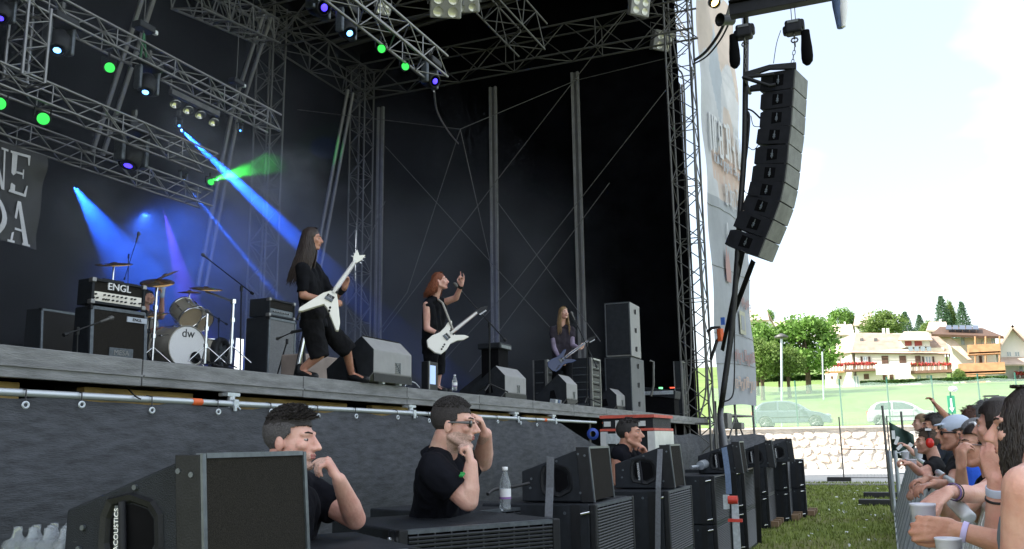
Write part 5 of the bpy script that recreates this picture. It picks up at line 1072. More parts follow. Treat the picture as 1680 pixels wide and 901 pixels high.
# small things by the singer's feet
r_ = thing('effects_display', 'small upright unit with pale blue screen by the singer feet', 'display', P(704, 620, 11.6)); r_.location.z = SZ
b = B(); c = P(705, 618, 11.5); b.box((c.x, c.y, SZ+.19), (.10, .28, .38)); b.build('housing', M['blk'], r_, world=True, bev=.01); b = B(); b.box((c.x+.054, c.y-.02, SZ+.21), (.008, .15, .24)); b.build('screen', mat('pale blue screen', (.2, .3, .5), .3, emis=(.35, .5, .9), es=.35), r_, world=True)
b = B(); b.box((c.x+.056, c.y-.12, SZ+.20), (.012, .02, .36)); b.build('side_rail', M['alu'], r_, world=True)
def bottle(label, c, h, m=M['plast'], R_=.033, grp=None, lab=True):
    r_ = thing('plastic_bottle', label, 'bottle', c, 0, grp); k = h/.25; b = B(); pr = [(0, .003), (R_*.7, 0), (R_, .01), (R_*.95, .04), (R_, .06), (R_, .15), (R_*.9, .17), (R_*.45, .215), (.013, .225), (.013, .237)]
    b.lathe([(a, z*k) for a, z in pr], (0, 0, 0), n=20); b.build('body', m, r_); b = B(); b.lathe([(.014, .232*k), (.016, .235*k), (.016, .252*k), (0, .253*k)], n=14); b.build('cap', M['white'], r_)
    if lab: b = B(); b.lathe([(R_*1.02, .075*k), (R_*1.02, .125*k)], n=20); b.build('label_band', M['white'], r_); b = B(); b.lathe([(R_*1.025, .066*k), (R_*1.025, .078*k)], n=20); b.build('stripe', mat('violet print', (.25, .12, .35), .5), r_)
    return r_
p = P(746, 640, 11.35); bottle('small water bottle on the stage edge beside the singer', (p.x, p.y, SZ), .20)
# equipment rack and desk
def rack(label, px, py, d, W_, H_, D_=.6, n=6):
    p = P(px, py, d); r_ = thing('equipment_rack', label, 'rack', (p.x, p.y, SZ), 0, None); b = B(); b.mm((-D_, 0, 0), (-.03, W_, H_)); b.build('case', M['blkbox'], r_, bev=.01)
    for y in (0, W_-.03): B().mm((-.03, y, 0), (.01, y+.03, H_)).build('frame_edge', M['alu'], r_)
    B().mm((-.028, .03, H_-.035), (.01, W_-.03, H_)).build('frame_edge', M['alu'], r_)
    for y in (-.012,): 
        B().mm((-D_, y, 0), (-D_+.03, 0, H_)).build('frame_edge', M['alu'], r_); B().mm((-.04, y, 0), (-.0, -.001, H_)).build('frame_edge', M['alu'], r_)
    for i in range(n):
        z = .06+(H_-.14)*i/n; B().mm((-.028, .05, z), (.0, W_-.05, z+(H_-.14)/n*.8)).build('rack_unit', M['blk'], r_); B().mm((0.001, .08, z+.03), (.004, W_-.12, z+.045)).build('status_strip', M['edge'], r_)
        B().mm((-D_+.06, -.014, z+.02), (-.08, -.002, z+.040)).build('vent_strip', M['edge'], r_)
    return r_
rack('dark rack with silver edged units behind the bassist', 972, 655, 18.2, .62, 1.05, .75, 6)
rack('low rack with silver edge left behind the bass wedge', 898, 640, 17.5, .6, .95, .3, 4)
rack('narrow open rack beside the far tower', 1122, 665, 25.5, .4, 1.6, .25, 2)
r_ = thing('mixing_desk', 'small dark mixing desk on a stand right of the loudspeaker stack', 'mixing desk', P(1085, 660, 24.5)); r_.location.z = SZ
c = P(1086, 650, 24.5); b = B(); b.box((c.x, c.y, SZ+.62), (.9, .7, .22), Matrix.Rotation(.15, 3, 'Y')); b.build('console', M['blkbox'], r_, world=True, bev=.02); b = B(); b.box((c.x, c.y-.36, SZ+.62), (.8, .02, .10)); b.build('front_strip', M['galv'], r_, world=True)
b = B(); b.box((c.x, c.y, SZ+.26), (.8, .6, .52)); b.build('base_case', M['blkm'], r_, world=True, bev=.01)
b = B(); b.box((c.x+.0, c.y-.1, SZ+.76), (.10, .06, .05)); b.build('green_light', em('green status light', (.2, 1, .35), .8), r_, world=True); b = B(); b.box((c.x+.32, c.y-.1, SZ+.76), (.12, .05, .03)); b.build('red_light', em('red status light', (1, .1, .05), .8), r_, world=True)
r_ = thing('keyboard_stand', 'dark equipment stand behind the singer microphone stand', 'stand', P(815, 600, 14.5)); r_.location.z = SZ
c = P(812, 590, 14.5); b = B(); b.box((c.x, c.y, SZ+.88), (.4, .5, .10)); b.build('console', M['blkbox'], r_, world=True, bev=.02); b = B(); b.box((c.x+.2, c.y, SZ+.87), (.01, .4, .05)); b.build('front_strip', M['edge'], r_, world=True); b = B(); b.box((c.x, c.y, SZ+.45), (.3, .4, .80)); b.build('base_case', M['blkm'], r_, world=True)
r_ = thing('frame_stand', 'pale metal frame stand just right of the loudspeaker stack', 'stand', P(1068, 640, 22)); r_.location.z = SZ; b = B(); b.tube([P(1066, 592, 22), P(1072, 594, 22), P(1072, 632, 22), P(1068, 650, 22)], .03, 5); b.build('frame', M['alud'], r_, world=True)
# pedals and odds on the edge
for i, (px, d, lab, c_) in enumerate(((905, 15.9, 'pale effects pedal left in the row under the bassist', 'galv'), (918, 16.0, 'blue effects pedal between two pale ones under the bassist', 'ratchet'), (932, 16.0, 'tall pale effects pedal right in the row under the bassist', 'grey'), (944, 16.3, 'dark effects pedal rightmost in the row under the bassist', 'blk'))):
    p = P(px, 660, d); r_ = thing('effects_pedal', lab, 'effects pedal', (SF-.22, p.y, SZ), 0, 'effects pedals on the stage edge'); b = B(); b.box((0, 0, .05), (.12, .10, .08), Matrix.Rotation(.15, 3, 'Y')); b.build('housing', M[c_], r_, bev=.01); b = B(); b.tube([(.02, -.02, .08), (.02, -.02, .105)], .012, 8); b.tube([(.02, .02, .08), (.02, .02, .10)], .009, 8); b.build('knob', M['blk'], r_)
cable('thin pale cable looping on the stage edge by the singer', [onX(664, 634, SF-.1), onX(670, 627, SF-.1), onX(680, 628, SF-.1), onX(688, 636, SF-.1)], .008, M['galv'])
cable('tangle of cables at the foot of the far tower', [onX(1100, 678, SF-.4), onX(1112, 671, SF-.4), onX(1125, 678, SF-.3), onX(1135, 672, SF-.4), onX(1140, 682, SF-.3)], .03)
cable('thin dark cable hanging from under the stage over the rail', [onX(198, 625, SF-.2), onX(212, 640, SF-.1), onX(222, 650, SF+.08), onX(231, 655, SF+.1)], .006)
# ================================================================ SUBWOOFER ROW IN THE PIT
ST = 1.03; SH = .51; SW = .90; SD = .76
def sub_master():
    r_ = thing('subwoofer', 'x', 'subwoofer', (0, 0, 0), 0, 'subwoofers stacked in front of the stage')
    b = B(); b.mm((-SD, 0, 0), (-.04, SW, SH-.006)); b.build('cabinet', M['blkbox'], r_, bev=.01)
    for y in (.0, SW-.045): B().mm((-.039, y, 0), (0, y+.045, SH-.006)).build('front_rail', M['blk'], r_, bev=.006)
    for z_ in (0, SH-.028): B().mm((-.039, .046, z_), (-.004, SW-.046, z_+.02)).build('front_frame', M['edge'], r_)
    g = B(); n = 25
    for i in range(n): z = .025+(SH-.06)*(i+.5)/n; g.box((-.006, SW/2, z), (.010, SW-.10, .009), Matrix.Rotation(.6, 3, 'Y'))
    for i in range(9): y = .1+(SW-.2)*i/8; g.box((-.010, y, SH/2), (.006, .006, SH-.05))
    g.build('front_grille', M['bar'], r_)
    B().mm((-.034, .05, .02), (-.030, SW-.05, SH-.03)).build('grille_backing', M['blkm'], r_)
    b = B(); b.lathe([(.115, .0), (.125, .006), (.115, .010), (.095, .004)], (-.46, 0, .27), (0, -1, 0), 24, True, (.85, 1.25)) ; b.build('handle_rim', M['blk'], r_)
    b = B(); b.lathe([(0, .002), (.108, .002)], (-.46, 0, .27), (0, -1, 0), 24, True, (.85, 1.25)); b.build('handle_recess', M['blkm'], r_)
    b = B(); b.lathe([(0, .05), (.035, .04), (.055, .02), (.06, 0)], (-.46, 0, .20), (0, -1, 0), 14); b.build('handle_dome', M['arr'], r_)
    B().box((-.47, -.010, .34), (.05, .004, .055), Matrix.Rotation(-.15, 3, 'Y')).build('data_label', M['alu'], r_)
    for z in (SH-.05, .06):
        b = B(); b.tube([(-.07, -.002, z), (-.07, -.02, z)], .012, 6); b.tube([(-.035, -.012, z+.0), (-.09, -.02, z-.012)], .009, 5); b.build('latch', M['chrome'], r_)
    B().mm((-.16, -.004, .0), (-.10, -.0005, SH-.01)).build('side_rail', M['blk'], r_)
    for x, z in ((-.64, .42), (-.64, .1), (-.2, .45)): b = B(); b.tube([(x, 0, z), (x, -.004, z)], .01, 8); b.build('screw', M['edge'], r_)
    return r_
sm = sub_master(); first = True
def place_sub(x, y, z, rz, label):
    global first
    if first: first = False; sm.location = (x, y, z); sm.rotation_euler = (0, 0, rz); sm['label'] = label; return sm
    return dup(sm, (x, y, z), rz, label)
def front_edge(px, py, z=ST): return onZ(px, py, z)
places = [('second', 1040, 812, ST), ('third', 1135, 795, ST), ('fourth', 1194, 775, ST), ('fifth', 1236, 766, ST), ('sixth', 1268, 757, ST), ('seventh', 1300, 754, ST), ('last', 1325, 752, ST)]
subpos = []
for nm, px, py, z in places:
    q = front_edge(px, py, z); subpos.append((nm, q))
prevy = None
fixed = [(-1.66, 5.30), (-1.60, 6.85), (-1.68, 9.05), (-1.68, 10.8), (-1.62, 12.9), (-1.58, 14.9), (-1.45, 17.0)]
Q = []
for (nm, q), (fx, fy) in zip(subpos, fixed):
    Q.append((nm, q.x, q.y-SW))
nth = {'second': 'second stack from the left, just left of the strap', 'third': 'third stack, under the wedge with two handles', 'fourth': 'fourth stack, behind the orange capped pole', 'fifth': 'fifth stack of the row', 'sixth': 'sixth stack, with a dark strap at its front', 'seventh': 'seventh stack near the path end', 'last': 'farthest stack, standing against the stone wall view'}
for i, (nm, x, y) in enumerate(Q):
    rz = [.0, .0, .0, .0, .0, .05, .08][i]
    place_sub(x, y, ST-SH, rz, 'upper subwoofer of the '+nth[nm]); place_sub(x, y, ST-2*SH, rz, 'lower subwoofer of the '+nth[nm])
nA, nB = onZ(655, 868, ST), onZ(915, 849, ST); nd = (nB-nA); nrz = math.atan2(nd.y, nd.x)-math.pi/2
place_sub(nA.x, nA.y, ST-SH, nrz, 'turned subwoofer in the foreground whose flat top the second guard leans on'); place_sub(nA.x, nA.y, ST-2*SH, nrz, 'subwoofer under the turned foreground one')
nX = V((math.cos(nrz), math.sin(nrz), 0)); nYv = V((-math.sin(nrz), math.cos(nrz), 0))
wA = V((-1.36, 1.55, 0))
lo = onZ(640, 905, ST)-V((.10, .95, 0)); place_sub(-2.18, 2.30, ST-SH, nrz-.10, 'subwoofer under the elbow of the nearest guard'); place_sub(-2.18, 2.30, ST-2*SH, nrz-.10, 'subwoofer on the ground below the nearest guard')
# sub behind bottle: black top between guard 2 and wedge
bkq = onZ(866, 822, ST); place_sub(-2.35, 4.75, ST-SH-.02, nrz+.25, 'subwoofer set back from the row with the water bottle on top'); place_sub(-2.35, 4.75, 0, nrz+.25, 'subwoofer on the ground under the set back one')
# pallets
M['pal'] = mat('pallet wood', (.22, .14, .08), .8, 0, .3, 5)
# front fills: tapered cabinets on the subs
FW, FD, FH, FB = .52, .50, .355, .20
def fill_master():
    r_ = thing('front_fill_speaker', 'x', 'loudspeaker', (0, 0, 0), 0, 'tapered front fill loudspeakers on the subwoofers')
    prof = [(-.035, FH), (0, 0), (-FD, 0), (-FD, FB)]
    b = B(); b.prism([(-.075, FH-.006), (-.045, .002), (-FD, .002), (-FD+.0, FB), (-FD+.06, FB+.02)], (0, 0, 0), (1, 0, 0), (0, 0, 1), (0, 1, 0), FW); b.build('cabinet', M['blkbox'], r_, bev=.008)
    for y_ in (-.006, FW-.008): B().prism([(-.115, FH-.0), (-.030, FH), (0, 0), (-.085, 0)], (0, y_, 0), (1, 0, 0), (0, 0, 1), (0, 1, 0), .014).build('side_plate', M['blk'], r_, bev=.003)
    b = B(); t = .016
    b.prism([(-.030, FH+.002), (-.022, FH+.002), (.008, 0), (0, 0)], (0, -.004, 0), (1, 0, 0), (0, 0, 1), (0, 1, 0), t); b.prism([(-.030, FH+.002), (-.022, FH+.002), (.008, 0), (0, 0)], (0, FW-t+.004, 0), (1, 0, 0), (0, 0, 1), (0, 1, 0), t)
    b.prism([(-.060, FH+.004), (-.022, FH+.004), (-.021, FH-.010), (-.060, FH-.010)], (0, t, 0), (1, 0, 0), (0, 0, 1), (0, 1, 0), FW-2*t); b.build('grille_frame', M['edge'], r_)
    b = B(); b.prism([(-.050, FH-.012), (-.026, FH-.012), (.002, .012), (-.02, .012)], (0, t, 0), (1, 0, 0), (0, 0, 1), (0, 1, 0), FW-2*t); b.build('foam_grille', M['grille'], r_)
    o8 = [(-.345, .055), (-.36, .10), (-.36, .185), (-.34, .23), (-.26, .245), (-.185, .225), (-.155, .19), (-.145, .10), (-.16, .07), (-.23, .035)]
    cxm = sum(p[0] for p in o8)/10; czm = sum(p[1] for p in o8)/10
    b = B(); k = len(o8); inn = [(cxm+(x-cxm)*.84, czm+(z-czm)*.84) for x, z in o8]; dp = [(cxm+(x-cxm)*.74, czm+(z-czm)*.74) for x, z in o8]
    rings = [[(x, -.001, z) for x, z in [(cxm+(x-cxm)*1.06, czm+(z-czm)*1.06) for x, z in o8]], [(x, -.014, z) for x, z in o8], [(x, -.010, z) for x, z in inn], [(x, .0035, z) for x, z in dp]]
    vs = [p for g in rings for p in g]; b.add(vs, [(i*k+j, i*k+(j+1) % k, (i+1)*k+(j+1) % k, (i+1)*k+j) for i in range(3) for j in range(k)], False); b.build('handle_rim', M['blk'], r_)
    b = B(); b.add([(x, -.0012, z) for x, z in dp], [tuple(range(k))]); b.build('handle_recess', M['blkm'], r_)
    b = B(); b.tube([(-.285, -.013, .225), (-.272, -.016, .13), (-.268, -.013, .045)], .011, 8); b.build('handle', M['arr'], r_)
    b = B(); b.box((-.292, -.0165, .14), (.018, .004, .15), Matrix.Rotation(-.06, 3, 'Y')); b.build('label_strip', M['edge'], r_)
    text_mesh('L-ACOUSTICS', .022, (-.292, -.020, .14), (-.06, 0, 1), (-1, 0, -.06), M['wht'], r_, 'lettering', False, .001)
    for x, z in ((-.10, .31), (-.055, .30), (-.43, .15), (-.44, .09), (-.09, .06), (-.25, .265)): b = B(); b.tube([(x, 0, z), (x, -.009, z)], .008, 8); b.build('screw', M['edge'], r_)
    return r_
fm = fill_master()
def place_fill(px, py, z, rz, label, firstone=False, s=1, dz=0):
    """near top front corner seen at px,py; z = surface it stands on"""
    q = onZ(px, py, z+FH*s) if not isinstance(px, V) else px
    loc = (q.x+.03*s*math.cos(rz), q.y+.03*s*math.sin(rz), z)
    o = fm if firstone else dup(fm, loc, rz); o.location = loc; o.rotation_euler = (0, 0, rz); o['label'] = label; o.scale = (s, s, s); return o
q1 = P(330, 740, 2.45); q1.z = ST+FH
place_fill(q1, 0, ST, math.radians(3), 'nearest front fill speaker with big dark foam grille at lower left', True, .985)
def fill_at(px_top, d, rz, label, s=1, z=ST):
    q = P(px_top[0], px_top[1], d); q.z = z+FH*s; return place_fill(q, 0, z, rz, label, False, s)
fill_at((965, 738), 5.55, math.radians(2), 'front fill speaker on the second stack with grey strap across its side', .95)
fill_at((1098, 734), 7.0, math.radians(3), 'front fill speaker on the third stack in front of the third guard', .95)
fill_at((1212, 727), 9.9, math.radians(3), 'front fill speaker on the fourth stack touched by the cable bundle', .98)
fill_at((1265, 722), 11.8, math.radians(5), 'front fill speaker on the fifth stack with pale top', 1.0)
fill_at((1298, 722), 14.6, math.radians(25), 'farthest front fill speaker at the end of the row', 1.05)
place_sub(-1.62, 1.75, ST-SH, math.radians(-7), 'subwoofer carrying the nearest front fill speaker') if False else None
place_sub(q1.x+.05, q1.y-.15, ST-SH, math.radians(3), 'subwoofer carrying the nearest front fill speaker'); place_sub(q1.x+.05, q1.y-.15, 0, math.radians(3), 'subwoofer at the bottom of the nearest stack')
# straps over stack
def ribbon(label, pts, w_, m, nn=(0, -1, 0), t=.004):
    pts = [V(p) for p in pts]; b = B()
    for i in range(len(pts)-1):
        a, c = pts[i], pts[i+1]; d = (c-a).normalized(); s = V((1, -.2, 0)).normalized() if abs(d.z) > .5 else (d.cross(V((0, 0, 1)))).normalized(); n_ = d.cross(s).normalized(); s = n_.cross(d)
        b.box((a+c)/2, (w_, t, (c-a).length+.01), Matrix((s, n_, d)).transposed())
    return tag(b.build('strap', m), label, 'strap')
ribbon('wide grey webbing strap over the side of the second front fill speaker', [P(903, 751, 5.42), P(902, 800, 5.40), P(900, 848, 5.30), P(902, 905, 5.3)], .052, M['strap'])
ribbon('grey webbing strap over the third front fill speaker running down the third stack', [P(1083, 738, 6.85), P(1080, 800, 6.70), P(1079, 905, 6.6)], .042, M['strap'])
ribbon('dark strap down the front of the sixth stack', [P(1241, 731, 11.4), P(1243, 800, 11.3), P(1246, 890, 11.3)], .06, M['rub'])
ribbon('blue grey ratchet strap hanging over the fourth front fill speaker', [P(1188, 735, 9.5), P(1191, 755, 9.4), P(1194, 778, 9.3), P(1196, 810, 9.2)], .06, M['ratchet'])
# bottle and cable on top
p = onZ(829, 819, ST); d_ = 4.95; p = P(829, 820, 4.95); p.z = ST; bottle('clear water bottle standing beside the second guard', p, .235, R_=.032)
cable('black cable lying on the subwoofer behind the water bottle', [P(800, 811, 5.2), P(812, 803, 5.3), P(840, 799, 5.4), P(868, 793, 5.5)], .010)
# orange capped metal pole in front of the fourth stack
r_ = thing('barrier_pole', 'galvanised pole with red top cap in front of the third gap in the row', 'pole', onZ(1207, 905, .1)); c = P(1205, 820, 7.6)
b = B(); b.mm((c.x-.03, c.y-.02, 0), (c.x+.03, c.y+.02, c.z)); b.build('post', M['galv'], r_, world=True, bev=.006); b = B(); b.tube([(c.x-.05, c.y-.02, c.z), (c.x+.03, c.y-.02, c.z)], .035, 10); b.build('cap', M['red'], r_, world=True)
b = B(); b.box((c.x-.0, c.y-.022, c.z-.17), (.12, .03, .025)); b.build('red_band', M['red'], r_, world=True); b = B(); b.box((c.x-.07, c.y, c.z-.02), (.05, .03, .12)); b.build('bracket', M['galv'], r_, world=True)
# rolled thing on the fourth stack
r_ = B(); p = P(1158, 762, 9.9); r_.tube([P(1134, 767, 9.8), P(1152, 764, 10)], .018, 8); r_.tube([P(1149, 764, 9.9), P(1157, 761, 10)], .05, 10); tag(r_.build('cable_reel', M['galv']), 'pale rolled up cable end lying behind the fourth front fill speaker', 'cable')
# pallets under the far stacks
for (i, lab) in ((6, 'wooden pallet under the farthest stack'), (5, 'wooden pallet under the seventh stack'), (4, 'wooden pallet corner under the sixth stack')):
    nm, x, y = Q[i]; r_ = thing('wooden_pallet', lab, 'pallet', (x, y, 0), 0, 'pallets under the stacks')
    for k in range(3): b = B(); b.mm((x-.9, y+.12+k*.34, .012), (x+.10, y+.24+k*.34, .03)); b.build('board', M['pal'], r_, world=True)
    for k in range(3): b = B(); b.mm((x-.05, y+.1+k*.34, .03), (x+.11, y+.24+k*.34, .11)); b.build('block', M['pal'], r_, world=True)
# flight case
fc_ = thing('flight_case', 'flight case with red tape rim and white metal corners behind the third guard', 'flight case', P(1030, 720, 8.9)); fc_.location.z = 0
a = P(984, 684, 8.95); c = P(1073, 681, 8.72); dv = (c-a); dv.z = 0; W_ = dv.length; dv.normalize(); nv = V((dv.y, -dv.x, 0)); nv = nv if nv.y < 0 else -nv; zt = a.z; bk = -nv
def cb_(u0, u1, v0, v1, z0, z1, nm, m, bev=0):
    b = B(); q = [a+dv*u0+bk*v0, a+dv*u1+bk*v0, a+dv*u1+bk*v1, a+dv*u0+bk*v1]; vs = [V((p.x, p.y, z0)) for p in q]+[V((p.x, p.y, z1)) for p in q]; b.add(vs, [(3, 2, 1, 0), (4, 5, 6, 7), (0, 1, 5, 4), (1, 2, 6, 5), (2, 3, 7, 6), (3, 0, 4, 7)]); return b.build(nm, m, fc_, world=True, bev=bev)
M['wmetal'] = mat('white metal edging', (.62, .63, .65), .35, .4, .1, 10)
cb_(.02, W_-.02, .02, .7, .0, zt-.02, 'box', M['blkbox']); cb_(0, .075, 0, .05, 0, zt-.15, 'edge_profile', M['wmetal']); cb_(W_-.075, W_, 0, .72, 0, zt-.15, 'edge_profile', M['wmetal']); cb_(.16, .24, .005, .03, 0, zt-.04, 'edge_profile', M['wmetal'])
cb_(0, W_, -.008, .72, zt-.018, zt+.012, 'red_rim', mat('faded red tape', (.55, .09, .06), .6, 0, .25, 12)); cb_(0, W_, -.010, .72, zt-.145, zt-.122, 'red_rim', mat('faded red tape', (.55, .09, .06), .6, 0, .25, 12))
for u in (.08, .22, .44): cb_(u-.035, u+.035, -.012, 0, zt-.10, zt-.05, 'corner_plate', M['wmetal'])
cb_(.06, .24, -.004, .01, zt-.27, zt-.17, 'latch_plate', M['galv'])
b = B(); q = a+dv*.0+V((-.06, -.06, -.17)); b.lathe([(.03, -.02), (.06, -.01), (.06, .01), (.03, .02)], q, (.3, -1, 0), 14); b.build('blue_castor', mat('blue castor', (.03, .07, .35), .4), fc_, world=True)
cb_(.42, W_-.1, -.006, .0, zt-.14, zt-.045, 'dark_panel', M['blkm'])
# clear bottle pack lower left
r_ = thing('bottle_pack', 'shrink wrapped pack of clear water bottles beside the nearest front fill speaker', 'bottle pack', P(92, 900, 2.6))
c = P(98, 866, 2.75)
for i in range(4):
    for j in range(3):
        b = B(); q = V((c.x-.12+.066*i, c.y-.05+.066*j, c.z-.22)); b.lathe([(0, 0), (.031, .005), (.032, .15), (.028, .17), (.013, .205), (.013, .225), (0, .226)], q, n=10); b.build('bottle', M['plast'], r_, world=True)
b = B(); b.mm((c.x-.155, c.y-.085, c.z-.22), (c.x+.115, c.y+.12, c.z-.03)); b.build('shrink_wrap', M['plast'], r_, world=True, bev=.02)
b = B(); b.mm((c.x-.4, c.y-.3, 0), (c.x+.3, c.y+.3, c.z-.222)); tag(b.build('supply_crate', M['blkbox'], bev=.01), 'dark crate under the pack of clear bottles', 'crate')
# ================================================================ PEOPLE
CR = V((W2C @ V((1, 0, 0)))); CR.z = 0; CR.normalize(); CF = V((0, 0, 1)).cross(CR)
def dc(r, f, u): return (CR*r+CF*f+V((0, 0, u))).normalized()
def skinm(name, c, v=.14):
    m = mat(name, c, .46, 0, v, 11, .16, 90, spec=.45, hue=.26); b = m.node_tree.nodes['Principled BSDF']; b.inputs['Subsurface Weight'].default_value = .12; b.inputs['Subsurface Radius'].default_value = (.012, .004, .002); b.inputs['Subsurface Scale'].default_value = 1; return m
SK = [skinm('pale pink skin', (.60, .36, .29)), skinm('tanned skin', (.48, .26, .18)), skinm('light skin', (.62, .39, .31)), skinm('warm skin', (.52, .30, .22))]
def clothm(name, c, bump=.35): return mat(name, c, .88, 0, .25, 9, bump, 16, spec=.12)
BLKC = clothm('black cotton', (.007, .0075, .010)); 
def cap(b, p, q, r0, r1, n=14, flat=False):
    p, q = V(p), V(q); d = q-p; L_ = d.length
    if L_ < 1e-5: d = V((0, 0, 1)); L_ = 1e-4
    pr = []
    if flat: pr = [(0, 0), (r0, 0), (r1, L_), (0, L_)]
    else:
        for i in range(5): a = math.pi/2*i/4; pr.append((r0*math.sin(a), -r0*math.cos(a)))
        for i in range(5): a = math.pi/2*i/4; pr.append((r1*math.cos(a), L_+r1*math.sin(a)))
    b.lathe(pr, p, d, n)
def ell(b, c, r, X=V((1, 0, 0)), Y=V((0, 1, 0)), Z=V((0, 0, 1)), n=14):
    vs = []; m = 9
    for i in range(m+1):
        t = math.pi*i/m
        for j in range(n):
            a = 2*math.pi*j/n; vs.append(V(c)+V(X)*(r[0]*math.sin(t)*math.cos(a))+V(Y)*(r[1]*math.sin(t)*math.sin(a))-V(Z)*(r[2]*math.cos(t)))
    b.add(vs, [(i*n+j, i*n+(j+1) % n, (i+1)*n+(j+1) % n, (i+1)*n+j) for i in range(m) for j in range(n)], True)
def blob(b, name, m, parent, vox, sm=4, wr=0, wf=9, off=None):
    o = b.build(name, m, parent, world=True)
    bm = bmesh.new(); bm.from_mesh(o.data); bmesh.ops.remove_doubles(bm, verts=bm.verts, dist=1e-5); bmesh.ops.recalc_face_normals(bm, faces=bm.faces); bm.to_mesh(o.data); bm.free()
    r = o.modifiers.new('r', 'REMESH'); r.mode = 'VOXEL'; r.voxel_size = vox; r.use_smooth_shade = True
    s = o.modifiers.new('s', 'SMOOTH'); s.iterations = sm; s.factor = .5
    dg = bpy.context.evaluated_depsgraph_get(); me = bpy.data.meshes.new_from_object(o.evaluated_get(dg)); o.modifiers.clear(); o.data = me; me.materials.clear(); me.materials.append(m)
    if wr:
        off = V((len(name)*3.1, parent.location.x, parent.location.y))
        ns = [v.normal.copy() for v in me.vertices]
        for v, n_ in zip(me.vertices, ns):
            q = v.co*wf; w_ = noise.noise(V((q.x*.8, q.y*.8, q.z*.6))+off); w2 = noise.noise(V((q.x*1.7+w_, q.y*1.7, q.z*1.1))+off); v.co += n_*wr*((1-abs(w_)*4.2)*.9+(.5-abs(w2)*2.4)*.7)
    me.polygons.foreach_set('use_smooth', [True]*len(me.polygons)); return o
def hand(b, w_, d, n, side=1, curl=(30, 45, 30), s=1, thumb=(.5, .6), spread=.10, fold=None):
    """palm from wrist w_ along d; fingers curl toward n; thumb on +side of d x n"""
    w_, d = V(w_), V(d).normalized(); n = V(n); n = (n-d*n.dot(d)).normalized(); sd = d.cross(n)*side; tip = []
    kn = []
    for i in range(4):
        o = (1.5-i)*.0205*s; ln = (.088, .092, .087, .078)[i]*s; k = w_+d*ln+sd*o; kn.append(k); cap(b, w_+sd*o*.65+d*.01*s, k, .0155*s, .0115*s, 8)
    cap(b, w_+d*.035*s-sd*.012*s+n*.004, w_+d*.06*s+sd*.012*s+n*.004, .020*s, .017*s, 8)
    L3 = ((.040, .025, .020), (.045, .029, .021), (.041, .027, .020), (.032, .020, .018))
    for i in range(4):
        a = 0; p = kn[i]; dd = (d+sd*(1.5-i)*spread).normalized(); c3 = curl if fold is None else fold[i]
        for j in range(3):
            a += R(c3[j]); q = p+(dd*math.cos(a)+n*math.sin(a))*L3[i][j]*s; cap(b, p, q, (.0098, .0088, .0080)[j]*s, (.0090, .0082, .0066)[j]*s, 8); p = q
        tip.append(p)
    t0 = w_+d*.022*s+sd*.026*s+n*.006*s; t1 = t0+(d*.7+sd*thumb[0]+n*.35).normalized()*.042*s; t2 = t1+(d*.9+sd*(thumb[0]-.5)+n*thumb[1]).normalized()*.032*s; t3 = t2+(d*.9-sd*.15+n*thumb[1]).normalized()*.024*s
    cap(b, t0-d*.01*s, t1, .017*s, .012*s, 8); cap(b, t1, t2, .012*s, .0105*s, 8); cap(b, t2, t3, .0105*s, .008*s, 8); return tip, t3
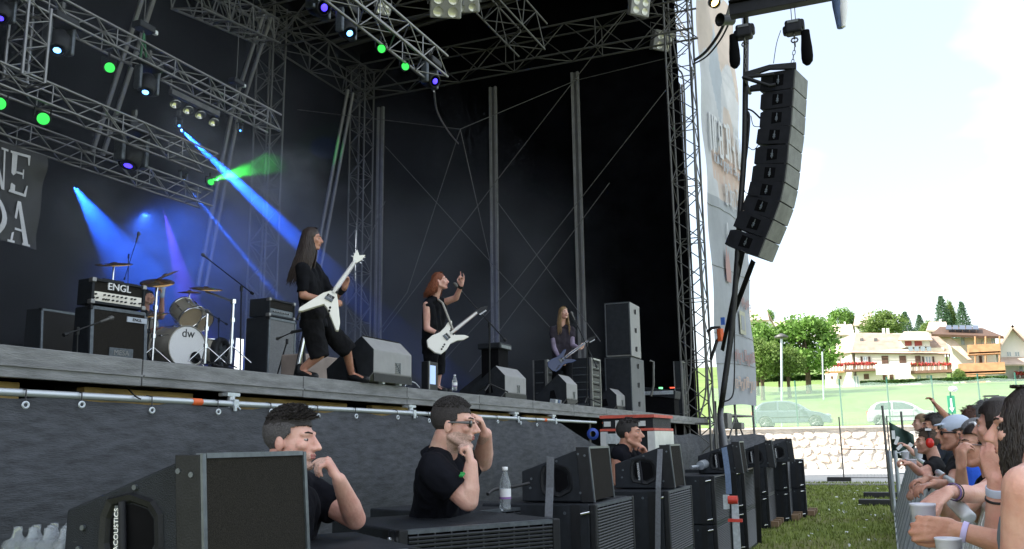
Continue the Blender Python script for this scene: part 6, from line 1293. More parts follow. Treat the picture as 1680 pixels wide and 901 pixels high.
class Fig:
    def __init__(s, label, loc, sk, group=None, vox=.007, name='person'):
        s.r = thing(name, label, 'person', loc, 0, group); s.b = B(); s.sk = sk; s.vox = vox; s.k = 1
    def head(s, c, f, up=(0, 0, 1), k=1, neck=None, nr=.056, female=False):
        c = V(c); f = V(f).normalized(); up = V(up); up = (up-f*up.dot(f)).normalized(); r = f.cross(up); s.hc, s.hf, s.hu, s.hr, s.hk = c, f, up, r, k; b = s.b
        q = lambda x, y, z: c+(r*x+f*y+up*z)*k; s.q = q; E_ = lambda p, rad: ell(b, q(*p), [t*k for t in rad], r, f, up)
        E_((0, -.012, .034), (.074, .093, .080)); E_((0, .026, -.02), (.064, .068, .090)); E_((0, .050, -.090), (.035, .038, .027))
        for x in (-1, 1):
            cap(b, q(x*.054, -.002, -.055), q(x*.022, .060, -.092), .020*k, .020*k); E_((x*.040, .064, -.016), (.026, .024, .022)); E_((x*.079, -.012, -.010), (.009, .019, .031)); E_((x*.075, -.004, -.010), (.014, .012, .02))
            cap(b, q(x*.010, .089, .030), q(x*.046, .068, .028), .010*k, .010*k); cap(b, q(x*.009, .103, -.030), q(x*.010, .106, -.030), .010*k, .010*k, 8)
        cap(b, q(0, .086, .026), q(0, .114, -.020), .0085*k, .0130*k, 10); E_((0, .119, -.026), (.0125, .0125, .0105))
        if female: E_((0, .055, -.04), (.045, .045, .05))
        cap(b, q(-.018, .090, -.052), q(.018, .090, -.052), .0085*k, .0085*k, 8); cap(b, q(-.015, .088, -.063), q(.015, .088, -.063), .0095*k, .0095*k, 8); E_((0, .082, -.097), (.018, .017, .015))
        if neck is not None: cap(b, q(0, -.028, -.05), neck, nr*k, nr*1.12*k)
        return s
    def face(s, m=None, brow=None, eyes=True, lips=(.38, .13, .11)):
        q, k = s.q, s.hk
        if eyes:
            e = B()
            for x in (-1, 1): ell(e, q(x*.032, .0775, .006), (.0125*k, .008*k, .0050*k), s.hr, s.hf, s.hu, 10)
            e.build('eyes', mat('eye', (.35, .32, .30), .3, 0, .3, 60), s.r, world=True)
            e = B()
            for x in (-1, 1): ell(e, q(x*.032, .0830, .006), (.0055*k, .004*k, .0048*k), s.hr, s.hf, s.hu, 8)
            e.build('pupils', M['blk'], s.r, world=True)
        e = B()
        for x in (-1, 1): cap(e, q(x*.016, .0945, .031), q(x*.034, .0865, .0345), .0034*k, .0036*k, 6); cap(e, q(x*.034, .0865, .0345), q(x*.050, .070, .030), .0036*k, .0022*k, 6)
        e.build('eyebrows', brow or mat('dark brow hair', (.03, .02, .015), .9), s.r, world=True)
        e = B(); cap(e, q(-.016, .0945, -.0535), q(.016, .0945, -.0535), .0055*k, .0055*k, 8); cap(e, q(-.013, .0935, -.0625), q(.013, .0935, -.0625), .0062*k, .0062*k, 8); e.build('lips', mat('lips %d%d' % (lips[0]*100, lips[1]*100), lips, .5), s.r, world=True)
    def shorthair(s, m, thick=.010, front=0.0, name='hair', low=-.02, tufts=0, seed=1, tl=.022):
        b = B(); q, k = s.q, s.hk
        ell(b, q(0, -.018, .040), ((.076+thick)*k, (.094+thick)*k, (.086+thick)*k), s.hr, s.hf, s.hu, 20)
        o = blob(b, name, m, s.r, max(.006, s.vox), 1)
        me = o.data; bm = bmesh.new(); bm.from_mesh(me); loc = V(s.r.location); kill = []
        for f_ in bm.faces:
            p = (f_.calc_center_median()+loc-s.hc)/k; y, z, x = p.dot(s.hf), p.dot(s.hu), p.dot(s.hr)
            lim = .066+front+.03*abs(x)/.08 if y > .03 else (low-(.035 if y < -.04 else 0) if abs(x) < .2 else 0)
            if y > .03 and z < lim-.5*(.09-y)*1.3: kill.append(f_)
            elif y <= .03 and z < low+(.0 if y > -.035 else -.045)+max(0, y+.01)*1.1: kill.append(f_)
        bmesh.ops.delete(bm, geom=kill, context='FACES'); bm.to_mesh(me); bm.free()
        sd_ = o.modifiers.new('t', 'SOLIDIFY'); sd_.thickness = .008; sd_.offset = -1
        if tufts:
            rr = random.Random(seed); t = B()
            for i in range(tufts):
                a = rr.random()*6.283; e = rr.random()**.7*1.1; n_ = s.hu*math.cos(e)+(s.hr*math.cos(a)+s.hf*math.sin(a))*math.sin(e); p = q(0, -.018, .040)+V((0, 0, 0))+((s.hu*math.cos(e)*.088+s.hr*math.cos(a)*math.sin(e)*.078+s.hf*math.sin(a)*math.sin(e)*.094))*k
                fr_ = max(0, n_.dot(s.hf)); dr = (n_*(.25+.5*fr_)+s.hf*.8+s.hr*rr.gauss(0, .35)+s.hu*rr.gauss(.1, .25)).normalized(); ln = tl*(.6+.6*rr.random())*(1+.9*fr_)
                t.tube([p+n_*thick*.6*k, p+n_*(thick+.003)*k+dr*ln*.5, p+dr*ln+n_*(thick*.7)*k], [.0032, .0026, .0006], 4, caps=False)
            t.build('hair_tufts', m, s.r, world=True, kind='stuff')
        return o
    def longhair(s, m, n, length, spread=.03, wave=.0, seed=1, front=.02, r=.004, sweep=V((0, 0, 0)), fallz=None, parts=1, back=.0, amp=1.0, open_=.39):
        rr = random.Random(seed); b = B(); q, k = s.q, s.hk
        bb = B(); ell(bb, q(0, -.022, .040), (.083*k, .098*k, .092*k), s.hr, s.hf, s.hu, 20); cap(bb, q(0, -.07, .02), q(0, -.085, -.10), .055*k, .042*k)
        blob(bb, 'hair_base', m, s.r, max(.008, s.vox), 1)
        for i in range(n):
            a = rr.uniform(-math.pi+open_, math.pi-open_)+math.pi      # around, leaving the face open
            x, y = math.sin(a), math.cos(a)           # y forward
            fall = V((0, 0, -1)); top = q(rr.gauss(0, .012), rr.uniform(-.06, .045), .124+rr.random()*.006)
            side = q(x*.086, y*.098-.02+ (front if y > 0 else 0), .025+rr.gauss(0, .008)); h1 = q(x*.040, y*.046-.018, .121); h2 = q(x*.072, y*.083-.02, .090); L_ = length*(.75+.3*rr.random())
            out = (s.hr*x+s.hf*y); pts = [top, h1, h2, side]
            p = side; nst = 7
            for j in range(1, nst+1):
                t = j/nst; w_ = wave*math.sin(t*11+i)*s.hr+wave*math.cos(t*9+i*1.7)*s.hf
                p = side+fall*L_*t+out*(spread*math.sin(t*1.8))*amp+sweep*t*t*L_+w_*t+V((rr.gauss(0, 1), rr.gauss(0, 1), 0))*.003
                pts.append(p)
            rs_ = [r, r*1.1, r*1.2]+[r*1.3]*(nst-1)+[r*.8, r*.2]; b.tube(pts, rs_[:len(pts)], 4, caps=False)
        return b.build('hair', m, s.r, world=True, kind='stuff')
    def paint(s, o, m, test):
        me = o.data; me.materials.append(m); i = len(me.materials)-1; loc = V(s.r.location)
        for p_ in me.polygons:
            c = (V(p_.center)+loc-s.hc)/s.hk; rd = c.length
            if rd < .2 and test(c.dot(s.hr), c.dot(s.hf), c.dot(s.hu)): p_.material_index = i
    def finish(s): s.body = blob(s.b, 'body', s.sk, s.r, s.vox, 3); return s.body
def part(b, name, m, f, vox=.01, sm=3, wr=.004, wf=9): return blob(b, name, m, f.r, vox, sm, wr, wf)
def strapm(): return None
wristband = mat('black sweat band', (.012, .012, .013), .95, 0, .2, 50)
def band(f, p, q, r, m=wristband, name='wristband'): b = B(); p, q = V(p), V(q); b.lathe([(r*.9, 0), (r, 0), (r, (q-p).length), (r*.9, (q-p).length), (r*.9, 0)], p, q-p, 16); return b.build(name, m, f.r, world=True, bev=.002)
# ---------------------------------------------------------------- front guitarist with pointed white guitar
d0 = 9.30
f = Fig('guitarist with very long straight dark hair playing a white pointed guitar', (P(520, 620, d0).x, P(520, 620, d0).y, SZ), SK[1], 'musicians on the stage', .010)
hC = P(512, 393, d0); f.head(hC, dc(.98, -.05, -.06), k=.98, neck=P(505, 428, d0+.02))
nk = P(505, 430, d0+.02); shR, shL = P(496, 441, d0-.16), P(516, 439, d0+.20); pel = P(515, 522, d0+.03)
elR, wrR, elL, wrL = P(497, 485, d0-.22), P(538, 493, d0-.26), P(548, 490, d0+.18), P(566, 472, d0+.02)
hipR, hipL = P(511, 530, d0-.10), P(524, 528, d0+.12); knR, knL = P(524, 582, d0-.14), P(568, 572, d0+.22); anR, anL = P(491, 625, d0-.12), P(577, 615, d0+.45); anR.z = SZ+.09; anL.z = SZ+.09
def torso(b, nk, shR, shL, pel, r=1.0, flat=False):
    ch = (shR+shL)/2*.62+pel*.38; ax = (shL-shR).normalized(); 
    for t, w_ in ((-.5, .95), (0, 1.05), (.5, .95)): cap(b, (shR+shL)/2+(shL-shR)*t*.72+(pel-nk)*.10, ch+(shL-shR)*t*.5, .085*r, .095*r)
    for t in (-.5, 0, .5): cap(b, ch+(shL-shR)*t*.5, pel+(shL-shR)*t*.42, .095*r, .098*r)
    cap(b, nk-(pel-nk)*.02, shR, .050*r, .058*r); cap(b, nk-(pel-nk)*.02, shL, .050*r, .058*r)
torso(f.b, nk, shR, shL, pel, .95)
for a, e, w_ in ((shR, elR, wrR), (shL, elL, wrL)): cap(f.b, a, e, .050, .040); cap(f.b, e, w_, .041, .027)
for h_, k_, a_ in ((hipR, knR, anR), (hipL, knL, anL)): cap(f.b, h_, k_, .082, .056); cap(f.b, k_, a_, .056, .036); cap(f.b, a_, a_+dc(.8, -.4, -.25)*.17, .035, .026)
hand(f.b, wrR, dc(.95, -.05, -.25), dc(.1, .8, -.3), 1, (25, 45, 30)); hand(f.b, wrL, dc(.25, .0, .9), dc(-.5, -.8, .1), -1, (35, 55, 35), thumb=(.6, .3))
f.finish(); f.face()
b = B(); torso(b, nk, shR, shL, pel, 1.10); cap(b, shR, shR.lerp(elR, .86), .068, .060, flat=True); cap(b, shR, shR.lerp(elR, .3), .07, .066); cap(b, shL, shL.lerp(elL, .86), .068, .058, flat=True); cap(b, pel, pel-V((0, 0, .10)), .135, .15, flat=True); part(b, 'shirt', BLKC, f, .012, 4, .007)
b = B()
for h_, k_ in ((hipR, knR), (hipL, knL)): cap(b, h_+V((0, 0, .06)), h_, .10, .112); cap(b, h_, k_+(k_-h_)*.10, .115, .098, flat=True)
cap(b, hipR+V((0, 0, .08)), hipL+V((0, 0, .08)), .12, .12); part(b, 'shorts', clothm('charcoal shorts cotton', (.010, .010, .012)), f, .012, 4, .008)
band(f, wrR.lerp(elR, .06), wrR.lerp(elR, .25), .036); band(f, wrL.lerp(elL, .08), wrL.lerp(elL, .45), .036)
for a_, s_ in ((anR, 1), (anL, 1)): b = B(); cap(b, a_-V((0, 0, .02)), a_+dc(.9, -.35, -.3)*.20, .048, .04); cap(b, a_+V((0, 0, .04)), a_, .045, .05); part(b, 'shoe', M['blk'], f, .012, 2, 0)
HD = mat('very dark brown hair', (.030, .017, .013), .42, 0, .35, 60, .4, 200, stretch=(1, 1, .1))
f.longhair(HD, 320, .50, .030, .005, 2, -.03, .0050, CR*-.22)
# guitars: outlines built in the plane (u along the neck, v across) with real thickness
def guitar(label, o, u, v, outline, bm_col, holder, neck_len=.62, head='v', neckcol=(.10, .05, .03), cat='electric guitar', pick=(.03, .03, .03), s=1.0, bridge_u=-.02):
    o, u, v = V(o), V(u).normalized(), V(v); v = (v-u*v.dot(u)).normalized(); n = u.cross(v); r_ = thing('electric_guitar', label, cat, o, 0, 'electric guitars')
    body = mat('lacquer '+label[:10], bm_col, .22, 0, .03, 3); b = B(); b.prism([(p[0]*s, p[1]*s) for p in outline], o-n*.02, u, v, n, .042); b.build('body', body, r_, world=True, bev=.008)
    nl = neck_len*s; b = B(); b.prism([(.10*s, -.026), (.10*s+nl, -.021), (.10*s+nl, .021), (.10*s, .026)], o+n*.022, u, v, n, .010); nk_ = b.build('fingerboard', mat('neck '+label[:10], neckcol, .4, 0, .2, 20), r_, world=True)
    b = B(); cap(b, o+u*.08*s+n*.014, o+u*(.10*s+nl)+n*.016, .024, .019, 10); b.build('neck', body, r_, world=True)
    b = B()
    for i in range(1, 21): x = .10*s+nl-(nl+.12)*(1-2**(-i/12)); b.prism([(x, -.024), (x+.003, -.024), (x+.003, .024), (x, .024)], o+n*.032, u, v, n, .0015)
    b.build('frets', M['chrome'], r_, world=True, kind='stuff')
    b = B()
    for i in range(6): y = -.017+.0068*i; b.tube([o+u*bridge_u+v*y+n*.040, o+u*(.10*s+nl+.02)+v*y*.8+n*.037], .0009, 3)
    b.build('strings', M['chrome'], r_, world=True, kind='stuff')
    hx = .10*s+nl
    ho = {'v': [(hx, -.02), (hx+.06, -.045), (hx+.14, -.05), (hx+.10, 0), (hx+.15, .055), (hx+.06, .05), (hx, .02)], 'p': [(hx, -.02), (hx+.03, -.035), (hx+.15, -.045), (hx+.20, -.02), (hx+.12, .02), (hx+.02, .035), (hx, .02)]}[head]
    b = B(); b.prism(ho, o+n*.012, u, v, n, .016); b.build('headstock', body if head == 'v' else M['blk'], r_, world=True, bev=.003)
    for i in range(6): b = B(); q = o+u*(hx+.03+.02*i)+v*(-.035-.002*i if head == 'p' else (.045 if i % 2 else -.045))+n*.02; b.tube([q, q+v*(-.022 if (head == 'p' or not i % 2) else .022)], .005, 6); b.build('tuning_peg', M['chrome'], r_, world=True)
    for x in (-.0, .075): b = B(); b.prism([(x*s, -.04), (x*s+.028, -.04), (x*s+.028, .04), (x*s, .04)], o+n*.0225, u, v, n, .008); b.build('pickup', M['blk'], r_, world=True)
    b = B(); b.prism([(bridge_u*s-.02, -.042), (bridge_u*s+.012, -.042), (bridge_u*s+.012, .042), (bridge_u*s-.02, .042)], o+n*.0225, u, v, n, .014); b.build('bridge', M['edge'], r_, world=True)
    for i in range(3): b = B(); q = o+u*(-.10-.035*i)*s-v*(.06+.012*i)*s+n*.022; b.lathe([(.012, 0), (.010, .014), (0, .015)], q, n, 10); b.build('knob', M['blk'], r_, world=True)
    return r_, o, u, v, n
Vout = [(.14, -.045), (.14, .045), (.02, .13), (-.42, .30), (-.47, .26), (-.12, -.0), (-.47, -.26), (-.42, -.30), (.02, -.13)]
gO = P(541, 490, d0-.30); gE = P(576, 440, d0-.06)
uu = (gE-gO).normalized()
Vout2 = [(.13, -.04), (.13, .04), (.03, .12), (-.28, .34), (-.40, .385), (-.42, .35), (-.17, .05), (-.14, -.02), (-.40, -.22), (-.44, -.27), (-.38, -.29), (.02, -.13)]
guitar('white pointed electric guitar held by the guitarist with long dark hair', gO, uu, -dc(.75, 0, -.6), [(x*.68, -y*.68) for x, y in reversed(Vout2)], (.80, .78, .70), f, .40, 'v', (.30, .27, .24))
b = B(); b.tube([gO+uu*-.30+dc(-.8, .3, .1)*.20, pel+dc(-.3, -.5, .9)*.25, shR+V((0, 0, .06)), shL.lerp(nk, .3)+V((0, 0, .06))], .014, 4); b.build('strap', M['rub'], f.r, world=True)
# ---------------------------------------------------------------- singer
d1 = 11.85
f = Fig('singer with frizzy red hair raising one hand behind the microphone', (P(710, 640, d1).x, P(710, 640, d1).y, SZ), SK[0], 'musicians on the stage', .010)
hC = P(722, 462, d1); f.head(hC, dc(.95, -.15, .10), k=.98, neck=P(713, 489, d1))
nk = P(713, 490, d1); shR, shL = P(700, 500, d1-.17), P(727, 497, d1+.17); pel = P(710, 566, d1)
elR, wrR, elL, wrL = P(700, 539, d1-.22), P(722, 549, d1-.28), P(748, 489, d1+.02), P(757, 468, d1-.10)
hipR, hipL = P(707, 573, d1-.09), P(718, 573, d1+.10); knR, knL = P(708, 612, d1-.10), P(719, 612, d1+.12); anR, anL = P(708, 640, d1-.09), P(717, 641, d1+.14); anR.z = anL.z = SZ+.08
torso(f.b, nk, shR, shL, pel, .95)
for a, e, w_ in ((shR, elR, wrR), (shL, elL, wrL)): cap(f.b, a, e, .052, .043); cap(f.b, e, w_, .043, .028)
for h_, k_, a_ in ((hipR, knR, anR), (hipL, knL, anL)): cap(f.b, h_, k_, .082, .056); cap(f.b, k_, a_, .054, .036); cap(f.b, a_, a_+dc(.8, -.4, -.25)*.17, .035, .026)
hand(f.b, wrR, dc(.75, -.25, -.35), dc(-.2, .8, -.3), 1, (35, 50, 30)); 
hand(f.b, wrL, dc(.15, 0, 1), dc(-.6, -.6, .2), -1, (60, 80, 50), fold=((5, 5, 5), (70, 90, 50), (75, 90, 50), (20, 15, 10)), thumb=(1.0, -.2), s=1.1)
f.finish(); f.face(brow=mat('red brow hair', (.12, .04, .02), .9), lips=(.30, .07, .06))
b = B(); torso(b, nk, shR, shL, pel, 1.07); cap(b, pel, pel-V((0, 0, .12)), .14, .15, flat=True); part(b, 'sleeveless_shirt', BLKC, f, .012, 4, .006)
b = B()
for h_, k_ in ((hipR, knR), (hipL, knL)): cap(b, h_+V((0, 0, .06)), h_, .10, .108); cap(b, h_, k_+(k_-h_)*.04, .108, .088, flat=True)
cap(b, hipR+V((0, 0, .07)), hipL+V((0, 0, .07)), .115, .115); part(b, 'shorts', BLKC, f, .012, 4, .007)
band(f, wrR.lerp(elR, .10), wrR.lerp(elR, .30), .037); band(f, wrL.lerp(elL, .0), wrL.lerp(elL, .20), .037)
for a_ in (anR, anL): b = B(); cap(b, a_-V((0, 0, .02)), a_+dc(.9, -.35, -.3)*.20, .048, .04); part(b, 'shoe', M['blk'], f, .012, 2, 0)
HRd = mat('frizzy red hair', (.20, .055, .020), .6, 0, .5, 60, .4, 160)
f.longhair(HRd, 420, .22, .04, .030, 5, -.05, .0055, CR*-.22, amp=1.0, open_=.95)
gO = P(733, 553, d1-.34); gE = P(784, 512, d1-.10); uu = (gE-gO).normalized()
St = [(.10, -.05), (.10, .05), (.17, .09), (.20, .125), (.14, .14), (.06, .115), (-.04, .105), (-.14, .135), (-.24, .13), (-.29, .05), (-.27, -.06), (-.22, -.13), (-.12, -.13), (-.03, -.10), (.07, -.125), (.14, -.17), (.23, -.185), (.20, -.13), (.14, -.08)]
guitar('white double horned electric guitar with dark headstock held by the singer', gO, uu, dc(-.62, 0, .78), [(x, y) for x, y in St], (.80, .78, .72), f, .42, 'p', (.24, .14, .10))
b = B(); b.tube([gO+uu*.12, P(735, 520, d1-.30), P(726, 497, d1-.12), P(716, 489, d1+.02)], .016, 5); b.build('guitar_strap', mat('pale strap', (.35, .33, .30), .7, 0, .4, 60), f.r, world=True)
# ---------------------------------------------------------------- bassist
d2 = 17.0
f = Fig('bassist with long blond hair and lilac sleeves singing at the far microphone', (P(922, 660, d2).x, P(922, 660, d2).y, SZ), SK[2], 'musicians on the stage', .013)
hC = P(925, 514, d2); f.head(hC, dc(.45, -.85, .05), k=1.0, neck=P(922, 535, d2+.03))
nk = P(922, 536, d2+.03); shR, shL = P(906, 541, d2-.02), P(938, 541, d2+.05); pel = P(922, 590, d2)
elR, wrR, elL, wrL = P(909, 571, d2-.10), P(919, 590, d2-.25), P(939, 566, d2-.05), P(952, 572, d2-.22)
hipR, hipL = P(914, 594, d2), P(930, 594, d2); knR, knL = P(912, 632, d2-.05), P(934, 632, d2); anR, anL = P(912, 664, d2+.1), P(932, 664, d2+.3); anR.z = anL.z = SZ+.08
torso(f.b, nk, shR, shL, pel, .95)
for a, e, w_ in ((shR, elR, wrR), (shL, elL, wrL)): cap(f.b, a, e, .048, .04); cap(f.b, e, w_, .04, .027)
for h_, k_, a_ in ((hipR, knR, anR), (hipL, knL, anL)): cap(f.b, h_, k_, .08, .055); cap(f.b, k_, a_, .055, .036)
hand(f.b, wrR, dc(.4, -.3, -.7), dc(.3, .8, 0), 1, (30, 50, 30)); hand(f.b, wrL, dc(.5, 0, .7), dc(-.3, .8, 0), -1, (40, 55, 30)); f.finish(); f.face(lips=(.30, .09, .08))
lil = clothm('lilac jersey', (.24, .20, .28)); b = B(); torso(b, nk, shR, shL, pel, 1.10); cap(b, shR, shR.lerp(elR, .5), .068, .062, flat=True); cap(b, shL, shL.lerp(elL, .5), .068, .062, flat=True); cap(b, pel, pel-V((0, 0, .1)), .14, .15, flat=True); part(b, 'shirt', clothm('dark violet grey cotton', (.035, .030, .040)), f, .014, 4, .007)
for s_, e_, w_ in ((shR, elR, wrR), (shL, elL, wrL)): b = B(); cap(b, s_, e_, .056, .048); cap(b, e_, w_.lerp(e_, .12), .049, .036, flat=True); part(b, 'sleeve', lil, f, .012, 3, .003)
b = B()
for h_, k_, a_ in ((hipR, knR, anR), (hipL, knL, anL)): cap(b, h_, k_, .105, .08); cap(b, k_, a_, .08, .065)
part(b, 'trousers', BLKC, f, .014, 4, .006)
for a_ in (anR, anL): b = B(); cap(b, a_-V((0, 0, .03)), a_+dc(.5, -.7, -.2)*.2, .05, .04); part(b, 'shoe', M['blk'], f, .012, 2, 0)
HB = mat('dark blond hair', (.27, .17, .08), .5, 0, .45, 60, .4, 160, stretch=(1, 1, .1)); f.longhair(HB, 260, .44, .030, .010, 8, -.02, .0055, V((0, 0, 0)), open_=.85)
gO = P(921, 591, d2-.32); gE = P(972, 554, d2-.15); uu = (gE-gO).normalized()
guitar('dark blue bass guitar with pale headstock held by the blond bassist', gO, uu, dc(-.6, 0, .8), [(x*1.0, y*.95) for x, y in St], (.012, .03, .10), f, .52, 'p', (.25, .18, .14), 'bass guitar')
# ---------------------------------------------------------------- drummer
d3 = 13.3
f = Fig('drummer in a black cap raising a gloved hand behind the cymbals', (P(240, 590, d3).x, P(240, 590, d3).y, rz_), SK[3], 'musicians on the stage', .012)
f.head(P(243, 489, d3), dc(.95, -.25, .1), k=.95, neck=P(238, 510, d3)); nk = P(238, 512, d3); shR, shL = P(230, 522, d3-.2), P(252, 518, d3+.15); pel = P(232, 572, d3+.05); elR, wrR, elL, wrL = P(238, 545, d3-.3), P(258, 540, d3-.4), P(265, 520, d3), P(266, 484, d3-.08)
torso(f.b, nk, shR, shL, pel, .95)
for a, e, w_ in ((shR, elR, wrR), (shL, elL, wrL)): cap(f.b, a, e, .055, .045); cap(f.b, e, w_, .046, .03)
kR, kL = P(262, 578, d3-.35), P(268, 576, d3+.1); 
for k_ in (kR, kL): cap(f.b, pel, k_, .09, .06); cap(f.b, k_, V((k_.x, k_.y, rz_+.08)), .055, .04)
hand(f.b, wrR, dc(.8, -.3, .2), dc(0, .3, -1), 1, (50, 70, 40)); hand(f.b, wrL, dc(-.1, -.2, 1), dc(-.8, -.3, 0), -1, (60, 75, 40)); f.finish(); f.face(); f.shorthair(M['blkm'], .014, .0, 'cap', .01)
b = B(); torso(b, nk, shR, shL, pel, 1.08); part(b, 'sleeveless_shirt', BLKC, f, .014, 3, .005); b = B(); 
for k_ in (kR, kL): cap(b, pel, k_, .11, .08)
part(b, 'shorts', BLKC, f, .014, 3, .005)
b = B(); cap(b, wrL-V((0, 0, .02)), wrL+V((0, 0, .11)), .036, .044); part(b, 'glove', mat('pale blue glove', (.35, .42, .50), .7), f, .01, 2, 0)
b = B(); b.tube([wrL+V((0, 0, .07))+dc(.3, 0, .1)*.05, P(242, 500, d3-.15)], [.009, .007], 6); tag(b.build('drumstick', mat('pale wood stick', (.55, .38, .22), .6)), 'wooden drumstick in the raised hand of the drummer', 'drumstick')
b = B(); b.box((pel.x, pel.y, rz_+.25), (.34, .34, .5)); tag(b.build('drum_stool', M['blk'], bev=.03), 'black drum stool under the drummer', 'stool')
# ---------------------------------------------------------------- security guards
polo = clothm('black polo pique', (.006, .0065, .010), .25); logo = mat('green chest print', (.03, .35, .08), .7)
def upper(f, nk, shR, shL, pel, arms, r=1.0, sleeve=.55, legs=True, rs=(.055, .046, .034), col=None, hipz=0):
    torso(f.b, nk, shR, shL, pel, 1.05*r)
    for a, e, w_ in arms: cap(f.b, a, e, rs[0]*r, rs[1]*r); cap(f.b, e, e.lerp(w_, .35), rs[1]*r, rs[1]*1.02*r); cap(f.b, e.lerp(w_, .3), w_, rs[1]*1.02*r, rs[2]*.86*r)
    if legs:
        ax = (shL-shR).normalized()
        for s_ in (-1, 1):
            h_ = pel+ax*.09*s_; k_ = V((h_.x, h_.y, .48)); a_ = V((h_.x, h_.y, .09)); cap(f.b, h_, k_, .085, .058); cap(f.b, k_, a_, .056, .038)
def clothes(f, nk, shR, shL, pel, arms, m, r=1.0, sleeve=.6, pants=BLKC, name='shirt', wr=.006, sr=.078, vox=.009, collar=None):
    b = B(); torso(b, nk, shR, shL, pel, 1.18*r); cap(b, pel, pel-V((0, 0, .12)), .14*r, .15*r, flat=True)
    if sleeve:
        for a, e, w_ in arms: cap(b, a, a.lerp(e, sleeve*.5), sr*r, sr*.98*r); cap(b, a.lerp(e, sleeve*.4), a.lerp(e, sleeve), sr*.97*r, sr*.93*r, flat=True)
    part(b, name, m, f, vox, 4, wr)
    if collar:
        up = (f.hc-nk).normalized(); b = B(); b.lathe([(.062*r, -.035), (.070*r, .01), (.078*r, .018), (.086*r, -.004), (.092*r, -.03)], nk, up+dc(.15, 0, 0)*.3, 24); b.build('collar', m, f.r, world=True)
    ax = (shL-shR).normalized(); b = B()
    for s_ in (-1, 1): h_ = pel+ax*.09*s_; cap(b, h_, V((h_.x, h_.y, .48)), .115, .085); cap(b, V((h_.x, h_.y, .48)), V((h_.x, h_.y, .08)), .085, .07)
    part(b, 'trousers', pants, f, .014, 3, .006)
    for s_ in (-1, 1): h_ = pel+ax*.09*s_; b = B(); cap(b, V((h_.x, h_.y, .06)), V((h_.x, h_.y, .05))+f.hf*.16, .05, .04); part(b, 'shoe', M['blk'], f, .014, 2, 0)
# guard 1 (nearest)
e1 = 3.55
f = Fig('nearest guard with tousled dark hair and his hand at his mouth', (P(470, 800, e1+.1).x, P(470, 800, e1+.1).y, 0), SK[0], 'security guards in black', .0055)
f.head(P(478, 724, e1), dc(.96, -.22, -.02), k=1.02, neck=P(468, 776, e1+.03), nr=.06)
nk = P(466, 782, e1+.03); shR, shL = P(474, 808, e1-.24), P(500, 804, e1+.18); pel = P(455, 985, e1+.15)
elR = P(572, 868, e1-.02); wrR = P(553, 790, e1-.16); elL = P(585, 872, e1+.20); 
arms = [(shR, P(520, 880, e1-.30), P(540, 800, e1-.30))]
shF = P(525, 832, e1+.02); arms = [(shL, P(583, 852, e1+.06), P(556, 787, e1-.10))]
upper(f, nk, shR, shL, pel, arms+[(shR, P(470, 930, e1-.25), P(520, 925, e1-.20))], .95)
hw = arms[0][2]; tips, tt_ = hand(f.b, hw, dc(-.50, -.10, .85), dc(-.85, 0, -.45), -1, (38, 50, 30), 1.0, (.95, .5), fold=((62, 30, 10), (80, 62, 25), (82, 66, 25), (84, 66, 25)))
f.finish(); f.face(); f.shorthair(mat('tousled black hair', (.018, .014, .013), .6, 0, .4, 80, .5, 160), .009, -.004, 'hair', -.01, 900, 4, .024)
clothes(f, nk, shR, shL, pel, arms, polo, .96, .62, collar=True)
f.paint(f.body, mat('light stubble skin', (.54, .345, .28), .7, 0, .3, 160, .3, 300), lambda x, y, z: -.135 < z < -.030-.25*abs(y-.03) and y > -.02)
for o_ in f.r.children:
    if o_.name.startswith('hair') and 'tuft' not in o_.name: f.paint(o_, mat('shaved greying side hair', (.075, .070, .072), .9, 0, .5, 160, .4, 300), lambda x, y, z: z < .066+.012*noise.noise(V((x*60, y*60, z*60)))-.2*max(0, y-.02))
# guard 2
e2 = 4.62
f = Fig('middle guard with cropped hair and sunglasses shading his brow with one hand', (P(740, 840, e2+.1).x, P(740, 840, e2+.1).y, 0), SK[2], 'security guards in black', .0055)
f.head(P(745, 697, e2), dc(.97, -.16, -.05), up=dc(-.06, 0, 1), k=1.10, neck=P(727, 742, e2+.03), nr=.064)
nk = P(722, 752, e2+.03); shR, shL = P(712, 770, e2-.20), P(752, 766, e2+.24); pel = P(716, 890, e2+.30)
A1 = (shR, P(768, 822, e2-.22), P(773, 762, e2-.20)); A2 = (shL, P(792, 758, e2+.28), P(797, 712, e2+.10))
upper(f, nk, shR, shL, pel, [A1, A2], 1.14)
hand(f.b, A1[2], dc(-.15, .05, 1), dc(-.9, .2, -.1), -1, (70, 85, 50), 1.0, (.4, .9), fold=((72, 88, 45), (78, 90, 50), (80, 90, 50), (82, 90, 50))); hand(f.b, A2[2], dc(-.30, -.25, .9), dc(-.9, -.1, -.3), -1, (45, 50, 30), .98, (.5, .6))
f.finish(); f.face(eyes=False); f.shorthair(mat('cropped grey brown hair', (.035, .030, .030), .9, 0, .5, 160, .4, 300), .006, -.004, 'hair', -.02, 900, 9, .008)
clothes(f, nk, shR, shL, pel, [A1, A2], polo, 1.15, .66, collar=True)
q, k = f.q, f.hk; b = B()
for x in (-1, 1): ell(b, q(x*.034, .088, .006), (.029*k, .008*k, .018*k), f.hr, f.hf, f.hu, 14)
b.tube([q(-.012, .098, .012), q(.012, .098, .012)], .005, 6); lens_ = b.build('sunglasses', mat('dark sunglass lens', (.01, .012, .012), .1), f.r, world=True)
for x in (-1, 1): B().tube([q(x*.060, .084, .012), q(x*.078, .04, .012), q(x*.084, -.01, .010)], [.008, .005, .004], 6).build('temple_arm', mat('grey plastic temples', (.10, .10, .10), .4), f.r, world=True)
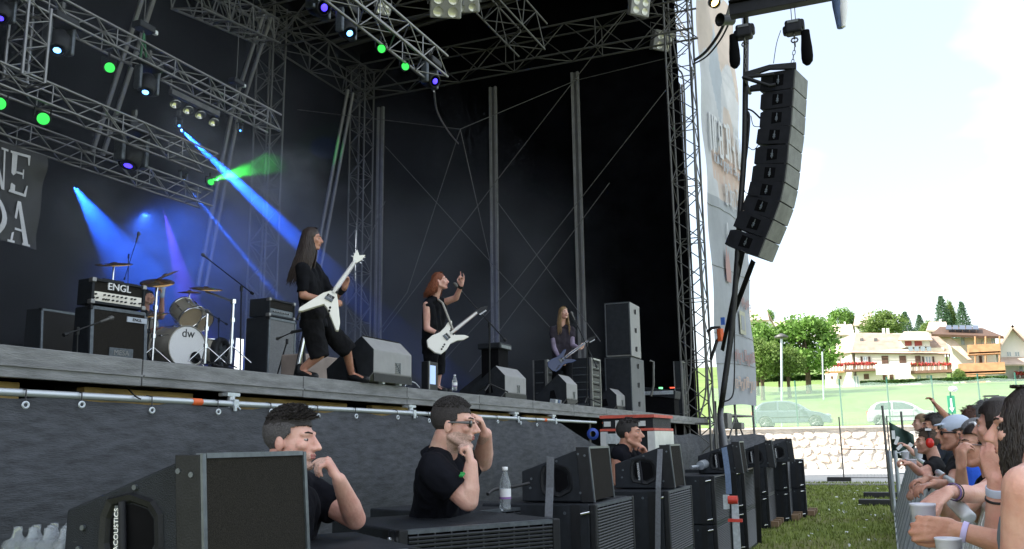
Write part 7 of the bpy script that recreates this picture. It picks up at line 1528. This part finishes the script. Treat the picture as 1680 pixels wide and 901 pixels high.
f.paint(f.body, mat('stubble shaded skin', (.50, .325, .265), .75, 0, .3, 160, .3, 300), lambda x, y, z: -.135 < z < -.030-.25*abs(y-.03) and y > -.02 and not (y > .09 and z > -.05))
c = P(758, 779, e2-.27); b = B(); b.box(c, (.02, .030, .009), Matrix.Rotation(.5, 3, 'X')); b.box(c+V((0, .0, .003)), (.014, .010, .020)); b.build('sleeve_emblem', logo, f.r, world=True)
# guard 3
e3 = 7.9
f = Fig('far guard in front of the flight case with fingers at his mouth', (P(1035, 760, e3).x, P(1035, 760, e3).y, 0), SK[1], 'security guards in black', .008)
f.head(P(1033, 712, e3), dc(.93, -.32, .02), k=1.04, neck=P(1026, 735, e3)); nk = P(1025, 738, e3); shR, shL = P(1013, 746, e3-.15), P(1043, 745, e3+.18); pel = P(1022, 815, e3)
A1 = (shR, P(1040, 775, e3-.25), P(1062, 752, e3-.32)); A2 = (shL, P(1070, 768, e3+.1), P(1063, 748, e3-.05))
upper(f, nk, shR, shL, pel, [A2, (shR, P(1012, 790, e3-.2), P(1030, 800, e3-.3))], 1.0); hand(f.b, A2[2], dc(-.45, -.1, .85), dc(-.85, -.1, -.4), -1, (50, 60, 30), 1.05, (.5, .6)); f.finish(); f.face()
f.shorthair(mat('dark grey hair', (.025, .022, .022), .8, 0, .4, 120, .4, 220), .009, -.004, 'hair', -.015, 160, 3); clothes(f, nk, shR, shL, pel, [A2], polo, 1.0, .6, vox=.011, collar=True)
# ================================================================ CROWD BARRIER AND CROWD
BT, BX = 1.10, .36
def bsec():
    r_ = thing('barrier_section', 'x', 'crowd barrier', (0, 0, 0), 0, 'sections of the crowd barrier')
    tp, bt = V((BX, 0, BT)), V((0.0, 0, .04))
    for y in (.02, .98): rod('frame_post', bt+V((0, y, 0)), tp+V((0, y, 0)), .022, M['galv'], r_, 8)
    rod('top_rail', tp+V((0, .0, 0)), tp+V((0, .995, 0)), .026, M['galv'], r_, 10); rod('bottom_rail', bt+V((0, 0, 0)), bt+V((0, .995, 0)), .022, M['galv'], r_, 8)
    rod('back_stay', V((BX+.02, .05, BT-.1)), V((BX+.55, .05, .02)), .02, M['galv'], r_, 6)
    for i in range(10):
        y = .05+.098*i+.01; b = B(); d = (tp-bt).normalized(); n = d.cross(V((0, 1, 0)))
        b.box((tp+bt)/2+V((0, y, 0)), (.022, .058, (tp-bt).length-.03), Matrix((n, V((0, 1, 0)), d)).transposed()); b.build('slat', M['slat'], r_, bev=.004)
    b = B(); b.mm((BX+.03, .03, .0), (BX+.95, .97, .03)); b.build('foot_plate', M['galv'], r_)
    return r_
M['slat'] = mat('worn aluminium slat', (.60, .64, .68), .5, .25, .25, 9, .25, 40)
bs = bsec(); bs.location = (.02, 1.0, 0); bs['label'] = 'crowd barrier section nearest to the camera below the white cups'
ordn = ['second', 'third', 'fourth', 'fifth', 'sixth', 'seventh', 'eighth', 'ninth', 'tenth', 'eleventh', 'twelfth', 'thirteenth', 'fourteenth', 'fifteenth', 'sixteenth', 'seventeenth']
for i in range(16): dup(bs, (.02, 2.0+i, 0), 0, 'crowd barrier section, %s from the camera' % ordn[i])
# end frame panel with black and white cloth, feet
ef = thing('end_gate', 'upright silver end post and frame closing the far end of the crowd barrier', 'gate', (0, 18.2, 0))
for x in (.02, .12, .42): rod('post', (x, 18.15, 0), (x, 18.15, 1.16), .035 if x < .3 else .02, M['galv'], ef, 8)
for z in (1.12, .75, .4): rod('rail', (.1, 18.15, z), (.42, 18.15, z), .014, M['galv'], ef, 6)
rod('tall_post', (-.03, 18.5, 0), (-.03, 18.5, 2.0), .022, M['alud'], ef, 6); rod('tall_post', (.30, 19.2, 0), (.30, 19.2, 1.9), .022, M['alud'], ef, 6)
b = B(); vs = []
for j in range(9):
    for i in range(9): u, v = i/8, j/8; vs.append((.06+.42*u, 18.9+.12*math.sin(u*9+v*4), 1.0+.70*v-.25*u*v))
b.add(vs, [(j*9+i, j*9+i+1, (j+1)*9+i+1, (j+1)*9+i) for j in range(8) for i in range(8)], True); tag(b.build('barrier_cloth', mat('dark green cloth', (.035, .07, .06), .8, 0, .2, 4)), 'dark green cloth hung over the fence at the end of the barrier', 'cloth')
b = B(); 
for k in range(5): b.box((.12+.05*k, 18.6+.03*k, 1.45-.11*k), (.06, .03, .16), Matrix.Rotation(.4*k, 3, 'Y'))
b.box((.40, 18.72, 1.25), (.08, .01, .08), Matrix.Rotation(.7, 3, 'Y')); tag(b.build('striped_ribbon', M['white']), 'crumpled white striped ribbon tied to the barrier end', 'ribbon')
for y, x, lab in ((20.5, -.42, 'nearer black rubber block lying on the grass left of the barrier end'), (23.2, -.38, 'farther black rubber block lying on the grass left of the barrier end')):
    b = B(); b.mm((x-.25, y, 0), (x+.55, y+.2, .13)); tag(b.build('rubber_block', M['rub'], bev=.02), lab, 'rubber block')
# ---- sign, lantern beyond the crowd
sp = thing('walk_sign', 'green and white sign on a post beyond the crowd', 'sign', onY(1562, 720, 40)); c = onY(1561, 664, 40)
rod('post', V((c.x, 40, 0)), c+V((0, 0, .5)), .03, M['gpost'], sp, 8); b = B(); b.box(c, (.28, .04, .72)); b.build('panel', mat('green sign face', (.04, .30, .16), .5), sp, world=True, bev=.01)
b = B(); b.box(c+V((0, -.025, .05)), (.07, .01, .4)); b.prism([(-.10, 0), (.10, 0), (0, -.18)], c+V((0, -.03, -.12)), (1, 0, 0), (0, 0, 1), (0, 1, 0), .01); b.build('arrow', M['white'], sp, world=True); b = B(); ell(b, c+V((.12, 0, .62)), (.17, .12, .12)); b.build('lamp_globe', M['white'], sp, world=True)
lt = thing('lantern_post', 'dark lantern box on a post at the right beyond the crowd', 'lantern', onY(1627, 720, 38)); c = onY(1627, 664, 38); rod('post', V((c.x, 38, 0)), c, .05, M['blk'], lt, 8); b = B(); b.box(c, (.42, .42, .45)); b.build('body', M['blk'], lt, world=True, bev=.02); b = B(); b.box(c+V((0, 0, .32)), (.5, .5, .05)); b.tube([c+V((-.2, 0, .2)), c+V((-.2, 0, .34))], .02); b.tube([c+V((.2, 0, .2)), c+V((.2, 0, .34))], .02); b.build('cap', M['alud'], lt, world=True)
# ---- people at the barrier.  All stand behind it (x > .3), facing the stage or the band
HK = mat('black brown hair', (.016, .011, .010), .45, 0, .35, 60, .3, 200, stretch=(1, 1, .12)); HM = mat('brown cropped hair', (.07, .045, .03), .8, 0, .4, 120, .4, 220); HG = mat('grey hair', (.16, .16, .17), .7, 0, .4, 80, .4, 200); HL = mat('light brown hair', (.22, .14, .08), .7, 0, .4, 90, .4, 200)
FC = 'people leaning on the crowd barrier'
def person(label, hp, d, sk, look, hair, shirt, sh=None, vox=.009, k=1, arms=(), sleeve=.5, female=False, hup=(0, 0, 1), turn=None, pants=BLKC, r=1.0, tall=0, name='shirt', lips=(.38, .15, .13)):
    hc = P(hp[0], hp[1], d); ff = V(look).normalized(); fl = V((ff.x, ff.y, 0)).normalized() if turn is None else V(turn).normalized(); rt = fl.cross(V((0, 0, 1)))
    nk = hc-fl*.05*k-V((0, 0, .185*k)); sw = (.165 if not female else .145)*k*r; shR, shL = nk+rt*sw-V((0, 0, .035)), nk-rt*sw-V((0, 0, .035)); pel = nk-V((0, 0, .50*k))-fl*.06
    f = Fig(label, (nk.x, nk.y, 0), sk, FC, vox); f.head(hc, ff, hup, k*(.98 if female else 1.03), nk+V((0, 0, .02)), .05 if female else .058, female)
    A_ = []
    for (side, e, w_, hd, hn, sd, cu) in arms:
        a = shR if side == 'R' else shL; e, w_ = V(e), V(w_); A_.append((a, e, w_)); hand(f.b, w_, hd, hn, sd, cu if len(cu) == 3 else (40, 50, 30), k)
    rest = []
    if not any(a[0] == 'R' for a in arms): rest.append((shR, shR-V((0, 0, .28*k))+fl*.05, shR-V((0, 0, .40*k))+fl*.25-rt*.02))
    if not any(a[0] == 'L' for a in arms): rest.append((shL, shL-V((0, 0, .28*k))+fl*.05, shL-V((0, 0, .40*k))+fl*.25+rt*.02))
    pel.z = max(pel.z, .75); upper(f, nk, shR, shL, pel, A_+rest, .92*r*k if not female else .84*k, rs=(.052, .043, .033)); f.finish(); f.face(lips=lips)
    clothes(f, nk, shR, shL, pel, A_+rest, shirt, (.95 if not female else .85)*k*r, sleeve, pants, name, vox=max(vox, .010), sr=.074)
    return f, A_
LK = dc(-.95, .25, .02)          # looking towards the stage, image left
navy = clothm('dark navy cotton', (.015, .018, .026)); blue = clothm('bright blue cotton', (.03, .10, .55)); black2 = clothm('washed black cotton', (.02, .02, .022)); blackdress = clothm('black dress cloth', (.008, .008, .010)); greyt = clothm('grey blue cotton', (.16, .20, .25))
# far to near
f, A = person('person with short light hair at the far end of the barrier', (1511, 694), 13.0, SK[2], LK, None, navy, arms=[('L', P(1500, 745, 12.6), P(1488, 732, 12.6), dc(-.7, 0, .4), dc(-.3, 0, -1), 1, (30, 40, 30))], vox=.012); f.shorthair(HL, .012, .0, 'hair', -.02)
f, A = person('person with curly dark hair raising one bare arm behind the white cap', (1545, 694), 11.5, SK[1], dc(-.8, .4, .1), None, navy, arms=[('R', P(1551, 682, 11.0), P(1535, 664, 11.0), dc(-.5, 0, .8), dc(-.8, 0, -.4), 1, (35, 45, 30))], vox=.012); f.shorthair(HK, .014, .0, 'hair', -.02, 200, 5)
f, A = person('man with dark quiff in a navy shirt standing behind the boy with ear defenders', (1531, 700), 9.6, SK[1], LK, None, navy, arms=[('L', P(1518, 775, 9.2), P(1500, 757, 9.0), dc(-.9, 0, .2), dc(0, 0, -1), 1, (50, 60, 30))], vox=.010); f.shorthair(HK, .012, .0, 'hair', -.02, 220, 6)
f, A = person('boy with red ear defenders in a black t-shirt', (1521, 726), 7.9, SK[3], LK, None, black2, k=.86, arms=[('L', P(1508, 775, 7.6), P(1492, 760, 7.5), dc(-.9, 0, .3), dc(0, 0, -1), 1, (50, 60, 30)), ('R', P(1520, 790, 7.4), P(1505, 800, 7.4), dc(-.7, 0, -.6), dc(0, .5, -1), -1, (30, 40, 30))], vox=.008); f.shorthair(HM, .010, .0, 'hair', -.015, 160, 7)
q, k = f.q, f.hk; b = B(); 
for x in (-1, 1): ell(b, q(x*.098, -.008, -.005), (.028*k, .040*k, .050*k), f.hr, f.hf, f.hu, 18)
b.build('ear_cup', mat('glossy red plastic', (.62, .02, .015), .25, 0, .04, 3), f.r, world=True); b = B(); b.tube([q(.095*math.cos(t), -.008, .0+.145*math.sin(t)) for t in [math.pi*i/12 for i in range(13)]], .010, 6); b.build('head_band', M['blk'], f.r, world=True)
b = B(); b.box(q(-.06, -.008, .128), (.05, .04, .02)); b.build('band_pad', M['white'], f.r, world=True)
f, A = person('man in a white baseball cap and dark glasses with a small white chest mark', (1566, 712), 6.6, SK[1], LK, None, black2, r=1.12, k=1.04, arms=[('R', P(1562, 800, 6.1), P(1532, 793, 5.95), dc(-.9, -.1, -.2), dc(0, 0, -1), -1, (25, 40, 30)), ('L', P(1540, 795, 6.6), P(1520, 785, 6.5), dc(-.9, 0, -.2), dc(0, 0, -1), 1, (25, 40, 30))], vox=.008); f.shorthair(HM, .004, .0, 'hair', -.02)
q, k = f.q, f.hk; b = B(); ell(b, q(0, -.012, .058), (.082*k, .102*k, .080*k), f.hr, f.hf, (f.hu-f.hf*.18).normalized(), 20); ell(b, q(0, .092, .062), (.058*k, .042*k, .009*k), f.hr, (f.hf-f.hu*.15).normalized(), f.hu, 18); part(b, 'cap', mat('white cap cloth', (.50, .58, .72), .8, 0, .08, 8), f, .007, 3, 0)
b = B()
for x in (-1, 1): ell(b, q(x*.033, .089, .006), (.027*k, .007*k, .017*k), f.hr, f.hf, f.hu, 12); b.tube([q(x*.058, .084, .010), q(x*.08, .0, .008)], .005, 5)
b.build('sunglasses', M['blk'], f.r, world=True); b = B(); c = f.hc-V((0, 0, .32))+dc(-.75, -.5, 0)*.165; b.box(c, (.03, .006, .03)); b.build('chest_mark', M['white'], f.r, world=True)
f, A = person('woman with brown bun hair in a bright blue shirt behind the dark haired woman', (1596, 694), 7.4, SK[2], dc(-.7, .6, 0), None, blue, vox=.010, female=True, arms=[]); f.shorthair(mat('dark red brown hair', (.07, .03, .02), .6, 0, .4, 80, .4, 200), .016, .0, 'hair', -.06, 160, 9)
f, A = person('broad person in a bright blue t-shirt hidden behind the dark haired woman', (1600, 720), 5.9, SK[1], dc(-.6, .7, 0), None, blue, vox=.010, r=1.05, arms=[]); f.shorthair(HG, .012, .0, 'hair', -.02)
f, A = person('tall person with grey hair seen from behind', (1622, 690), 6.3, SK[1], dc(-.3, .9, 0), None, navy, vox=.010, arms=[]); f.shorthair(HG, .014, .02, 'hair', -.05, 300, 10)
f, A = person('woman with dark swept back hair resting her chin on her hand', (1608, 732), 4.6, SK[3], dc(-.96, .18, .02), None, blackdress, k=.97, female=True, arms=[('L', P(1578, 818, 4.35), P(1577, 768, 4.25), dc(.05, -.05, 1), dc(.9, .1, -.1), 1, (45, 60, 35)), ('R', P(1612, 850, 4.0), P(1560, 820, 3.9), dc(-.9, 0, -.15), dc(0, 0, -1), -1, (35, 45, 30))], sleeve=0, vox=.0075, name='black_top'); f.shorthair(HK, .014, .0, 'hair', -.03)
b = B(); ell(b, f.q(0, -.11, .02), (.05, .05, .05), f.hr, f.hf, f.hu); part(b, 'hair_knot', HK, f, .008, 2, .002); b = B(); b.tube([f.q(-.084, .02, .075), f.q(-.04, .03, .125), f.q(.04, .03, .125), f.q(.084, .02, .075)], .007, 6); b.build('hair_clip', M['white'], f.r, world=True)
b = B(); 
for x in (-1, 1): b.tube([f.q(x*.033+.022*math.cos(t), .094, .004+.017*math.sin(t)) for t in [i*math.pi/5 for i in range(11)]], .0022, 4)
b.tube([f.q(-.056, .09, .008), f.q(-.08, .0, .006)], .003, 4); b.tube([f.q(.056, .09, .008), f.q(.08, .0, .006)], .003, 4); b.build('glasses', M['edge'], f.r, world=True)
# arms leaning over the barrier belonging to a woman in black between
f, A = person('woman in a black dress leaning far over the barrier with both hands hanging', (1640, 700), 4.0, SK[0], dc(-.5, .6, 0), None, blackdress, female=True, k=.98, arms=[('R', P(1598, 812, 3.55), P(1556, 806, 3.45), dc(-.8, -.05, -.55), dc(-.2, .2, -1), -1, (25, 35, 25)), ('L', P(1560, 850, 3.9), P(1540, 812, 3.8), dc(-.8, 0, -.6), dc(-.2, .2, -1), 1, (25, 35, 25))], sleeve=0, vox=.007, name='black_dress'); f.shorthair(HK, .018, .0, 'hair', -.06)
w_ = A[0][2]; e_ = A[0][1]; band(f, w_.lerp(e_, .16), w_.lerp(e_, .22), .034, mat('violet bracelet', (.12, .06, .20), .5), 'bracelet'); band(f, w_.lerp(e_, .26), w_.lerp(e_, .29), .036, M['rub'], 'bracelet')
# person holding the near cup
def cup(label, base, h=.125, tilt=None, r0=.030, r1=.042, fill=True):
    r_ = thing('plastic_cup', label, 'cup', base, 0, None); r_.name = 'plastic_cup'; b = B(); b.lathe([(0, .002), (r0, .0), (r0*1.03, .004), (r1*.985, h*.93), (r1*1.03, h*.94), (r1*1.03, h), (r1, h+.001), (r1*.97, h*.93), (r0*.95, .008), (0, .008)], n=28); b.build('cup_wall', mat('white cup plastic', (.72, .74, .84), .35, 0, .03, 5, transl=.2), r_)
    b = B(); b.lathe([(0, h*.72), (r1*.9, h*.72)], n=20); b.build('drink', mat('amber drink', (.45, .25, .08), .2), r_); return r_
dc_ = 2.95
f, A = person('tanned person outside the frame reaching in with a full white cup', (1800, 640), 2.9, SK[1], dc(-.8, .5, 0), None, greyt, arms=[('L', P(1690, 905, 2.70), P(1566, 868, 2.82), dc(-.95, .10, .02), dc(-.1, .95, -.1), 1, (38, 62, 42))], vox=.006, sleeve=.5); f.shorthair(HM, .01, .0, 'hair', -.02)
w_, e_ = A[0][2], A[0][1]; band(f, w_.lerp(e_, .10), w_.lerp(e_, .18), .0335, mat('lilac festival band', (.50, .45, .75), .5), 'festival_band')
c = P(1519, 885, 2.93); cup('white plastic cup held in the nearest hand over the barrier', c, .115, r0=.031, r1=.040)
c = P(1560, 933, 2.55); cup('second white plastic cup at the bottom edge near the crowd', c, .085, r0=.031, r1=.036)
for px, py, d, lab in ((1486, 757, 9.3, 'small cup held by the man with the dark quiff'), (1497, 773, 7.6, 'small white cup held by the boy with ear defenders'), (1508, 752, 8.6, 'white cup in a hand at the far barrier end')):
    c = P(px, py, d); cup(lab, c, .10)
r_ = bottle('clear plastic bottle held slanting over the barrier', P(1583, 842, 3.45), .19, R_=.029, m=mat('cloudy plastic', (.75, .78, .82), .2, 0, .05, 8, trans=.35), lab=False); r_.rotation_euler = (R(-50), R(-38), 0); r_.location = P(1592, 852, 3.45)
# nearest woman
d4 = 2.35
f = Fig('nearest woman at the right edge with black hair and bare sunburnt shoulder', (P(1720, 900, d4).x, P(1720, 900, d4).y, 0), SK[0], FC, .0065)
f.head(P(1693, 706, d4+.22), dc(-.80, .55, .02), k=1.0, neck=P(1715, 775, d4+.05), nr=.052, female=True)
nk = P(1708, 782, d4+.05); shL, shR = P(1684, 800, d4-.16), P(1760, 800, d4+.22); pel = P(1730, 1100, d4); pel.z = .85
A1 = (shL, P(1668, 935, d4-.10), P(1640, 925, d4-.02)); eA, wA_ = P(1638, 915, d4+.65), P(1634, 786, d4+.60)
torso(f.b, nk, shR, shL, pel, .92); cap(f.b, shL, P(1672, 930, d4-.12), .056, .044); cap(f.b, P(1672, 930, d4-.12), P(1560, 960, d4+.1), .044, .03)
shB = P(1722, 812, d4+.25); cap(f.b, shB, eA, .05, .045); cap(f.b, eA, eA.lerp(wA_, .4), .045, .041); cap(f.b, eA.lerp(wA_, .35), wA_, .041, .027); hand(f.b, wA_, dc(-.10, 0, 1), dc(.7, .5, 0), -1, (20, 45, 35), 1.0, (.6, .5), fold=((25, 40, 25), (30, 45, 30), (38, 50, 30), (42, 55, 35)))
for s_ in (-1, 1): h_ = pel+dc(.3, .9, 0)*.09*s_; cap(f.b, h_, V((h_.x, h_.y, .48)), .085, .056); cap(f.b, V((h_.x, h_.y, .48)), V((h_.x, h_.y, .06)), .056, .036)
f.finish(); f.face(); f.longhair(HK, 1700, .20, .010, .0004, 12, .005, .0026, CR*.02)
band(f, wA_.lerp(eA, .10), wA_.lerp(eA, .20), .033, mat('pale blue festival band', (.50, .58, .75), .5), 'festival_band'); band(f, wA_.lerp(eA, .24), wA_.lerp(eA, .27), .036, M['rub'], 'bracelet')
b = B(); torso(b, nk, shR, shL, pel, .99); bm_t = part(b, 'tank_top', greyt, f, .010, 3, .004)
me = bm_t.data; bm = bmesh.new(); bm.from_mesh(me); off = V(f.r.location); bmesh.ops.delete(bm, geom=[q_ for q_ in bm.faces if (q_.calc_center_median()+off).z > nk.z-.10], context='FACES'); bm.to_mesh(me); bm.free()
b = B(); b.tube([nk+dc(-.6, -.8, 0)*.075+V((0, 0, .01)), nk+dc(.2, -.9, 0)*.08+V((0, 0, .02)), nk+dc(.8, -.3, 0)*.08+V((0, 0, .03))], .004, 5); b.build('necklace', M['alu'], f.r, world=True)
b = B()
for s_ in (-1, 1): h_ = pel+dc(.3, .9, 0)*.09*s_; cap(b, h_, V((h_.x, h_.y, .1)), .12, .08)
part(b, 'trousers', clothm('denim', (.05, .08, .15)), f, .014, 3, .005)
